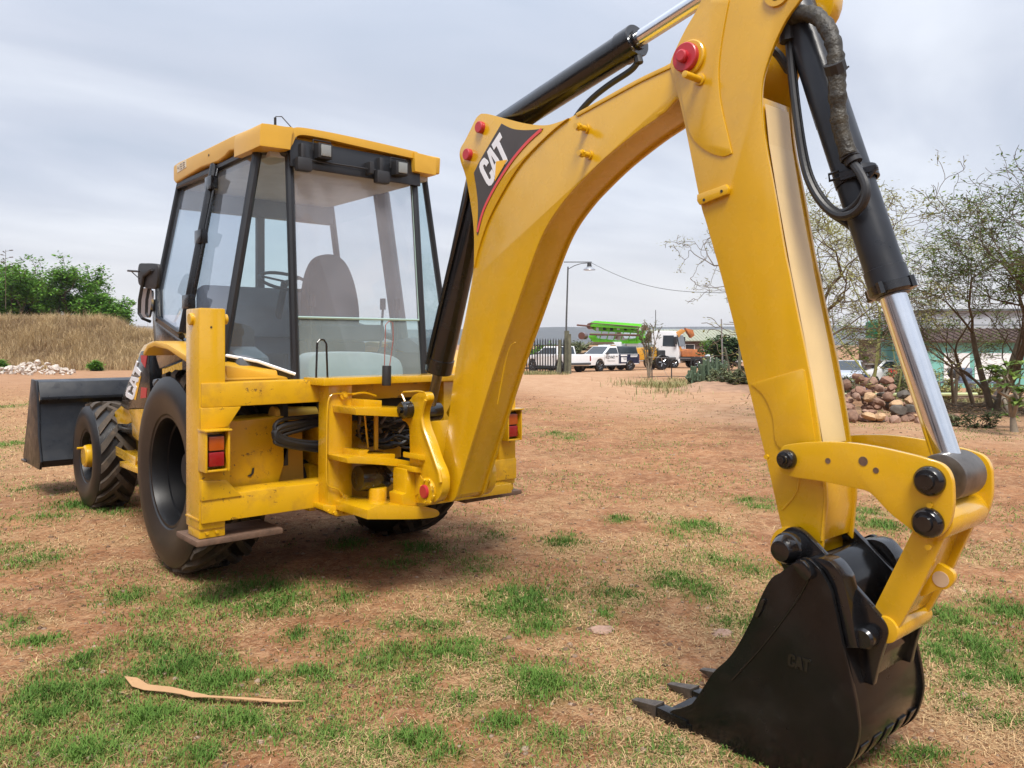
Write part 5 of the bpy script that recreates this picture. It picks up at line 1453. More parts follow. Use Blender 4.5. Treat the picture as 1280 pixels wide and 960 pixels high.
b = MB(); b.U([(939, 480, 'c'), (1003, 461, 'c'), (1007, 463, 'c'), (1019, 545, 'c'), (1021, 560, 'c'), (975, 560), (966, 520), (955, 495)], USL, USL - .005, USL); P('wear_plate', b, 'yellow', stk, bevel=.003)
b = MB(); b.U(C([(875, 244), (911, 231), (914, 236), (913, 243), (878, 257), (875, 252)]), USL, USL - .022, USL); bo = P('hose_clip_plate', b, 'yellow', stk, bevel=.004)
b = MB()
for (x, y) in ((880, 250), (902, 239)):
    c = pu(USL - .022, x, y); b.cyl(c, c + Vector((-.002, 0, 0)), .006, seg=8)
P('hole', b, 'dark', stk)
# red main pin and stop pin
c = pu(USL, 862, 73.5)
b = MB(); b.lathe([(0, .072), (-.014, .072), (-.018, .068), (-.018, 0)], c + Vector((0, -.01, 0)), (1, 0, 0), 32); b.cyl(c, c + Vector((.24, 0, 0)), .05); P('pivot_boss', b, 'yellow', stk)
b = MB(); b.lathe([(0, .060), (-.020, .060), (-.024, .056), (-.024, .026), (-.044, .026), (-.048, .02), (-.048, 0)], c + Vector((-.016, 0, 0)), (1, 0, 0), 32); P('main_pin', b, 'red', stk)
c = pu(USL, 876, 100); b = MB(); b.cyl(c, c + Vector((-.11, 0, .0)), .015, seg=16); b.cyl(c + Vector((-.015, 0, 0)), c, .026, seg=16); P('stop_pin', b, 'yellow', stk, bevel=.003)
# bucket cylinder mounts at the top
pt_ = pu(USL, 973, -10)
b = MB(); b.lathe([(0, .055), (-.012, .055), (-.012, .035), (0, .035)], pt_, (1, 0, 0), 28, close=True); P('mount_ring', b, 'yellow', stk)
b = MB(); b.cyl(pt_, pt_ + Vector((.24, 0, 0)), .034); P('mount_pin', b, 'dark', stk)
ey, ez = pt_.y, pt_.z
b = MB(); b.prism([Vector((USR - .045, ey + math.cos(a_ / 12 * math.pi) * .125, ez + .0 + math.sin(a_ / 12 * math.pi) * .125)) for a_ in range(24)], (.07, 0, 0)); P('mount_boss', b, 'yellow', stk, bevel=.012)
# weld lines on the lower stick
b = MB(); b.tube([pu(USL - .001, 978, 637), pu(USL - .001, 990, 624), pu(USL - .001, 997, 612), pu(USL - .001, 999, 596)], .004, 6); b.tube([pu(USL - .001, 1026, 555), pu(USL - .001, 1031, 625), pu(USL - .001, 1027, 676)], .005, 6); P('weld_bead', b, 'yellow', stk)
c = pu(USL, 988, 686)
b = MB(); b.cyl(c + Vector((-.005, 0, 0)), c + Vector((.245, 0, 0)), .082, seg=32); P('nose_boss', b, 'yellow', stk, bevel=.006)

# bucket cylinder
sl_ = pu(-.04, 1163, 601)
a = Vector((UCC, pt_.y, pt_.z)); bb = Vector((UCC, sl_.y, sl_.z))
fr_ = (pu(UCC, 1116, 366).z - a.z) / (bb.z - a.z)
o, m, t = cylinder(a, bb, fr_, .068, .046, 'bucket_cylinder', 'blackgrey')
b = MB(); b.cyl((UCC - .095, bb.y, bb.z), (UCC + .085, bb.y, bb.z), .078, seg=32); b.cyl((-.03, bb.y, bb.z), (.30, bb.y, bb.z), .04); P('rod_eye', b, 'steel', o, bevel=.004)
b = MB(); b.lathe([(-.03, .069), (-.03, .078), (.0, .078), (.004, .072), (.012, .05)], m, t, 32, caps=False)
side_ = t.cross(Vector((1, 0, 0))).normalized()
for d_ in (side_, -side_, Vector((-1, 0, 0))): b.cyl(m + d_ * .078 - t * .035, m + d_ * .078 + t * .006, .014, seg=6)
P('gland_ring', b, 'black', o)
# bands and bracket on the barrel
cb = pu(UCC, 1070, 222)
b = MB(); b.lathe([(-.02, .069), (-.02, .078), (.02, .078), (.02, .069)], cb, t, 32, close=True); P('barrel_clamp', b, 'blackgrey', o)
b = MB()
br = lambda x, y: pu(.055, x, y)
b.tube([br(1066, 218), br(1052, 222), br(1037, 226), br(1036, 218), br(1048, 214)], .006, 4)
b.U(C([(1050, 217), (1096, 206), (1098, 212), (1052, 226)]), .06, .05, .065)
b.tube([br(1086, 222), br(1092, 214), br(1096, 208)], .007, 5); P('hose_bracket', b, 'blackgrey', o)
b = MB(); b.tube([br(1064, 197), br(1068, 204)], .030, 12); b.tube([pu(.05, 1060, 192), pu(.05, 1063, 198)], .034, 12); P('sleeve_cuff', b, 'dark', o)
b = MB()
sp = smooth_path([pu(.10, 985, 30), pu(.06, 1000, 16), pu(.04, 1020, 18), pu(.03, 1035, 35), pu(.02, 1044, 60), pu(.02, 1046, 90), pu(.02, 1047, 125), pu(.03, 1050, 160), pu(.04, 1061, 194)], 3, 6)
rr_s = random.Random(3); b.tube(sp, [.029 + rr_s.uniform(-.0035, .0045) for i in range(len(sp))], 14)
P('hose_sleeve', b, 'sleeve', o, smooth=80)
b = MB(); c0 = sp[int(len(sp) * .62)]; b.tube([c0 + Vector((-.02, 0, .03)), c0 + Vector((0, 0, .0))], .038, 10); b.tube([c0, c0 + Vector((.03, -.03, .02))], .004, 4); P('cable_tie', b, 'dark', o)
b = MB()
for dx, r_, off in ((0, .016, 0), (5, .013, .035)):
    b.tube(smooth_path([pu(.05 + off, 1066 + dx, 204), pu(.03 + off, 1077 + dx * .6, 218), pu(.02 + off, 1085, 236 - dx), pu(.02 + off, 1080 - dx, 256 - dx), pu(.03 + off, 1065 - dx, 270 - dx), pu(.04 + off, 1045, 272 - dx),
                        pu(.05 + off, 1024 + dx * .5, 252 - dx), pu(.06 + off, 1008 + dx * .8, 222), pu(.07 + off, 1001 + dx * .6, 185), pu(.08 + off, 995 + dx * .5, 140), pu(.09 + off, 989 + dx * .5, 90), pu(.10 + off, 986 + dx, 40), pu(.1 + off, 984, 20)], 4), r_, 10)
b.tube(smooth_path([pu(.12, 1040, 268), pu(.13, 1055, 277), pu(.14, 1075, 291)], 2), .014, 8)
b.tube(smooth_path([pu(.2, 962, 58), pu(.2, 975, 70), pu(.18, 986, 88)], 2), .018, 8)
P('hose', b, 'hose', o)
b = MB(); b.tube([pu(.09, 984, 22), pu(.09, 986, 52)], .034, 10); P('hose_cuff', b, 'dark', o)
b = MB(); b.tube([pu(.10, 988, 28), pu(.115, 1012, 110), pu(.13, 1028, 160)], .022, 8); P('oil_pipe', b, 'black', o)

# ---- linkage plates, bucket link -------------------------------------------------------------------
lk = [(973.5, 567), (977, 559), (985, 555.5), (1014, 552.5), (1055, 553), (1090, 557.6), (1128, 565.7), (1163, 575), (1180, 583), (1189, 598), (1191, 620), (1190, 640), (1184.7, 659), (1174, 671), (1160, 674.5), (1147, 669), (1133, 658), (1111.6, 641), (1092.7, 621), (1083, 614), (1068, 610.5), (1027.7, 602), (987, 595.5), (976, 588), (972, 577)]
UL = -.045
b = MB(); b.U(lk, UL, UL, UL + .028); ln = P('link_plate', b, 'yellow', bevel=.004)
for (x, y, r_) in ((1035, 576, .010), (1079, 576.5, .016), (1095, 588, .010)):
    c = pu(UL, x, y); m_ = MB(); m_.lathe([(0, r_), (-.0015, r_), (-.0015, r_ * .8), (0, r_ * .8)], c, (1, 0, 0), 16, close=True); m_.cyl(c, c + Vector((-.001, 0, 0)), r_ * .8, seg=16); P('hole', m_, 'pad', ln)
b = MB(); b.U(lk, UL, .295, .323); P('link_plate', b, 'yellow', bevel=.004)
for (x, y, r_) in ((985, 574, .036), (1163, 601, .048), (1161, 653, .048)):
    c = pu(UL, x, y); b = MB()
    b.lathe([(.0, r_), (-.008, r_ * 1.02), (-.022, r_ * .95), (-.030, r_ * .80), (-.032, r_ * .55), (-.045, r_ * .50), (-.046, .0)], c, (1, 0, 0), 32)
    if r_ < .04: b.lathe([(0, .014), (-.01, .014), (-.01, 0)], c + Vector((-.045, 0, 0)), (1, 0, 0), 6)
    b.cyl(c, c + Vector((.37, 0, 0)), .035); b.lathe([(.0, r_), (.01, r_), (.03, r_ * .8), (.03, 0)], c + Vector((.368, 0, 0)), (1, 0, 0), 24)
    P('link_pin', b, 'black')
    c2 = c + Vector((0, .085 if r_ < .04 else .0, .0 if r_ < .04 else -.078)); b = MB(); b.cyl(c2, c2 + Vector((-.010, 0, 0)), .010, seg=6); P('retaining_bolt', b, 'yellow', ln)
LT = pu(UL, 1161, 653)
b = MB(); b.cyl((UL + .028, LT.y, LT.z), (.295, LT.y, LT.z), .062, seg=32)
lp = [(1141, 662, 'c'), (1160, 640), (1180, 645), (1186, 660, 'c'), (1165, 704), (1147, 742), (1120, 790), (1112, 799), (1103, 800), (1096, 790), (1092, 768), (1094, 756, 'c')]
b.U([(x, y, *r) for (x, y, *r) in lp], UL + .03, UL + .032, UL + .060); b.U(lp, UL + .03, .225, .253)
b.U(C([(1158, 664), (1168, 668), (1140, 740), (1122, 775), (1112, 765), (1125, 740)]), UL + .03, UL + .06, .225)
lnk = P('bucket_link', b, 'yellow', bevel=.005)
BP = pu(-.02, 1106, 787)
b = MB(); b.cyl((UL + .02, BP.y, BP.z), (.26, BP.y, BP.z), .045, seg=28); P('link_boss', b, 'yellow', lnk, bevel=.005)
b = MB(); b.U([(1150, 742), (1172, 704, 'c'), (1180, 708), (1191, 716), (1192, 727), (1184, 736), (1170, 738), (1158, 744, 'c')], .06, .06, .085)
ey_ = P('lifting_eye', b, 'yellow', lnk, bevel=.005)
c = pu(.06, 1176, 724); b = MB(); b.lathe([(0, .026), (-.002, .026), (-.002, .018), (0, .018)], c, (1, 0, 0), 20, close=True); b.cyl(c + Vector((-.001, 0, 0)), c + Vector((-.002, 0, 0)), .018, seg=20); P('hole', b, mat('painted_see_through', (.50, .36, .24), .9), ey_)  # filled disc painted pale like the bright ground seen through the eye
# ---- digging bucket ------------------------------------------------------------------------------------
UBK = -.125; UBK2 = .405
side = [(963, 724), (975, 716, 'c'), (985, 708), (996, 700, 'c'), (1004, 697), (1013, 701), (1024, 712), (1037, 735), (1043, 758), (1053, 805), (1064, 852), (1071, 888), (1073, 920), (1064, 952), (1050, 966), (1028, 974), (1000, 972), (960, 961), (938, 951), (900, 931), (873, 918.5), (850, 908), (832, 899, 'c'), (838, 889), (852, 885), (864, 880.5, 'c'), (872, 870), (891, 841), (908, 825), (921, 808), (938, 776.5), (950, 748)]
b = MB(); b.U(side, UBK, UBK, UBK + .020, 5)
back = [(1004, 697), (1013, 701), (1024, 712), (1037, 735), (1043, 758), (1053, 805), (1064, 852), (1071, 888), (1073, 920), (1064, 952), (1050, 966), (1028, 974), (1000, 972), (960, 961), (938, 951), (900, 931), (873, 918.5), (850, 908), (834, 900)]
bpts = [pu(UBK, x, y) for x, y in back]
bs = smooth_path(bpts, 1, 3)
yz = [(p.y, p.z) for p in bs]
cen = Vector((sum(p[0] for p in yz) / len(yz), sum(p[1] for p in yz) / len(yz)))
outer = []; inner = []
for i, p in enumerate(yz):
    a_ = Vector(yz[max(0, i - 1)]); c_ = Vector(yz[min(len(yz) - 1, i + 1)]); t_ = (c_ - a_).normalized(); n_ = Vector((-t_.y, t_.x))
    if n_.dot(cen - Vector(p)) < 0: n_ = -n_
    outer.append(Vector(p) + n_ * .006); inner.append(Vector(p) + n_ * .024)
loop = outer + inner[::-1]
b.prism([Vector((UBK + .02, p.x, p.y)) for p in loop], (UBK2 - UBK - .04, 0, 0))
b.U(side, UBK, UBK2 - .020, UBK2, 5)
bk = P('digging_bucket', b, 'black_worn', bevel=.003)
# wear pads round the heel
b = MB()
for i0 in (24, 30, 36):
    pass
for k in range(5):
    u0_ = UBK + .03 + k * .098
    seg_ = [i for i, p in enumerate(outer) if i > len(outer) * .47 and i < len(outer) * .57]
    lp_ = [outer[i] for i in seg_]
    o2 = [Vector(p) - (cen - Vector(p)).normalized() * .005 for p in lp_]
    b.prism([Vector((u0_ + (.03), p.x, p.y)) for p in lp_ + o2[::-1]], (.06, 0, 0))
P('heel_strip', b, 'black_worn', bk, bevel=.002)
# side cutter and ridge plates on the near side
b = MB(); b.U([(996, 703), (1004, 699), (1011, 703), (1019, 717), (1012, 724), (1000, 712)], UBK, UBK - .028, UBK + .01); P('lift_lug', b, 'black', bk, bevel=.006)
b = MB(); b.U([(945, 768), (950, 755), (954, 748), (957, 750), (954, 760), (948, 771)], UBK, UBK - .008, UBK); P('side_slot', b, 'black', bk, bevel=.003)
b = MB(); b.tube(smooth_path([pu(UBK - .001, x, y) for x, y in ((1013, 720), (1000, 745), (975, 780), (950, 812), (915, 850))], 1), .004, 6); P('weld_bead', b, 'black', bk)
q = [pu(UBK, *p) for p in ((985, 832), (1013, 841), (1014, 825), (986, 816))]
w_, k_ = word_cat(q, (-.0035, 0, 0)); P('embossed_lettering', w_, 'black', bk)
# top box between side and ears
b = MB(); tb_ = [(1006, 700), (1013, 699), (1024, 700), (1036, 706), (1048, 722), (1052, 735), (1060, 770), (1068, 812, 'c'), (1055, 812, 'c'), (1043, 758), (1037, 735), (1024, 712)]
b.U(tb_, UBK + .0, UBK + .021, -.02); P('corner_gusset', b, 'black', bk, bevel=.008)
b = MB(); b.U(tb_, UBK, .30, UBK2 - .02); P('corner_gusset', b, 'black', bk, bevel=.008)
# hinge ears
ear = [(974, 672), (980, 663), (988, 659), (997, 661), (1008, 668), (1030, 691), (1046, 708), (1070, 735), (1093, 762), (1106, 778), (1110, 790), (1108, 801), (1103, 815), (1097, 835), (1092, 857, 'c'), (1070, 850, 'c'), (1030, 790), (1000, 740), (980, 712, 'c'), (975, 700)]
for u0_ in (-.032, .262):
    b = MB(); b.U(ear, -.03, u0_, u0_ + .026); P('hinge_ear', b, 'black', bk, bevel=.004)
b = MB()
b.U(C([(1058, 800), (1085, 800), (1092, 825), (1085, 850), (1066, 845)]), -.03, -.006, .262); P('hinge_web', b, 'black', bk, bevel=.004)
for (x, y, r_) in ((990, 684, .058), (1086, 795, .036)):
    c = pu(-.04, x, y); b = MB(); b.lathe([(.02, r_), (-.035, r_), (-.040, r_ * .9), (-.060, r_ * .85), (-.085, r_ * .62), (-.090, 0)] if r_ > .05 else [(.02, r_), (-.04, r_), (-.05, r_ * .8), (-.05, 0)], c, (1, 0, 0), 28)
    b.cyl(c, c + Vector((.38, 0, 0)), .035)
    P('hinge_pin', b, 'black', bk)
for u0_ in (UBK, UBK2 - .06):
    pass
# teeth
lip = Vector(bs[-1]); prv = Vector(bs[-5]); dirn = Vector((0, lip.y - prv.y, lip.z - prv.z)).normalized(); nrm = Vector((0, -dirn.z, dirn.y))
if nrm.z < 0: nrm = -nrm
b = MB(); b.prism([Vector((UBK - .004, lip.y, lip.z)) + dirn * s_ + nrm * n_ for s_, n_ in ((-.12, -.006), (.03, -.004), (.045, .006), (.03, .022), (-.12, .026))], (UBK2 - UBK + .008, 0, 0)); P('lip', b, 'black_worn', bk, bevel=.003)
b = MB(); ad_ = MB()
tooth_first = None
for k in range(3):
    u0_ = UBK - .008 + k * (UBK2 - UBK - .050) / 2
    base = Vector((u0_, lip.y, lip.z))
    m_ = MB()
    def tp_(s_, n_, e_): return base + dirn * s_ + nrm * n_ + Vector((e_, 0, 0))
    for (s0, s1, h0, h1, w0, w1) in ((-.10, .055, (-.022, .038), (-.014, .034), .062, .054),):
        vs = [tp_(s0, h0[0], 0), tp_(s0, h0[0], w0), tp_(s0, h0[1], w0), tp_(s0, h0[1], 0), tp_(s1, h1[0], .004), tp_(s1, h1[0], w1), tp_(s1, h1[1], w1), tp_(s1, h1[1], .004)]
        m_.add(vs, [(0, 1, 2, 3), (7, 6, 5, 4), (0, 4, 5, 1), (1, 5, 6, 2), (2, 6, 7, 3), (3, 7, 4, 0)])
    o = P('tooth', m_, 'black_worn', bk, bevel=.004)
    m_ = MB()
    vs = [tp_(.056, -.020, -.002), tp_(.056, -.020, .062), tp_(.056, .040, .062), tp_(.056, .040, -.002), tp_(.195, .002, .014), tp_(.195, .002, .048), tp_(.195, .010, .048), tp_(.195, .010, .014)]
    m_.add(vs, [(0, 1, 2, 3), (7, 6, 5, 4), (0, 4, 5, 1), (1, 5, 6, 2), (2, 6, 7, 3), (3, 7, 4, 0)])
    P('tooth_tip', m_, 'toothsteel', bk, bevel=.003)
# ================================================================== vehicles and buildings of the yard
def heading(a): return rad(a) - TH          # 0 = to the right of the view, 90 = away, 180 = left, 270 = towards
def put(root, base, a): root.location = base; root.rotation_euler = (0, 0, heading(a)); return root
carpaint = {}
def cp(col, name):
    if name not in carpaint: carpaint[name] = mat(name, col, .3, coat=.6, var=.04)
    return carpaint[name]
def road_wheel(root, x, y, r, w_, side, rimmat='steel_rim'):
    m_ = MB(); s = 1 if side > 0 else -1
    m_.lathe([(0, r * .60), (-.02, r * .75), (-.015, r * .93), (.02, r), (w_ - .02, r), (w_, r * .9), (w_, r * .6)], (x, y, r), (0, -s, 0), 24)
    o = part(m_, 'wheel', 'rubber_side', root)
    m_ = MB(); m_.lathe([(.015, r * .60), (.05, r * .52), (.045, r * .25), (.02, r * .2), (.02, 0)], (x, y, r), (0, -s, 0), 20)
    for k in range(5):
        a_ = k * 1.2566; c = Vector((x, y - s * .02, r)); d = Vector((math.cos(a_), 0, math.sin(a_)))
        m_.tube([c + d * r * .15, c + d * r * .56], r * .085, 4)
    q = m_.build('rim', M['alloy']); q.parent = o
    return o
M['alloy'] = mat('alloy_rim', (.45, .46, .48), .3, metal=.8)
M['headlamp'] = mat('head_lamp', (.55, .57, .6), .1, coat=.8)
M['bumper'] = mat('grey_bumper', (.06, .062, .066), .55)
def bodyshell(root, prof, W, m_, name='body', bev=.05):
    b = MB(); b.prism([Vector((x, -W / 2, z)) for x, z in prof], (0, W, 0)); return part(b, name, m_, root, bevel=bev, bseg=3)
def greenhouse(root, lo, hi, W, tumble, m_, name='cabin'):
    """cabin between a lower and an upper outline (front, back at two heights)"""
    (x0, z0), (x1, z1), (x2, z2), (x3, z3) = lo[0], hi[0], hi[1], lo[1]
    w0, w1 = W / 2 - .03, W / 2 - tumble
    vs = [(x0, -w0, z0), (x1, -w1, z1), (x2, -w1, z2), (x3, -w0, z3), (x0, w0, z0), (x1, w1, z1), (x2, w1, z2), (x3, w0, z3)]
    b = MB(); b.add(vs, [(0, 1, 2, 3), (7, 6, 5, 4), (0, 4, 5, 1), (1, 5, 6, 2), (2, 6, 7, 3), (3, 7, 4, 0)])
    o = part(b, name, m_, root, bevel=.04, bseg=3)
    V_ = [Vector(v) for v in vs]
    def face(nm, a, b_, c, d, ins, off):
        n = (b_ - a).cross(d - a).normalized(); cen = (a + b_ + c + d) / 4
        if n.dot(cen - Vector((0, 0, .8))) < 0 and abs(n.z) < .9 and nm != 'windscreen': n = -n
        if nm == 'windscreen' and n.x < 0: n = -n
        if nm == 'rear_window' and n.x > 0: n = -n
        q = [cen + (p - cen) * ins for p in (a, b_, c, d)]
        m2 = MB(); m2.prism([p + n * (off - .01) for p in q], n * .012); w__ = m2.build(nm, M['car_glass']); w__.parent = o
    face('windscreen', V_[0], V_[4], V_[5], V_[1], .90, .006)
    face('rear_window', V_[3], V_[7], V_[6], V_[2], .84, .006)
    return o, V_
def side_glass(root, pts, W, tum):
    for s in (-1, 1):
        b = MB(); off = .012
        ps = [Vector((x, s * (W / 2 - .03 - tum * t + off), z)) for x, z, t in pts]
        b.prism(ps, (0, s * .006, 0)); part(b, 'side_window', 'car_glass', root)
def pickup(name, label, base, a, paint, canopy, group=None, double=False, writing=False, L=5.1):
    root = empty(name, (0, 0, 0)); tag(root, label, 'pickup', group); W = 1.8
    f = L / 2
    prof = [(f, .42), (f + .02, .75), (f - .05, .98), (f - 1.15, 1.12), (f - 1.3, 1.14), (-f + .02, 1.14), (-f, .55), (-f + .1, .42), (-f + .55, .42), (-f + .62, .62), (-f + .75, .80), (-f + .98, .88), (-f + 1.2, .80), (-f + 1.34, .62), (-f + 1.42, .40),
            (f - 1.38, .40), (f - 1.30, .62), (f - 1.15, .80), (f - .95, .87), (f - .72, .80), (f - .58, .62), (f - .5, .42)]
    bodyshell(root, prof, W, paint, 'body', .035)
    rear = -.35 if not double else -1.0
    greenhouse(root, [(f - 1.25, 1.12), (rear, 1.12)], [(f - 2.0, 1.66), (rear + .05, 1.66)], W, .16, paint)
    side_glass(root, [(f - 1.45, 1.17, .05), (f - 2.02, 1.56, .72), (rear + .14, 1.56, .72), (rear + .08, 1.17, .05)], W, .16)
    if canopy:
        b = MB(); x0, x1 = -f + .08, rear - .04
        vs = [(x0, -.84, 1.14), (x0 + .10, -.74, 1.66), (x1, -.74, 1.66), (x1, -.84, 1.14)]
        b.add(vs + [(x, -y, z) for x, y, z in vs], [(0, 1, 2, 3), (7, 6, 5, 4), (0, 4, 5, 1), (1, 5, 6, 2), (2, 6, 7, 3), (3, 7, 4, 0)])
        o = part(b, 'canopy', cp((.03, .04, .05), 'dark_canopy') if canopy == 'dark' else paint, root, bevel=.03)
        for s in (-1, 1):
            m2 = MB(); m2.prism([Vector((x, s * (y + .01), z)) for x, y, z in ((x0 + .12, .82, 1.22), (x0 + .18, .76, 1.58), (x1 - .08, .76, 1.58), (x1 - .08, .82, 1.22))], (0, s * .008, 0)); q = m2.build('canopy_window', M['car_glass']); q.parent = o
    b = MB(); b.box((f - .02, -.62, .62), (f + .045, .62, .92)); part(b, 'grille', 'bumper', root, bevel=.02)
    b = MB(); b.box((f - .05, -.88, .40), (f + .10, .88, .60)); part(b, 'front_bumper', paint, root, bevel=.04)
    b = MB(); b.box((f + .08, -.45, .42), (f + .105, .45, .56)); part(b, 'air_intake', 'dark', root)
    for s in (-1, 1):
        b = MB(); b.prism([Vector((x, s * y, z)) for x, y, z in ((f + .03, .60, .80), (f - .28, .905, .84), (f - .30, .905, .96), (f + .0, .62, .93))], (0, s * .01, 0.0)); part(b, 'headlight', 'headlamp', root)
        b = MB(); b.box((-f - .012, s * .87 - .06, .72), (-f + .03, s * .87 + .03, 1.05)); part(b, 'tail_light', 'red_lens', root)
        b = MB(); b.box((f - 1.62, min(s * .93, s * 1.08), 1.12), (f - 1.50, max(s * .93, s * 1.08), 1.28)); part(b, 'wing_mirror', 'bumper', root, bevel=.02)
        b = MB(); b.box((rear - .1, min(s * .90, s * .96), .36), (f - 1.4, max(s * .90, s * .96), .42)); part(b, 'side_step', 'bumper', root)
        b = MB(); b.box((rear + .07, s * .902 - .002, .48), (rear + .085, s * .902 + .002, 1.12)); part(b, 'door_seam', 'bumper', root); b = MB(); b.box((f - 1.35, s * .902 - .002, .48), (f - 1.335, s * .902 + .002, 1.12)); part(b, 'door_seam', 'bumper', root)
        b = MB(); b.box((rear + .16, s * .91 - .012, .98), (rear + .32, s * .91 + .012, 1.01)); part(b, 'door_handle', 'bumper', root)
        for x in (f - .95, -f + .98): road_wheel(root, x, s * .92, .37, .24, s)
    b = MB(); b.box((-f - .10, -.85, .48), (-f + .02, .85, .62)); part(b, 'rear_bumper', 'bumper', root, bevel=.02)
    if writing:
        for s in (-1, 1):
            b = MB(); Y = s * .901
            b.box((-f + .05, min(Y, Y + s * .004), .50), (rear + .02, max(Y, Y + s * .004), 1.13)); part(b, 'dark_panel', cp((.015, .02, .05), 'navy_panel'), root)
            b = MB()
            for (xa, xb, za, zb_) in ((-f + .2, -f + .95, 1.03, 1.08), (-f + .25, -f + .95, .93, .98), (-1.15, -.5, 1.0, 1.1), (-1.1, -.55, .6, .92), (-f + 1.35, -f + 1.75, .84, .88), (-f + 1.38, -f + 1.65, .74, .78)): b.box((xa, min(Y, Y + s * .010), za), (xb, max(Y, Y + s * .010), zb_))
            part(b, 'white_lettering_block', 'white', root)
            # slanted dark word on the door with a faint line under it
            b = MB(); X0 = .98; h_ = .17; w_ = .14
            def st(x0, z0, x1, z1):
                sl = .25
                X = lambda x, z: (X0 - x if s > 0 else X0 - 1.1 + x) 
                b.tube([(X0 - x0 - z0 * sl * .3 if s > 0 else X0 - 1.05 + x0 + z0 * sl * .3, Y + s * .004, .86 + z0), (X0 - x1 - z1 * sl * .3 if s > 0 else X0 - 1.05 + x1 + z1 * sl * .3, Y + s * .004, .86 + z1)], .015, 4)
            GL = {'K': [(0, 0, 0, 1), (0, .5, 1, 1), (0, .5, 1, 0)], 'Z': [(0, 1, 1, 1), (1, 1, 0, 0), (0, 0, 1, 0)], 'N': [(0, 0, 0, 1), (0, 1, 1, 0), (1, 0, 1, 1)], 'W': [(0, 1, .25, 0), (.25, 0, .5, .7), (.5, .7, .75, 0), (.75, 0, 1, 1)], 'D': [(0, 0, 0, 1), (0, 1, .7, .9), (.7, .9, 1, .5), (1, .5, .7, .1), (.7, .1, 0, 0)]}
            for i, ch in enumerate('KZNWD'):
                for (xa, za, xb, zb_) in GL[ch]: st(i * .19 + xa * w_, za * h_, i * .19 + xb * w_, zb_ * h_)
            part(b, 'door_lettering', 'bumper', root)
            b = MB(); b.box((.05, min(Y, Y + s * .003), .70), (.85, max(Y, Y + s * .003), .72)); b.box((.1, min(Y, Y + s * .003), .64), (.80, max(Y, Y + s * .003), .655)); part(b, 'small_print', 'alloy', root)
        b = MB(); b.box((.02, -.45, 1.66), (.26, .45, 1.75)); part(b, 'roof_beacon', 'white', root, bevel=.02)
    put(root, base, a); return root
whitep = cp((.72, .73, .74), 'white_car_paint'); silver = cp((.42, .46, .52), 'silver_car_paint')
pickup('parked_pickup', 'white pickup with dark canopy and lettered door parked in front of the green boom truck', gd(54, 757), 221, whitep, 'dark', 'white pickups in the yard', writing=True, L=4.9)
pickup('parked_pickup', 'white pickup seen from behind, partly hidden by the iron fence and gate post', gd(52, 695), 128, whitep, None, 'white pickups in the yard', double=True, L=4.6)
pickup('parked_pickup', 'white pickup far off under the dark tree behind the cactus hedge', gd(70, 912), 200, cp((.6, .61, .6), 'dull_white_paint'), None, 'white pickups in the yard', L=4.8)
def hatchback(name, label, base, a, paint):
    root = empty(name); tag(root, label, 'car', 'small cars parked by the teal building'); W = 1.68; f = 1.85
    prof = [(f, .28), (f + .03, .60), (f - .10, .78), (f - .85, .95), (-f + .1, 1.0), (-f, .85), (-f, .35), (-f + .1, .26), (-f + .32, .26), (-f + .40, .48), (-f + .62, .62), (-f + .85, .48), (-f + .93, .26), (f - .98, .26), (f - .90, .48), (f - .68, .62), (f - .45, .48), (f - .37, .26)]
    bodyshell(root, prof, W, paint, 'body', .05)
    greenhouse(root, [(f - .80, .93), (-f + .12, .98)], [(f - 1.45, 1.44), (-f + .45, 1.42)], W, .2, paint)
    side_glass(root, [(f - 1.02, .99, .1), (f - 1.5, 1.36, .75), (-f + .55, 1.34, .75), (-f + .28, 1.02, .1)], W, .2)
    b = MB(); b.box((f + .0, -.35, .50), (f + .045, .35, .58)); b.box((f - .0, -.55, .32), (f + .04, .55, .42)); part(b, 'grille', 'dark', root, bevel=.01)
    b = MB(); b.box((f + .02, -.26, .43), (f + .05, .26, .48)); part(b, 'number_plate', 'lamp', root)
    for s in (-1, 1):
        b = MB(); b.prism([Vector((f + .01, s * .45, .58)), Vector((f - .22, s * .835, .66)), Vector((f - .30, s * .84, .78)), Vector((f - .03, s * .50, .70))], (.02, s * .01, .005)); part(b, 'headlight', 'headlamp', root)
        b = MB(); b.box((f - 1.25, min(s * .84, s * .98), .95), (f - 1.13, max(s * .84, s * .98), 1.07)); part(b, 'wing_mirror', 'bumper', root, bevel=.02)
        b = MB(); b.box((-f - .01, s * .76 - .06, .70), (-f + .04, s * .76 + .05, .95)); part(b, 'tail_light', 'red_lens', root)
        for x in (f - .68, -f + .62): road_wheel(root, x, s * .83, .29, .19, s)
    put(root, base, a); return root
hatchback('parked_car', 'silver white small hatchback facing the camera beyond the rock pile', gd(42, 1059), 243, silver)
hatchback('parked_car', 'small white car seen from the side between the tank stand and the red board', gd(46, 1106), 188, whitep)

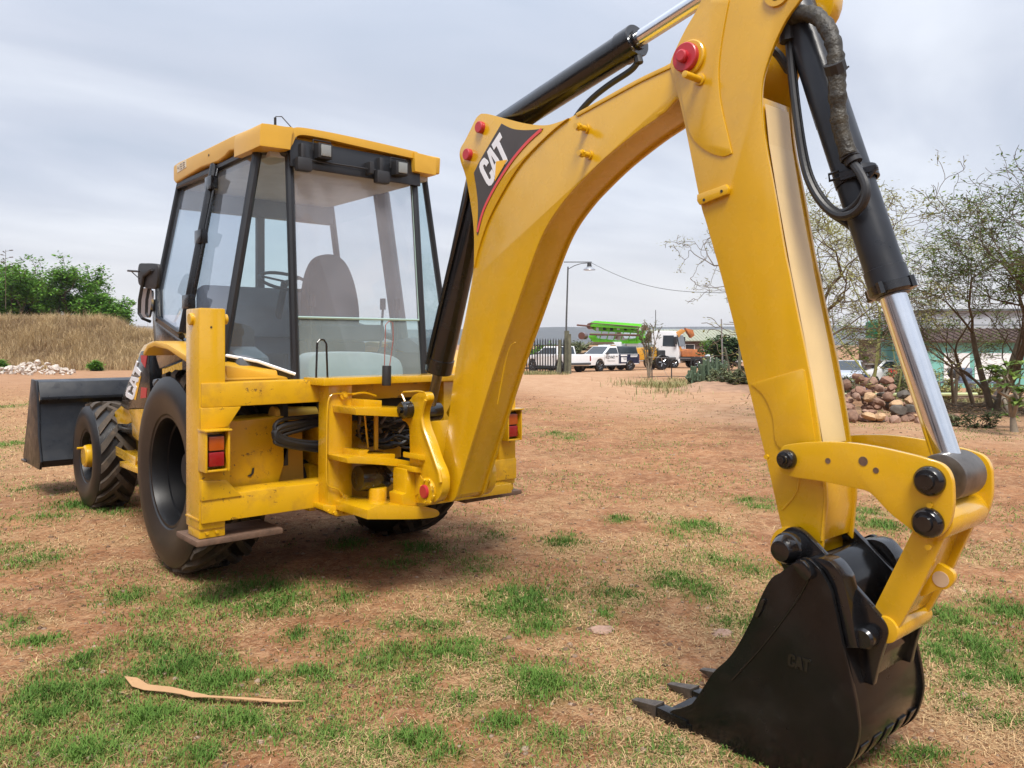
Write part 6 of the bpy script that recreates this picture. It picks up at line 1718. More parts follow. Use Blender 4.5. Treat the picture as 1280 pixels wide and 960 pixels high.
# ---- truck with folded green concrete boom
tr = empty('boom_truck'); tag(tr, 'white cab truck carrying a folded bright green concrete pump boom', 'truck')
G_ = cp((.13, .55, .015), 'bright_green_paint'); TW = cp((.66, .68, .70), 'truck_white')
b = MB(); b.box((-6.0, -.5, .75), (3.6, .5, 1.05)); part(b, 'chassis', 'dark', tr)
b = MB()
prof = [(2.3, .75), (4.45, .65), (4.52, 1.1), (4.40, 1.75), (4.25, 2.75), (3.95, 2.95), (2.55, 2.98), (2.3, 2.7)]
b.prism([Vector((x, -1.2, z)) for x, z in prof], (0, 2.4, 0)); cab = part(b, 'cab', TW, tr, bevel=.07, bseg=3)
b = MB(); b.prism([Vector((4.47, -1.05, 1.75)), Vector((4.47, 1.05, 1.75)), Vector((4.32, 1.0, 2.62)), Vector((4.32, -1.0, 2.62))], (.03, 0, .0)); q = b.build('windscreen', M['car_glass']); q.parent = cab
for s in (-1, 1):
    b = MB(); b.prism([Vector((x, s * 1.2, z)) for x, z in ((3.2, 1.75), (4.25, 1.70), (4.10, 2.6), (3.25, 2.6))], (0, s * .015, 0)); q = b.build('side_window', M['car_glass']); q.parent = cab
    b = MB(); b.box((4.2, min(s * 1.25, s * 1.5), 1.9), (4.4, max(s * 1.25, s * 1.5), 2.5)); q = b.build('wing_mirror', M['dark']); q.parent = cab
    for x in (3.5, -2.6, -3.9): road_wheel(tr, x, s * 1.2, .50, .32, s)
b = MB(); b.box((2.5, -1.15, .40), (4.55, 1.15, .75)); part(b, 'bumper', TW, tr, bevel=.04)
b = MB(); b.box((1.2, -1.15, 1.0), (2.2, 1.15, 2.0)); b.box((-5.5, -1.1, 1.05), (.8, 1.1, 1.35)); part(b, 'deck', cp((.30, .31, .33), 'grey_deck'), tr, bevel=.03)
def arm(name, pts, w_, y):
    b = MB(); b.prism([Vector((x, y, z)) for x, z in pts], (0, w_, 0)); return part(b, name, G_, tr, bevel=.03)
arm('boom_section', [(1.3, 3.35), (1.6, 3.1), (1.5, 2.6), (1.2, 2.55), (.9, 2.8), (-2.6, 3.0), (-3.1, 3.3), (-3.0, 3.75), (-2.6, 3.85), (1.3, 3.55)], .5, -.7)
arm('boom_section', [(1.5, 2.75), (1.7, 2.3), (1.2, 1.95), (-.4, 1.95), (-.5, 2.2), (.8, 2.4), (1.2, 2.8)], .45, -.72)
arm('boom_section', [(-1.6, 2.75), (-3.0, 2.85), (-3.2, 2.5), (-2.8, 2.1), (-.6, 2.0), (-.4, 2.2), (-2.4, 2.4), (-2.6, 2.6), (-1.6, 2.6)], .45, -.72)
arm('boom_section', [(1.2, 3.3), (-2.9, 3.55), (-2.9, 3.35), (1.2, 3.1)], .35, -1.05)
b = MB(); b.tube([(-3.0, -.95, 2.72), (1.2, -.95, 2.62)], .09, 8); b.tube([(-2.9, -1.0, 3.4), (-4.1, -1.0, 3.5)], .08, 8); b.cyl((1.6, -.95, 3.25), (1.6, -.2, 3.25), .22); b.cyl((-3.0, -1.0, 3.4), (-3.0, -.2, 3.4), .26); b.tube([(1.2, -.9, 2.6), (1.6, -.9, 3.1), (1.2, -1.1, 3.3), (-2.9, -1.1, 3.65)], .05, 6)
b.cyl((-3.7, -1.0, 2.6), (-3.7, -.2, 2.6), .30); part(b, 'concrete_pipe', cp((.12, .05, .035), 'rusty_pipe'), tr)
for k in range(7):
    b = MB(); x_ = -2.5 + k * .6; b.box((x_, -.78, 3.02 + .05 * (k % 2)), (x_ + .22, -.68, 3.30)); part(b, 'hydraulic_block', 'dark' if k % 3 else 'white', tr)
for k in range(6):
    b = MB(); x_ = -2.3 + k * .62; b.tube([(x_, -.75, 2.05), (x_ + .3, -.75, 2.95)], .045, 5); part(b, 'lattice_bar', G_, tr)
b = MB(); b.box((-1.1, -.9, 1.35), (-.3, .3, 2.1)); part(b, 'boom_pedestal', TW, tr, bevel=.05)
put(tr, gd(66, 785) , 335)

# ---- wheeled excavator in rust orange and white
ex = empty('excavator'); tag(ex, 'rusty orange wheeled excavator with white framed cab beside the white truck cab', 'excavator')
RO = mat('rusty_orange_paint', (.38, .13, .04), .6, var=.35, vscale=2); 
b = MB(); b.box((-2.2, -1.1, .8), (1.6, 1.1, 1.2)); b.box((-2.6, -.3, .4), (-2.2, .3, 1.0)); part(b, 'undercarriage', 'dark', ex, bevel=.05)
b = MB(); b.prism([Vector((x, -1.15, z)) for x, z in ((-2.4, 1.25), (.2, 1.25), (.2, 1.9), (-.6, 2.1), (-2.3, 2.0), (-2.5, 1.6))], (0, 2.3, 0)); part(b, 'engine_cover', RO, ex, bevel=.08)
b = MB()
for (x, y) in ((.3, -1.1), (1.6, -1.1), (.3, -.1), (1.6, -.1)): b.box((x - .05, y - .05, 1.25), (x + .05, y + .05, 2.9))
b.box((.2, -1.2, 2.85), (1.7, 0, 2.98)); cb_ = part(b, 'cab', TW, ex)
b = MB(); b.box((.34, -1.12, 1.3), (1.56, -1.10, 2.85)); b.box((1.62, -1.0, 1.5), (1.64, -.15, 2.8)); q = b.build('cab_glass', M['car_glass']); q.parent = cb_
b = MB(); b.prism([Vector((x, .25, z)) for x, z in ((-.2, 1.8), (.5, 1.8), (1.2, 3.0), (.7, 3.9), (.0, 4.3), (-.5, 4.1), (.2, 3.6), (.6, 3.0))], (0, .4, 0)); part(b, 'arm', mat('orange_arm_paint', (.45, .20, .04), .6, var=.3), ex, bevel=.05)
b = MB(); b.prism([Vector((x, .2, z)) for x, z in ((-.3, 4.4), (-1.2, 4.2), (-1.4, 3.6), (-1.0, 3.3), (-.6, 3.9))], (0, .6, 0)); part(b, 'bucket', RO, ex, bevel=.04)
for s in (-1, 1):
    for x in (-1.6, 1.1): road_wheel(ex, x, s * 1.2, .5, .35, s)
put(ex, gd(64, 850), 190); ex.scale = (.72, .72, .72)
# ---- orange and yellow machine behind the pickup
ym = empty('yellow_tractor'); tag(ym, 'small orange yellow tractor bonnet and wheel just right of the lettered pickup', 'tractor')
YO = cp((.55, .27, .02), 'orange_yellow_paint')
b = MB(); b.prism([Vector((x, -.6, z)) for x, z in ((-1.3, .7), (1.4, .7), (1.5, 1.2), (1.3, 1.5), (-1.2, 1.65))], (0, 1.2, 0)); part(b, 'bonnet', YO, ym, bevel=.08)
b = MB(); b.box((-1.8, -.8, .5), (-1.2, .8, 1.4)); part(b, 'rear_body', 'dark', ym, bevel=.05)
for s in (-1, 1):
    road_wheel(ym, 1.0, s * .8, .38, .25, s); road_wheel(ym, -1.5, s * .9, .55, .35, s)
    b = MB(); b.cyl((1.5, s * .35, 1.2), (1.54, s * .35, 1.2), .1, seg=12); part(b, 'headlight', 'headlamp', ym)
put(ym, gd(57, 797), 200)
# ---- tan vehicle seen above the pickup bonnet
tv = empty('flatbed_trailer'); tag(tv, 'low striped tan load on a trailer behind the lettered pickup', 'trailer')
b = MB(); b.box((-2.5, -1, .8), (2.5, 1, 1.0)); part(b, 'deck', 'dark', tv)
for k in range(5):
    b = MB(); b.prism([Vector((-1.5 + .15 * k, -.9, 1.0 + k * .22)), Vector((2.0 - .3 * k, -.9, 1.0 + k * .22)), Vector((1.9 - .3 * k, -.9, 1.16 + k * .22)), Vector((-1.4 + .15 * k, -.9, 1.16 + k * .22))], (0, 1.8, 0)); part(b, 'board', mat('tan_board' if k % 2 else 'dark_board', (.42, .30, .18) if k % 2 else (.12, .08, .05), .8), tv)
for s in (-1, 1): road_wheel(tv, 0, s * 1.0, .38, .22, s)
put(tv, gd(62, 750), 190)

# ------------------------------------------------------------------ buildings
def building(name, label, base, a, L, D, hw, hr, wallm, roofm, over=.4, brick_rows=0, openings=(), ridge='x', cat='building'):
    root = empty(name); tag(root, label, cat)
    b = MB(); b.box((-L / 2, 0, -.5), (L / 2, D, hw)); wl = part(b, 'wall', wallm, root)
    b = MB(); prof = [(-over, hw - .05), (D / 2, hr), (D + over, hw - .05), (D + over, hw + .03), (D / 2, hr + .10), (-over, hw + .03)]
    b.prism([Vector((-L / 2 - over, y, z)) for y, z in prof], (L + 2 * over, 0, 0)); rf = part(b, 'roof', roofm, root)
    b = MB()
    n = int(L / .35)
    for i in range(n):
        x = -L / 2 - over + (L + 2 * over) * i / n; b.prism([Vector((x, y, z)) for y, z in ((-over, hw + .03), (D / 2, hr + .10), (D / 2, hr + .14), (-over, hw + .07))], (.10, 0, 0))
    q = b.build('roof_rib', M[roofm] if isinstance(roofm, str) else roofm); q.parent = rf; q['kind'] = 'stuff'
    b = MB(); b.prism([Vector((x, y, z)) for x, y, z in ((-L / 2, 0, hw), (-L / 2, D, hw), (-L / 2, D / 2, hr))], (.05, 0, 0)); b.prism([Vector((x, y, z)) for x, y, z in ((L / 2 - .05, 0, hw), (L / 2 - .05, D, hw), (L / 2 - .05, D / 2, hr))], (.05, 0, 0)); q = part(b, 'gable', wallm, root); 
    for (nm, x0, x1, z0, z1, m_) in openings:
        b = MB(); b.box((x0, -.05, z0), (x1, .05, z1)); q = b.build(nm, M[m_] if isinstance(m_, str) else m_); q.parent = wl
        if nm in ('window', 'door'):
            b = MB()
            for (xa, xb, za, zb_) in ((x0 - .06, x0, z0, z1), (x1, x1 + .06, z0, z1), (x0 - .06, x1 + .06, z1, z1 + .06)): b.box((xa, -.08, za), (xb, .04, zb_))
            q = b.build('frame', M['white']); q.parent = wl; q['label'] = 'pale opening surround'
    put(root, base, a); return root
bw = mat('brown_brick', (.15, .095, .07), .9, var=.3, vscale=5); bt_ = bw.node_tree
brk = N(bt_, 'ShaderNodeTexBrick'); brk.inputs['Scale'].default_value = 3.5; brk.inputs['Color1'].default_value = (.17, .10, .075, 1); brk.inputs['Color2'].default_value = (.11, .075, .06, 1); brk.inputs['Mortar'].default_value = (.20, .17, .14, 1); brk.inputs['Mortar Size'].default_value = .015
mpn = N(bt_, 'ShaderNodeMapping'); mpn.inputs['Rotation'].default_value = (rad(90), 0, 0); tcn = N(bt_, 'ShaderNodeTexCoord')
bt_.links.new(tcn.outputs['Object'], mpn.inputs[0]); bt_.links.new(mpn.outputs[0], brk.inputs['Vector']); bt_.links.new(brk.outputs[0], bt_.nodes['Principled BSDF'].inputs['Base Color'])
pale_roof = mat('pale_sheet_roof', (.27, .28, .21), .8, var=.1, vscale=1)
grey_roof = mat('grey_sheet_roof', (.22, .25, .26), .7, var=.1, vscale=1)
building('brick_building', 'long low brown brick building with pale sheet roof beyond the yard', gd(92, 876), 4, 9.0, 8, 2.5, 3.75, bw, pale_roof, .5, openings=(('door', -1.8, -.8, 0, 2.05, 'dark'), ('notice', .1, .45, 1.1, 1.45, 'white'), ('notice', .6, .9, 1.1, 1.4, 'white')))
building('shed', 'grey roofed shed behind the white truck cab', gd(104, 822), 2, 8, 8, 2.9, 4.1, mat('shed_wall', (.30, .30, .29), .9), grey_roof, .4)
# brick courses of the low buildings are beyond picking apart; teal building
teal = mat('teal_wall_paint', (.17, .42, .37), .85, var=.12, vscale=1.5, dirt=(.30, .28, .22), dirt_amt=.35, dscale=1.2)
rustroof = mat('rusty_roof', (.055, .030, .022), .95, var=.4, vscale=2)
building('teal_building', 'low teal painted building with white boards behind the thorn trees', gd(42, 1262), -6, 9.6, 6, 2.45, 3.1, teal, rustroof, .35,
         openings=(('white_board', -3.3, -2.0, .45, 1.85, 'white'), ('white_board', -1.75, .1, .45, 1.85, 'white'), ('window', .9, 1.8, .8, 1.8, 'dark'), ('window', 2.6, 3.4, .8, 1.8, 'dark')))
# grey upper storey building beyond
gb = empty('grey_building'); tag(gb, 'two storey grey clad building rising behind the teal building', 'building')
gw = mat('grey_cladding', (.40, .43, .47), .7, var=.08)
b = MB(); b.box((-8, 0, -1), (10, 9, 5.0)); wl = part(b, 'wall', gw, gb)
for k in range(24):
    b = MB(); x = -7.9 + k * .75; b.box((x, -.05, 1.9), (x + .62, .0, 3.0)); q = b.build('louvre_panel', mat('louvre_grey', (.20, .22, .25), .6) if k == 0 else lvm); q.parent = wl
    if k == 0: lvm = q.data.materials[0]
b = MB(); b.box((-8.2, -.35, 5.0), (10.2, 9.2, 5.15)); b.box((-8.2, -.3, 3.05), (10.2, -.0, 3.2)); part(b, 'roof', mat('dark_roof_edge', (.10, .11, .12), .6), gb)
for k in range(12):
    b = MB(); b.box((-8 + k * 1.5, -.30, 3.2), (-7.93 + k * 1.5, -.25, 3.95)); part(b, 'railing_post', 'bumper', gb)
b = MB(); b.box((-8, -.31, 3.9), (10, -.26, 3.96)); b.box((-8, -.31, 3.55), (10, -.26, 3.59)); part(b, 'railing', 'bumper', gb)
put(gb, gd(60, 1300) , -4)
# water tank on its brick stand
tk = empty('tank_stand'); tag(tk, 'brick tower with a flat slab carrying the green water tank', 'tank stand')
b = MB(); b.box((-.42, -.42, -.2), (.42, .42, 2.55)); part(b, 'pillar', bw, tk)
b = MB(); b.box((-.95, -.7, 2.55), (.75, .7, 2.65)); b.box((-.6, -.55, 1.15), (.5, .55, 1.22)); part(b, 'slab', mat('weathered_concrete', (.22, .20, .18), .9), tk)
put(tk, gd(46, 1087), 8)
wt = empty('water_tank'); tag(wt, 'dark green plastic water tank standing on the brick tower', 'water tank')
b = MB(); b.lathe([(0, .43), (.02, .45), (.30, .45), (.31, .44), (.33, .44), (.34, .45), (.62, .45), (.63, .44), (.65, .44), (.66, .45), (.92, .45), (1.02, .30), (1.05, .14), (1.10, .14), (1.10, 0)], (0, 0, 0), (0, 0, 1), 28); part(b, 'tank', cp((.0, .13, .065), 'green_tank_plastic'), wt)
p = gd(46, 1092.5); wt.location = (p.x, p.y, p.z + 2.65)
# blue barrel, red board, dark round bin
mb = MB(); mb.lathe([(0, .28), (.02, .30), (.28, .30), (.30, .32), (.33, .30), (.58, .30), (.60, .32), (.63, .30), (.86, .30), (.88, .28), (.88, 0)], gd(36, 1079), (0, 0, 1), 20); o = mb.build('barrel', cp((.02, .035, .12), 'dark_blue_plastic')); tag(o, 'dark blue barrel standing beside the silver hatchback', 'barrel')
o = empty('red_board', gd(40, 1116)); tag(o, 'square red board on a post right of the white car', 'board')
b = MB(); b.prism([rv * -.22 + Vector((0, 0, .62)), rv * .22 + Vector((0, 0, .62)), rv * .22 + Vector((0, 0, 1.05)), rv * -.22 + Vector((0, 0, 1.05))], wv * .03); part(b, 'panel', cp((.50, .03, .02), 'red_board_paint'), o)
b = MB(); b.tube([(0, 0, -.1), (0, 0, 1.0)], .03, 6); part(b, 'post', 'bumper', o)
o = empty('red_brick_wall'); tag(o, 'stretch of red brick wall behind the red board', 'wall')
rbm = mat('red_brick', (.24, .10, .07), .9, var=.25)
for r_ in range(9):
    for k in range(11):
        b = MB() if (r_ == 0 and k == 0) else None
        if b: b.box((-.16, 0, 0), (.16, .14, .17)); proto = b.build('brick', rbm); proto.parent = o; q = proto
        else: q = proto.copy(); COL.objects.link(q)
        q.location = (k * .34 + (.17 if r_ % 2 else 0) - 1.8, random.uniform(-.01, .01), r_ * .185)
b = MB(); b.box((-2.0, .02, -.1), (2.1, .13, 1.66)); part(b, 'mortar', mat('mortar', (.30, .25, .21), .95), o)
put(o, gd(50, 1138), 0)
# low yellow green rail of the bed in front of the cars
o = empty('low_rail'); tag(o, 'low pale green rail running along the ground behind the rock pile', 'rail')
b = MB(); b.tube([(-3.2, 0, .28), (2.5, 0, .30)], .06, 8); part(b, 'rail', cp((.42, .47, .22), 'pale_green_paint'), o)
for x in (-3.1, -1.8, -.5, .8, 2.1):
    b = MB(); b.box((x - .04, -.04, -.1), (x + .04, .04, .28)); part(b, 'post', 'pale', o) if 'pale' in M else part(b, 'post', carpaint['pale_green_paint'], o)
put(o, gd(26, 1125), 0)
# table, bin, planks and brush under the thorn trees
o = empty('bench'); tag(o, 'long blue grey bench in front of the teal wall', 'bench')
b = MB(); b.box((-1.4, -.25, .62), (1.5, .25, .70)); part(b, 'seat', cp((.12, .16, .22), 'blue_grey_paint'), o)
for x in (-1.2, .2, 1.3):
    b = MB(); b.box((x - .12, -.2, -.15), (x + .08, .2, .62)); part(b, 'leg', carpaint['blue_grey_paint'], o)
put(o, gd(33, 1208), -3)
o = empty('cement_mixer'); tag(o, 'round black drum with grey cabinet standing on the bench by the teal wall', 'drum')
b = MB(); b.lathe([(0, .12), (.05, .22), (.3, .22), (.35, .15), (.35, 0)], (-.25, 0, .30), (.2, -1, .2), 20); part(b, 'drum', 'dark', o)
b = MB(); b.box((.0, -.2, 0), (.55, .2, .55)); part(b, 'cabinet', carpaint['blue_grey_paint'], o, bevel=.03)
p = gd(33.6, 1196); o.location = (p.x, p.y, p.z + .70); o.rotation_euler = (0, 0, heading(0))
plank_m = mat('weathered_plank', (.22, .15, .10), .9, var=.35, vscale=4)
for k in range(9):
    q = gd(22 + random.uniform(0, 3), random.uniform(1200, 1290)); L_ = random.uniform(.8, 1.8)
    b = MB(); b.box((-L_ / 2, -.07, 0), (L_ / 2, .07, .04)); o = b.build('plank', plank_m, bevel=.006)
    o.location = q + Vector((0, 0, .05 + .07 * (k % 4))); o.rotation_euler = (random.uniform(-.05, .05), random.uniform(-.04, .04), heading(random.uniform(-12, 12)))
    tag(o, 'weathered grey brown plank lying loose among the brush under the thorn trees', 'plank', 'planks lying under the thorn trees')
sx = []; r_ = random.Random(9)
sg = []
for k in range(520):
    q = gd(r_.uniform(16.5, 25), r_.uniform(1155, 1330)); a_ = r_.uniform(0, 6.28); L_ = r_.uniform(.15, .8)
    e_ = q + Vector((math.cos(a_) * L_, math.sin(a_) * L_, r_.uniform(-.02, .22) * L_ + .03)); m_ = q.lerp(e_, .5) + Vector((r_.uniform(-.05, .05), r_.uniform(-.05, .05), r_.uniform(0, .08)))
    sg.append(([q + Vector((0, 0, .02)), m_, e_], [.012, .009, .004], 4))
V, F = tubes_np(sg); o = np_mesh('brushwood', V, F, bark); tag(o, 'tangle of dead twigs and branches on the ground under the thorn trees', 'brushwood', kind='stuff')
def shrub(name, label, base, h, seed, lf, n=4, group=None, per=14, size=.05, cat='shrub', rmin=.01):
    return tree(name, label, base, h, seed, dict(kids=[4, 3, 3], spread=[.6, .7, .7], ratio=.7, up=.04, wob=.2, trunk=.35, taper=.6, nseg=3, stem_out=.9), 3, bark, lf, per, size, h * .09, h * .025, group, cat, stems=n, rmin=rmin, flat=.2, elong=1.6)
shrub('dead_bush', 'small dark leafless bush on the sand in front of the thorn trees', gp(1222, 535), .32, 81, lf_dark, per=4, size=.018, cat='bush', rmin=.004)
shrub('dead_bush', 'tiny dry tuft of twigs on the sand just right of the chrome rod', gp(1190, 532), .22, 82, lf_grey, per=3, size=.018, cat='bush', rmin=.004)
for i, (px_, d_, h_, lf_, lab) in enumerate([(1134, 28, 1.0, lf_grey, 'grey green shrub just right of the chrome rod before the brick wall'), (1150, 33, 1.5, lf_acacia_y, 'olive shrub growing against the left end of the teal building'), (1167, 52, 4.8, lf_dark, 'dark green tree at the corner of the grey building'),
        (1146, 50, 4.2, lf_acacia, 'green bushy tree whose top shows left of the rusty roof'), (1128, 38, 1.0, lf_grey, 'thin grey bush behind the red board'), (1052, 30, 1.2, lf_grey, 'low scrub left of the silver hatchback'), (1230, 30, .7, lf_acacia_y, 'yellowish tuft before the white boards'), (1180, 27, .8, lf_acacia_y, 'yellow grassy shrub left of the thorn tree trunks')]):
    shrub('bush', lab, gd(d_, px_), h_, 90 + i, lf_, group='bushes along the right side of the yard', per=7, size=.035 * (d_ / 30), cat='bush', rmin=.012)

# ------------------------------------------------------------------ middle distance
wood = mat('grey_green_post', (.11, .11, .075), .9, var=.35, vscale=3)
def post(label, d, px_, h_, r_=.07, lean=0, name='fence_post', group='wooden posts by the gate', m_=wood):
    q = gd(d, px_); b = MB(); tp = q + Vector((lean, 0, h_)); b.tube([q - Vector((0, 0, .2)), q.lerp(tp, .5) + Vector((.02, 0, 0)), tp], [r_, r_ * .95, r_ * .85], 8); o = b.build(name, m_, bevel=0); return tag(o, label, 'post', group)
post('thick dark gate post at the foot of the street lamp', 47.5, 708.5, 2.55, .17)
post('thick dark gate post just right of the lamp pole, a little shorter', 47.2, 711.5, 2.35, .13)
post('wooden post in the iron fence, just left of the gate posts', 47, 699, 2.0, .10, .05)
post('leaning wooden post in front of the iron fence', 46, 695, 1.5, .05, .4)
# iron palisade fence
fn = empty('palisade_fence'); tag(fn, 'black iron palisade fence left of the gate posts', 'fence')
for k in range(17):
    q = gd(47.6, 652 + k * 3.3)
    b = MB(); b.tube([(0, 0, 0), (0, 0, 1.95), (0, 0, 2.1)], [.036, .036, .006], 4)
    if k == 0: pr_ = b.build('pale', M['dark']); pr_.parent = fn; o = pr_
    else: o = pr_.copy(); COL.objects.link(o)
    o.location = q
b = MB(); b.tube([gd(47.7, 650) + Vector((0, 0, .35)), gd(47.7, 708) + Vector((0, 0, .35))], .03, 4); b.tube([gd(47.7, 650) + Vector((0, 0, 1.7)), gd(47.7, 708) + Vector((0, 0, 1.7))], .03, 4); o = b.build('rail', M['dark']); o.parent = fn
# street lamp
lp_ = empty('street_lamp', gd(48, 707.5)); tag(lp_, 'tall thin street lamp with a hanging shade on a curved arm', 'street lamp')
base = Vector(lp_.location); H_ = 6.35; toR = rv
b = MB(); b.tube([(0, 0, 0), (.03, 0, H_ * .5), (.12, -.05, H_ + .05)], [.07, .055, .045], 8); part(b, 'pole', 'bumper', lp_)
tpv = Vector((.12, -.05, H_)); b = MB()
b.tube([tpv + rv * -.25 + Vector((0, 0, .33)), tpv + rv * 1.42 + Vector((0, 0, .33))], .028, 6)
b.tube([tpv + rv * .0 - Vector((0, 0, .1)), tpv + rv * .4 + Vector((0, 0, .12)), tpv + rv * .8 + Vector((0, 0, .24)), tpv + rv * 1.3 + Vector((0, 0, .28))], .022, 6); part(b, 'arm', 'bumper', lp_)
c = tpv + rv * 1.28; b = MB(); b.lathe([(.28, .05), (.26, .12), (.10, .14), (.04, .16)], c, (0, 0, 1), 14); part(b, 'lamp_holder', 'dark', lp_)
b = MB(); b.lathe([(.05, .15), (-.12, .36), (-.15, .37), (-.13, .34), (.04, .12)], c, (0, 0, 1), 20); part(b, 'lamp_shade', 'alloy', lp_)
w0 = base + tpv + rv * 1.3 + Vector((0, 0, .33)); w1 = pd(38, 905, 366)
b = MB(); pts = [w0.lerp(w1, t / 14) - Vector((0, 0, .55 * math.sin(math.pi * t / 14))) for t in range(15)]; b.tube(pts, .012, 4); o = b.build('overhead_wire', M['dark']); tag(o, 'thin overhead wire sagging from the street lamp towards the right', 'wire')
post('far thin mast standing above the shed roof', 95, 819.5, 6.2, .05, name='mast', group=None, m_=M['bumper'])
# stump of a dead tree with props
tree('dead_tree', 'dead tree stump with a grey rounded head and thin propping poles in the yard', gd(40, 811), 2.9, 120, dict(kids=[3, 3], spread=[.3, .5], ratio=.5, up=.06, wob=.06, trunk=.62, taper=.8, nseg=4, stem_out=.10), 2, mat('dead_wood', (.20, .165, .12), .9, var=.3), lf_grey, 10, .04, .10, .045, stems=5, rmin=.02)
# low wire barrier
br_ = empty('wire_barrier'); tag(br_, 'low sagging wire barrier right of the dead tree', 'barrier')
b = MB(); b.tube([gd(38.5, 812) + Vector((0, 0, .12)), gd(38.5, 840) + Vector((0, 0, .15)), gd(38.5, 866) + Vector((0, 0, .12))], .018, 5); part(b, 'cable', 'dark', br_)
b = MB(); b.tube([gd(38.5, 812) + Vector((0, 0, 1.05)), gd(38.5, 864) + Vector((0, 0, 1.0))], .008, 4); part(b, 'wire', 'alloy', br_)
for px_ in (815, 839.5, 864):
    b = MB(); q = gd(38.5, px_); b.tube([q, q + Vector((0, 0, .55 if px_ != 864 else 1.1))], .03, 5); part(b, 'post', 'dark', br_)
b = MB(); b.tube([gd(38.5, 829) + Vector((0, 0, .5)), gd(38.5, 836) + Vector((0, 0, .05))], .012, 4); part(b, 'brace', 'alloy', br_)
# dirt mound with cactus hedge
vs = []; fs = []; n1_ = 44
for i in range(n1_):
    for k in range(16):
        px_ = 815 + i * 4.2; s = k / 15; d = 26 + 7 * s; q = pd(d, px_); h_ = .26 * math.exp(-((px_ - 888) / 34) ** 2) + .24 * math.exp(-((px_ - 945) / 32) ** 2)
        zz_ = tz(q.x, q.y) - .04 + h_ * math.sin(math.pi * s) ** .8 * (.8 + .5 * float(fbm(i * .5, k * .7, 3)))
        if i in (0, n1_ - 1) or k in (0, 15): zz_ = tz(q.x, q.y) - .1
        vs.append((q.x, q.y, zz_))
for i in range(n1_ - 1):
    for k in range(15): fs.append((i * 16 + k, (i + 1) * 16 + k, (i + 1) * 16 + k + 1, i * 16 + k + 1))
o = np_mesh('dirt_mound', np.array(vs), np.array(fs), mat('mound_soil', (.34, .20, .12), .95, var=.3, vscale=2, bump=.6, bscale=6), smooth=True); tag(o, kind='structure')
cact = mat('cactus_skin', (.055, .085, .045), .7, var=.3, vscale=4)
def cactus(px_, d, h_, seed, label):
    r = random.Random(seed); q = gd(d, px_); root = empty('cactus', q); tag(root, label, 'cactus', 'columnar cacti on the dirt mound')
    b = MB()
    for k in range(9):
        x, y = r.gauss(0, .14), r.gauss(0, .14); hh_ = h_ * r.uniform(.55, 1.0); lx, ly = r.gauss(0, .06), r.gauss(0, .06)
        b.tube([(x, y, 0), (x + lx, y + ly, hh_ * .5), (x + lx * 1.5, y + ly * 1.5, hh_ * .95), (x + lx * 1.5, y + ly * 1.5, hh_)], [.045, .06, .055, .01], 5)
        if r.random() < .7: b.tube([(x + lx, y + ly, hh_ * .4), (x + lx + r.gauss(0, .15), y + ly, hh_ * .55), (x + lx + r.gauss(0, .18), y + ly, hh_ * .9)], [.04, .045, .01], 5)
    o = part(b, 'stem', cact, root, smooth=0); o['kind'] = 'stuff'
CX = [(868, 31, 1.5, 'leftmost narrow cactus clump of the hedge'), (873, 30.6, 1.3, 'low cactus clump second from the left in the hedge'), (878, 30.8, 1.55, 'cactus clump left of the middle of the hedge'), (884, 31, 1.9, 'tall cactus clump near the middle of the hedge'),
      (889, 30.5, 2.1, 'tallest cactus clump in the hedge'), (895, 31, 2.0, 'tall cactus clump right of the tallest one'), (900, 31.2, 1.9, 'rightmost full cactus clump beside the wire post')]
for i, (a_, d_, h_, lb_) in enumerate(CX): cactus(a_, d_, h_ * .58, 200 + i, lb_)
for i, (px_, d_, h_, lab) in enumerate([(905, 29.5, .8, 'dry grey shrub on the mound right of the cacti'), (918, 29, .7, 'dry brushy shrub in the middle of the mound'), (930, 28.5, .8, 'dry shrub on the mound at the edge of the long arm'), (942, 28.5, .7, 'dry shrub on the mound hidden behind the long arm')]):
    q = gd(d_, px_); q.z += .15; shrub('dry_shrub', lab, q, h_ * .75, 130 + i, lf_grey, group='dry shrubs on the dirt mound', per=10, size=.03, rmin=.008)
post('pale leaning pole beside the right end of the cactus hedge', 31, 903.5, 2.6, .03, -.1, group='poles behind the mound', m_=M['alloy'])
post('grey branch pole leaning left under the dark tree', 32, 915, 1.5, .05, -.5, group='poles behind the mound')
post('upright forked grey pole under the dark tree by the long arm', 33, 923, 2.3, .07, .15, group='poles behind the mound')
tree('dark_tree', 'round dark tree between the brick building and the long arm', gd(55, 934), 3.7, 140, dict(GR, stem_out=.5), 4, bark_d, lf_dark, 22, .08, .22, .12, stems=3, rmin=.02, flat=.3, elong=1.5)
tree('climber_bush', 'dark green creeper covered bush against the end of the brick building', gd(86, 902), 2.7, 141, dict(GR, stem_out=.7), 3, bark_d, lf_green, 30, .09, .28, .08, cat='bush', stems=4, rmin=.02, flat=.3, elong=1.5)
for i, (px_, d_, h_, lf_, lab) in enumerate([(688, 58, 1.9, lf_green, 'green bush behind the iron fence'), (722, 62, 2.1, lf_grey, 'grey green bush right of the gate posts'), (738, 70, 2.3, lf_acacia, 'olive green bush behind the front of the lettered pickup'), (672, 60, 1.7, lf_green, 'green bush behind the left end of the iron fence'), (706, 75, 2.0, lf_grey, 'distant grey bush between the gate posts and the hills')]):
    tree('bush', lab, gd(d_, px_), h_, 150 + i, dict(GR, stem_out=.9), 3, bark_d, lf_, 22, .07, .16, .05, 'bushes behind the yard fence', cat='bush', stems=5, rmin=.02, flat=.3, elong=1.5)
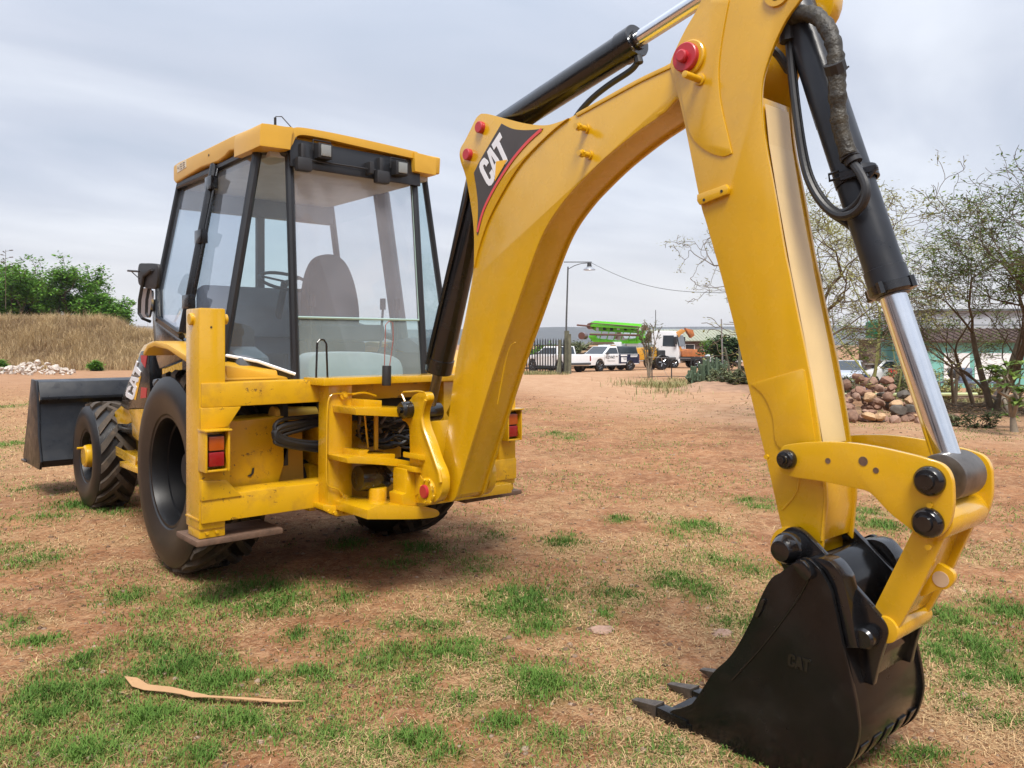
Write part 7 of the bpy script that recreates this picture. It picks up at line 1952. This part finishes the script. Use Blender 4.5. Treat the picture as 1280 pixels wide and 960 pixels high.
# scrub along the yard edge
x, y, f = sample_wedge(1, 2, 3)
n = 9000; pxs = np.concatenate([RS.normal(828, 26, n // 2), RS.uniform(655, 712, n // 6), RS.uniform(1128, 1300, n // 3)]); n = len(pxs)
dd_ = np.where(pxs < 720, RS.uniform(45, 47, n), np.where(pxs < 920, RS.normal(32, 3.0, n), RS.uniform(20, 30, n)))
l = (pxs - 640) / 1000 * dd_; x = CAM[0] + l * CT + dd_ * ST; y = CAM[1] - l * ST + dd_ * CT
keep = fbm(x * .9, y * .9, 3) > .5; x, y, dd_ = x[keep], y[keep], dd_[keep]; n = len(x)
V, F, T = blades(np.stack([x, y, terrain(x, y) - .01], -1), (.08 + .22 * RS.rand(n)), .014 + .01 * RS.rand(n), .3 + .6 * RS.rand(n), RS.rand(n) * 6.28, RS.rand(n))
o = np_mesh('yard_weeds', V, F, attr_mat('yard_weed_leaves', (.10, .13, .04), (.42, .36, .18), .85, trans=.15), T); tag(o, 'sparse yellow green weeds along the edges of the yard', 'weeds', kind='stuff')

# ------------------------------------------------------------------ sheds behind the camera, seen only as reflections in paint and glass
def shed(label, a0, a1, depth, h_, wallm):
    root = empty('long_shed', (a0[0], a0[1], 0)); tag(root, label, 'shed', 'sheds behind the camera')
    a0 = Vector((*a0, 0)); a1 = Vector((*a1, 0)); d = (a1 - a0); n = Vector((-d.y, d.x, 0)).normalized() * depth
    b = MB(); b.prism([Vector((0, 0, -.5)), d + Vector((0, 0, -.5)), d + n + Vector((0, 0, -.5)), n + Vector((0, 0, -.5))], (0, 0, h_ + .5)); part(b, 'wall', wallm, root)
    e_ = d.normalized() * .5; f_ = n.normalized() * .5
    b = MB(); b.prism([-e_ - f_ + Vector((0, 0, h_)), d + e_ - f_ + Vector((0, 0, h_)), d + e_ + f_ + n + Vector((0, 0, h_)), -e_ + n + f_ + Vector((0, 0, h_))], (0, 0, .25)); part(b, 'roof', grey_roof, root)
    nd = int(d.length / 6)
    for k in range(nd):
        c = d * ((k + .5) / nd) - n.normalized() * .03; t_ = d.normalized()
        b = MB(); b.prism([c - t_ * 1.6 + Vector((0, 0, 0)), c + t_ * 1.6, c + t_ * 1.6 + Vector((0, 0, 3)), c - t_ * 1.6 + Vector((0, 0, 3))], n.normalized() * .05); part(b, 'door', 'bumper', root)
shed('long pale shed standing to the left of the machine, outside the picture', (-15.5, 60), (-15.5, -20), -10, 5.2, mat('pale_shed_wall', (.40, .37, .36), .9, var=.1, vscale=.5))
shed('long pinkish shed standing behind the camera, outside the picture', (-12, -31), (60, -31), -10, 5.2, mat('pinkish_shed_wall', (.32, .28, .28), .9, var=.1, vscale=.5))
# ------------------------------------------------------------------ haze
hb_ = MB(); hb_.box((-4200, -4200, -16), (4200, 4200, 75))
hzm = bpy.data.materials.new('haze_air'); hzm.use_nodes = True
t = hzm.node_tree; t.nodes.clear()
o_ = N(t, 'ShaderNodeOutputMaterial'); pvn = N(t, 'ShaderNodeVolumePrincipled')
pvn.inputs['Color'].default_value = (.80, .85, .95, 1); pvn.inputs['Density'].default_value = .00017; pvn.inputs['Anisotropy'].default_value = .2
t.links.new(pvn.outputs[0], o_.inputs['Volume'])
hz = hb_.build('haze', hzm, smooth=0); tag(hz, kind='stuff'); hz['label'] = 'thin pale haze over the far hills'
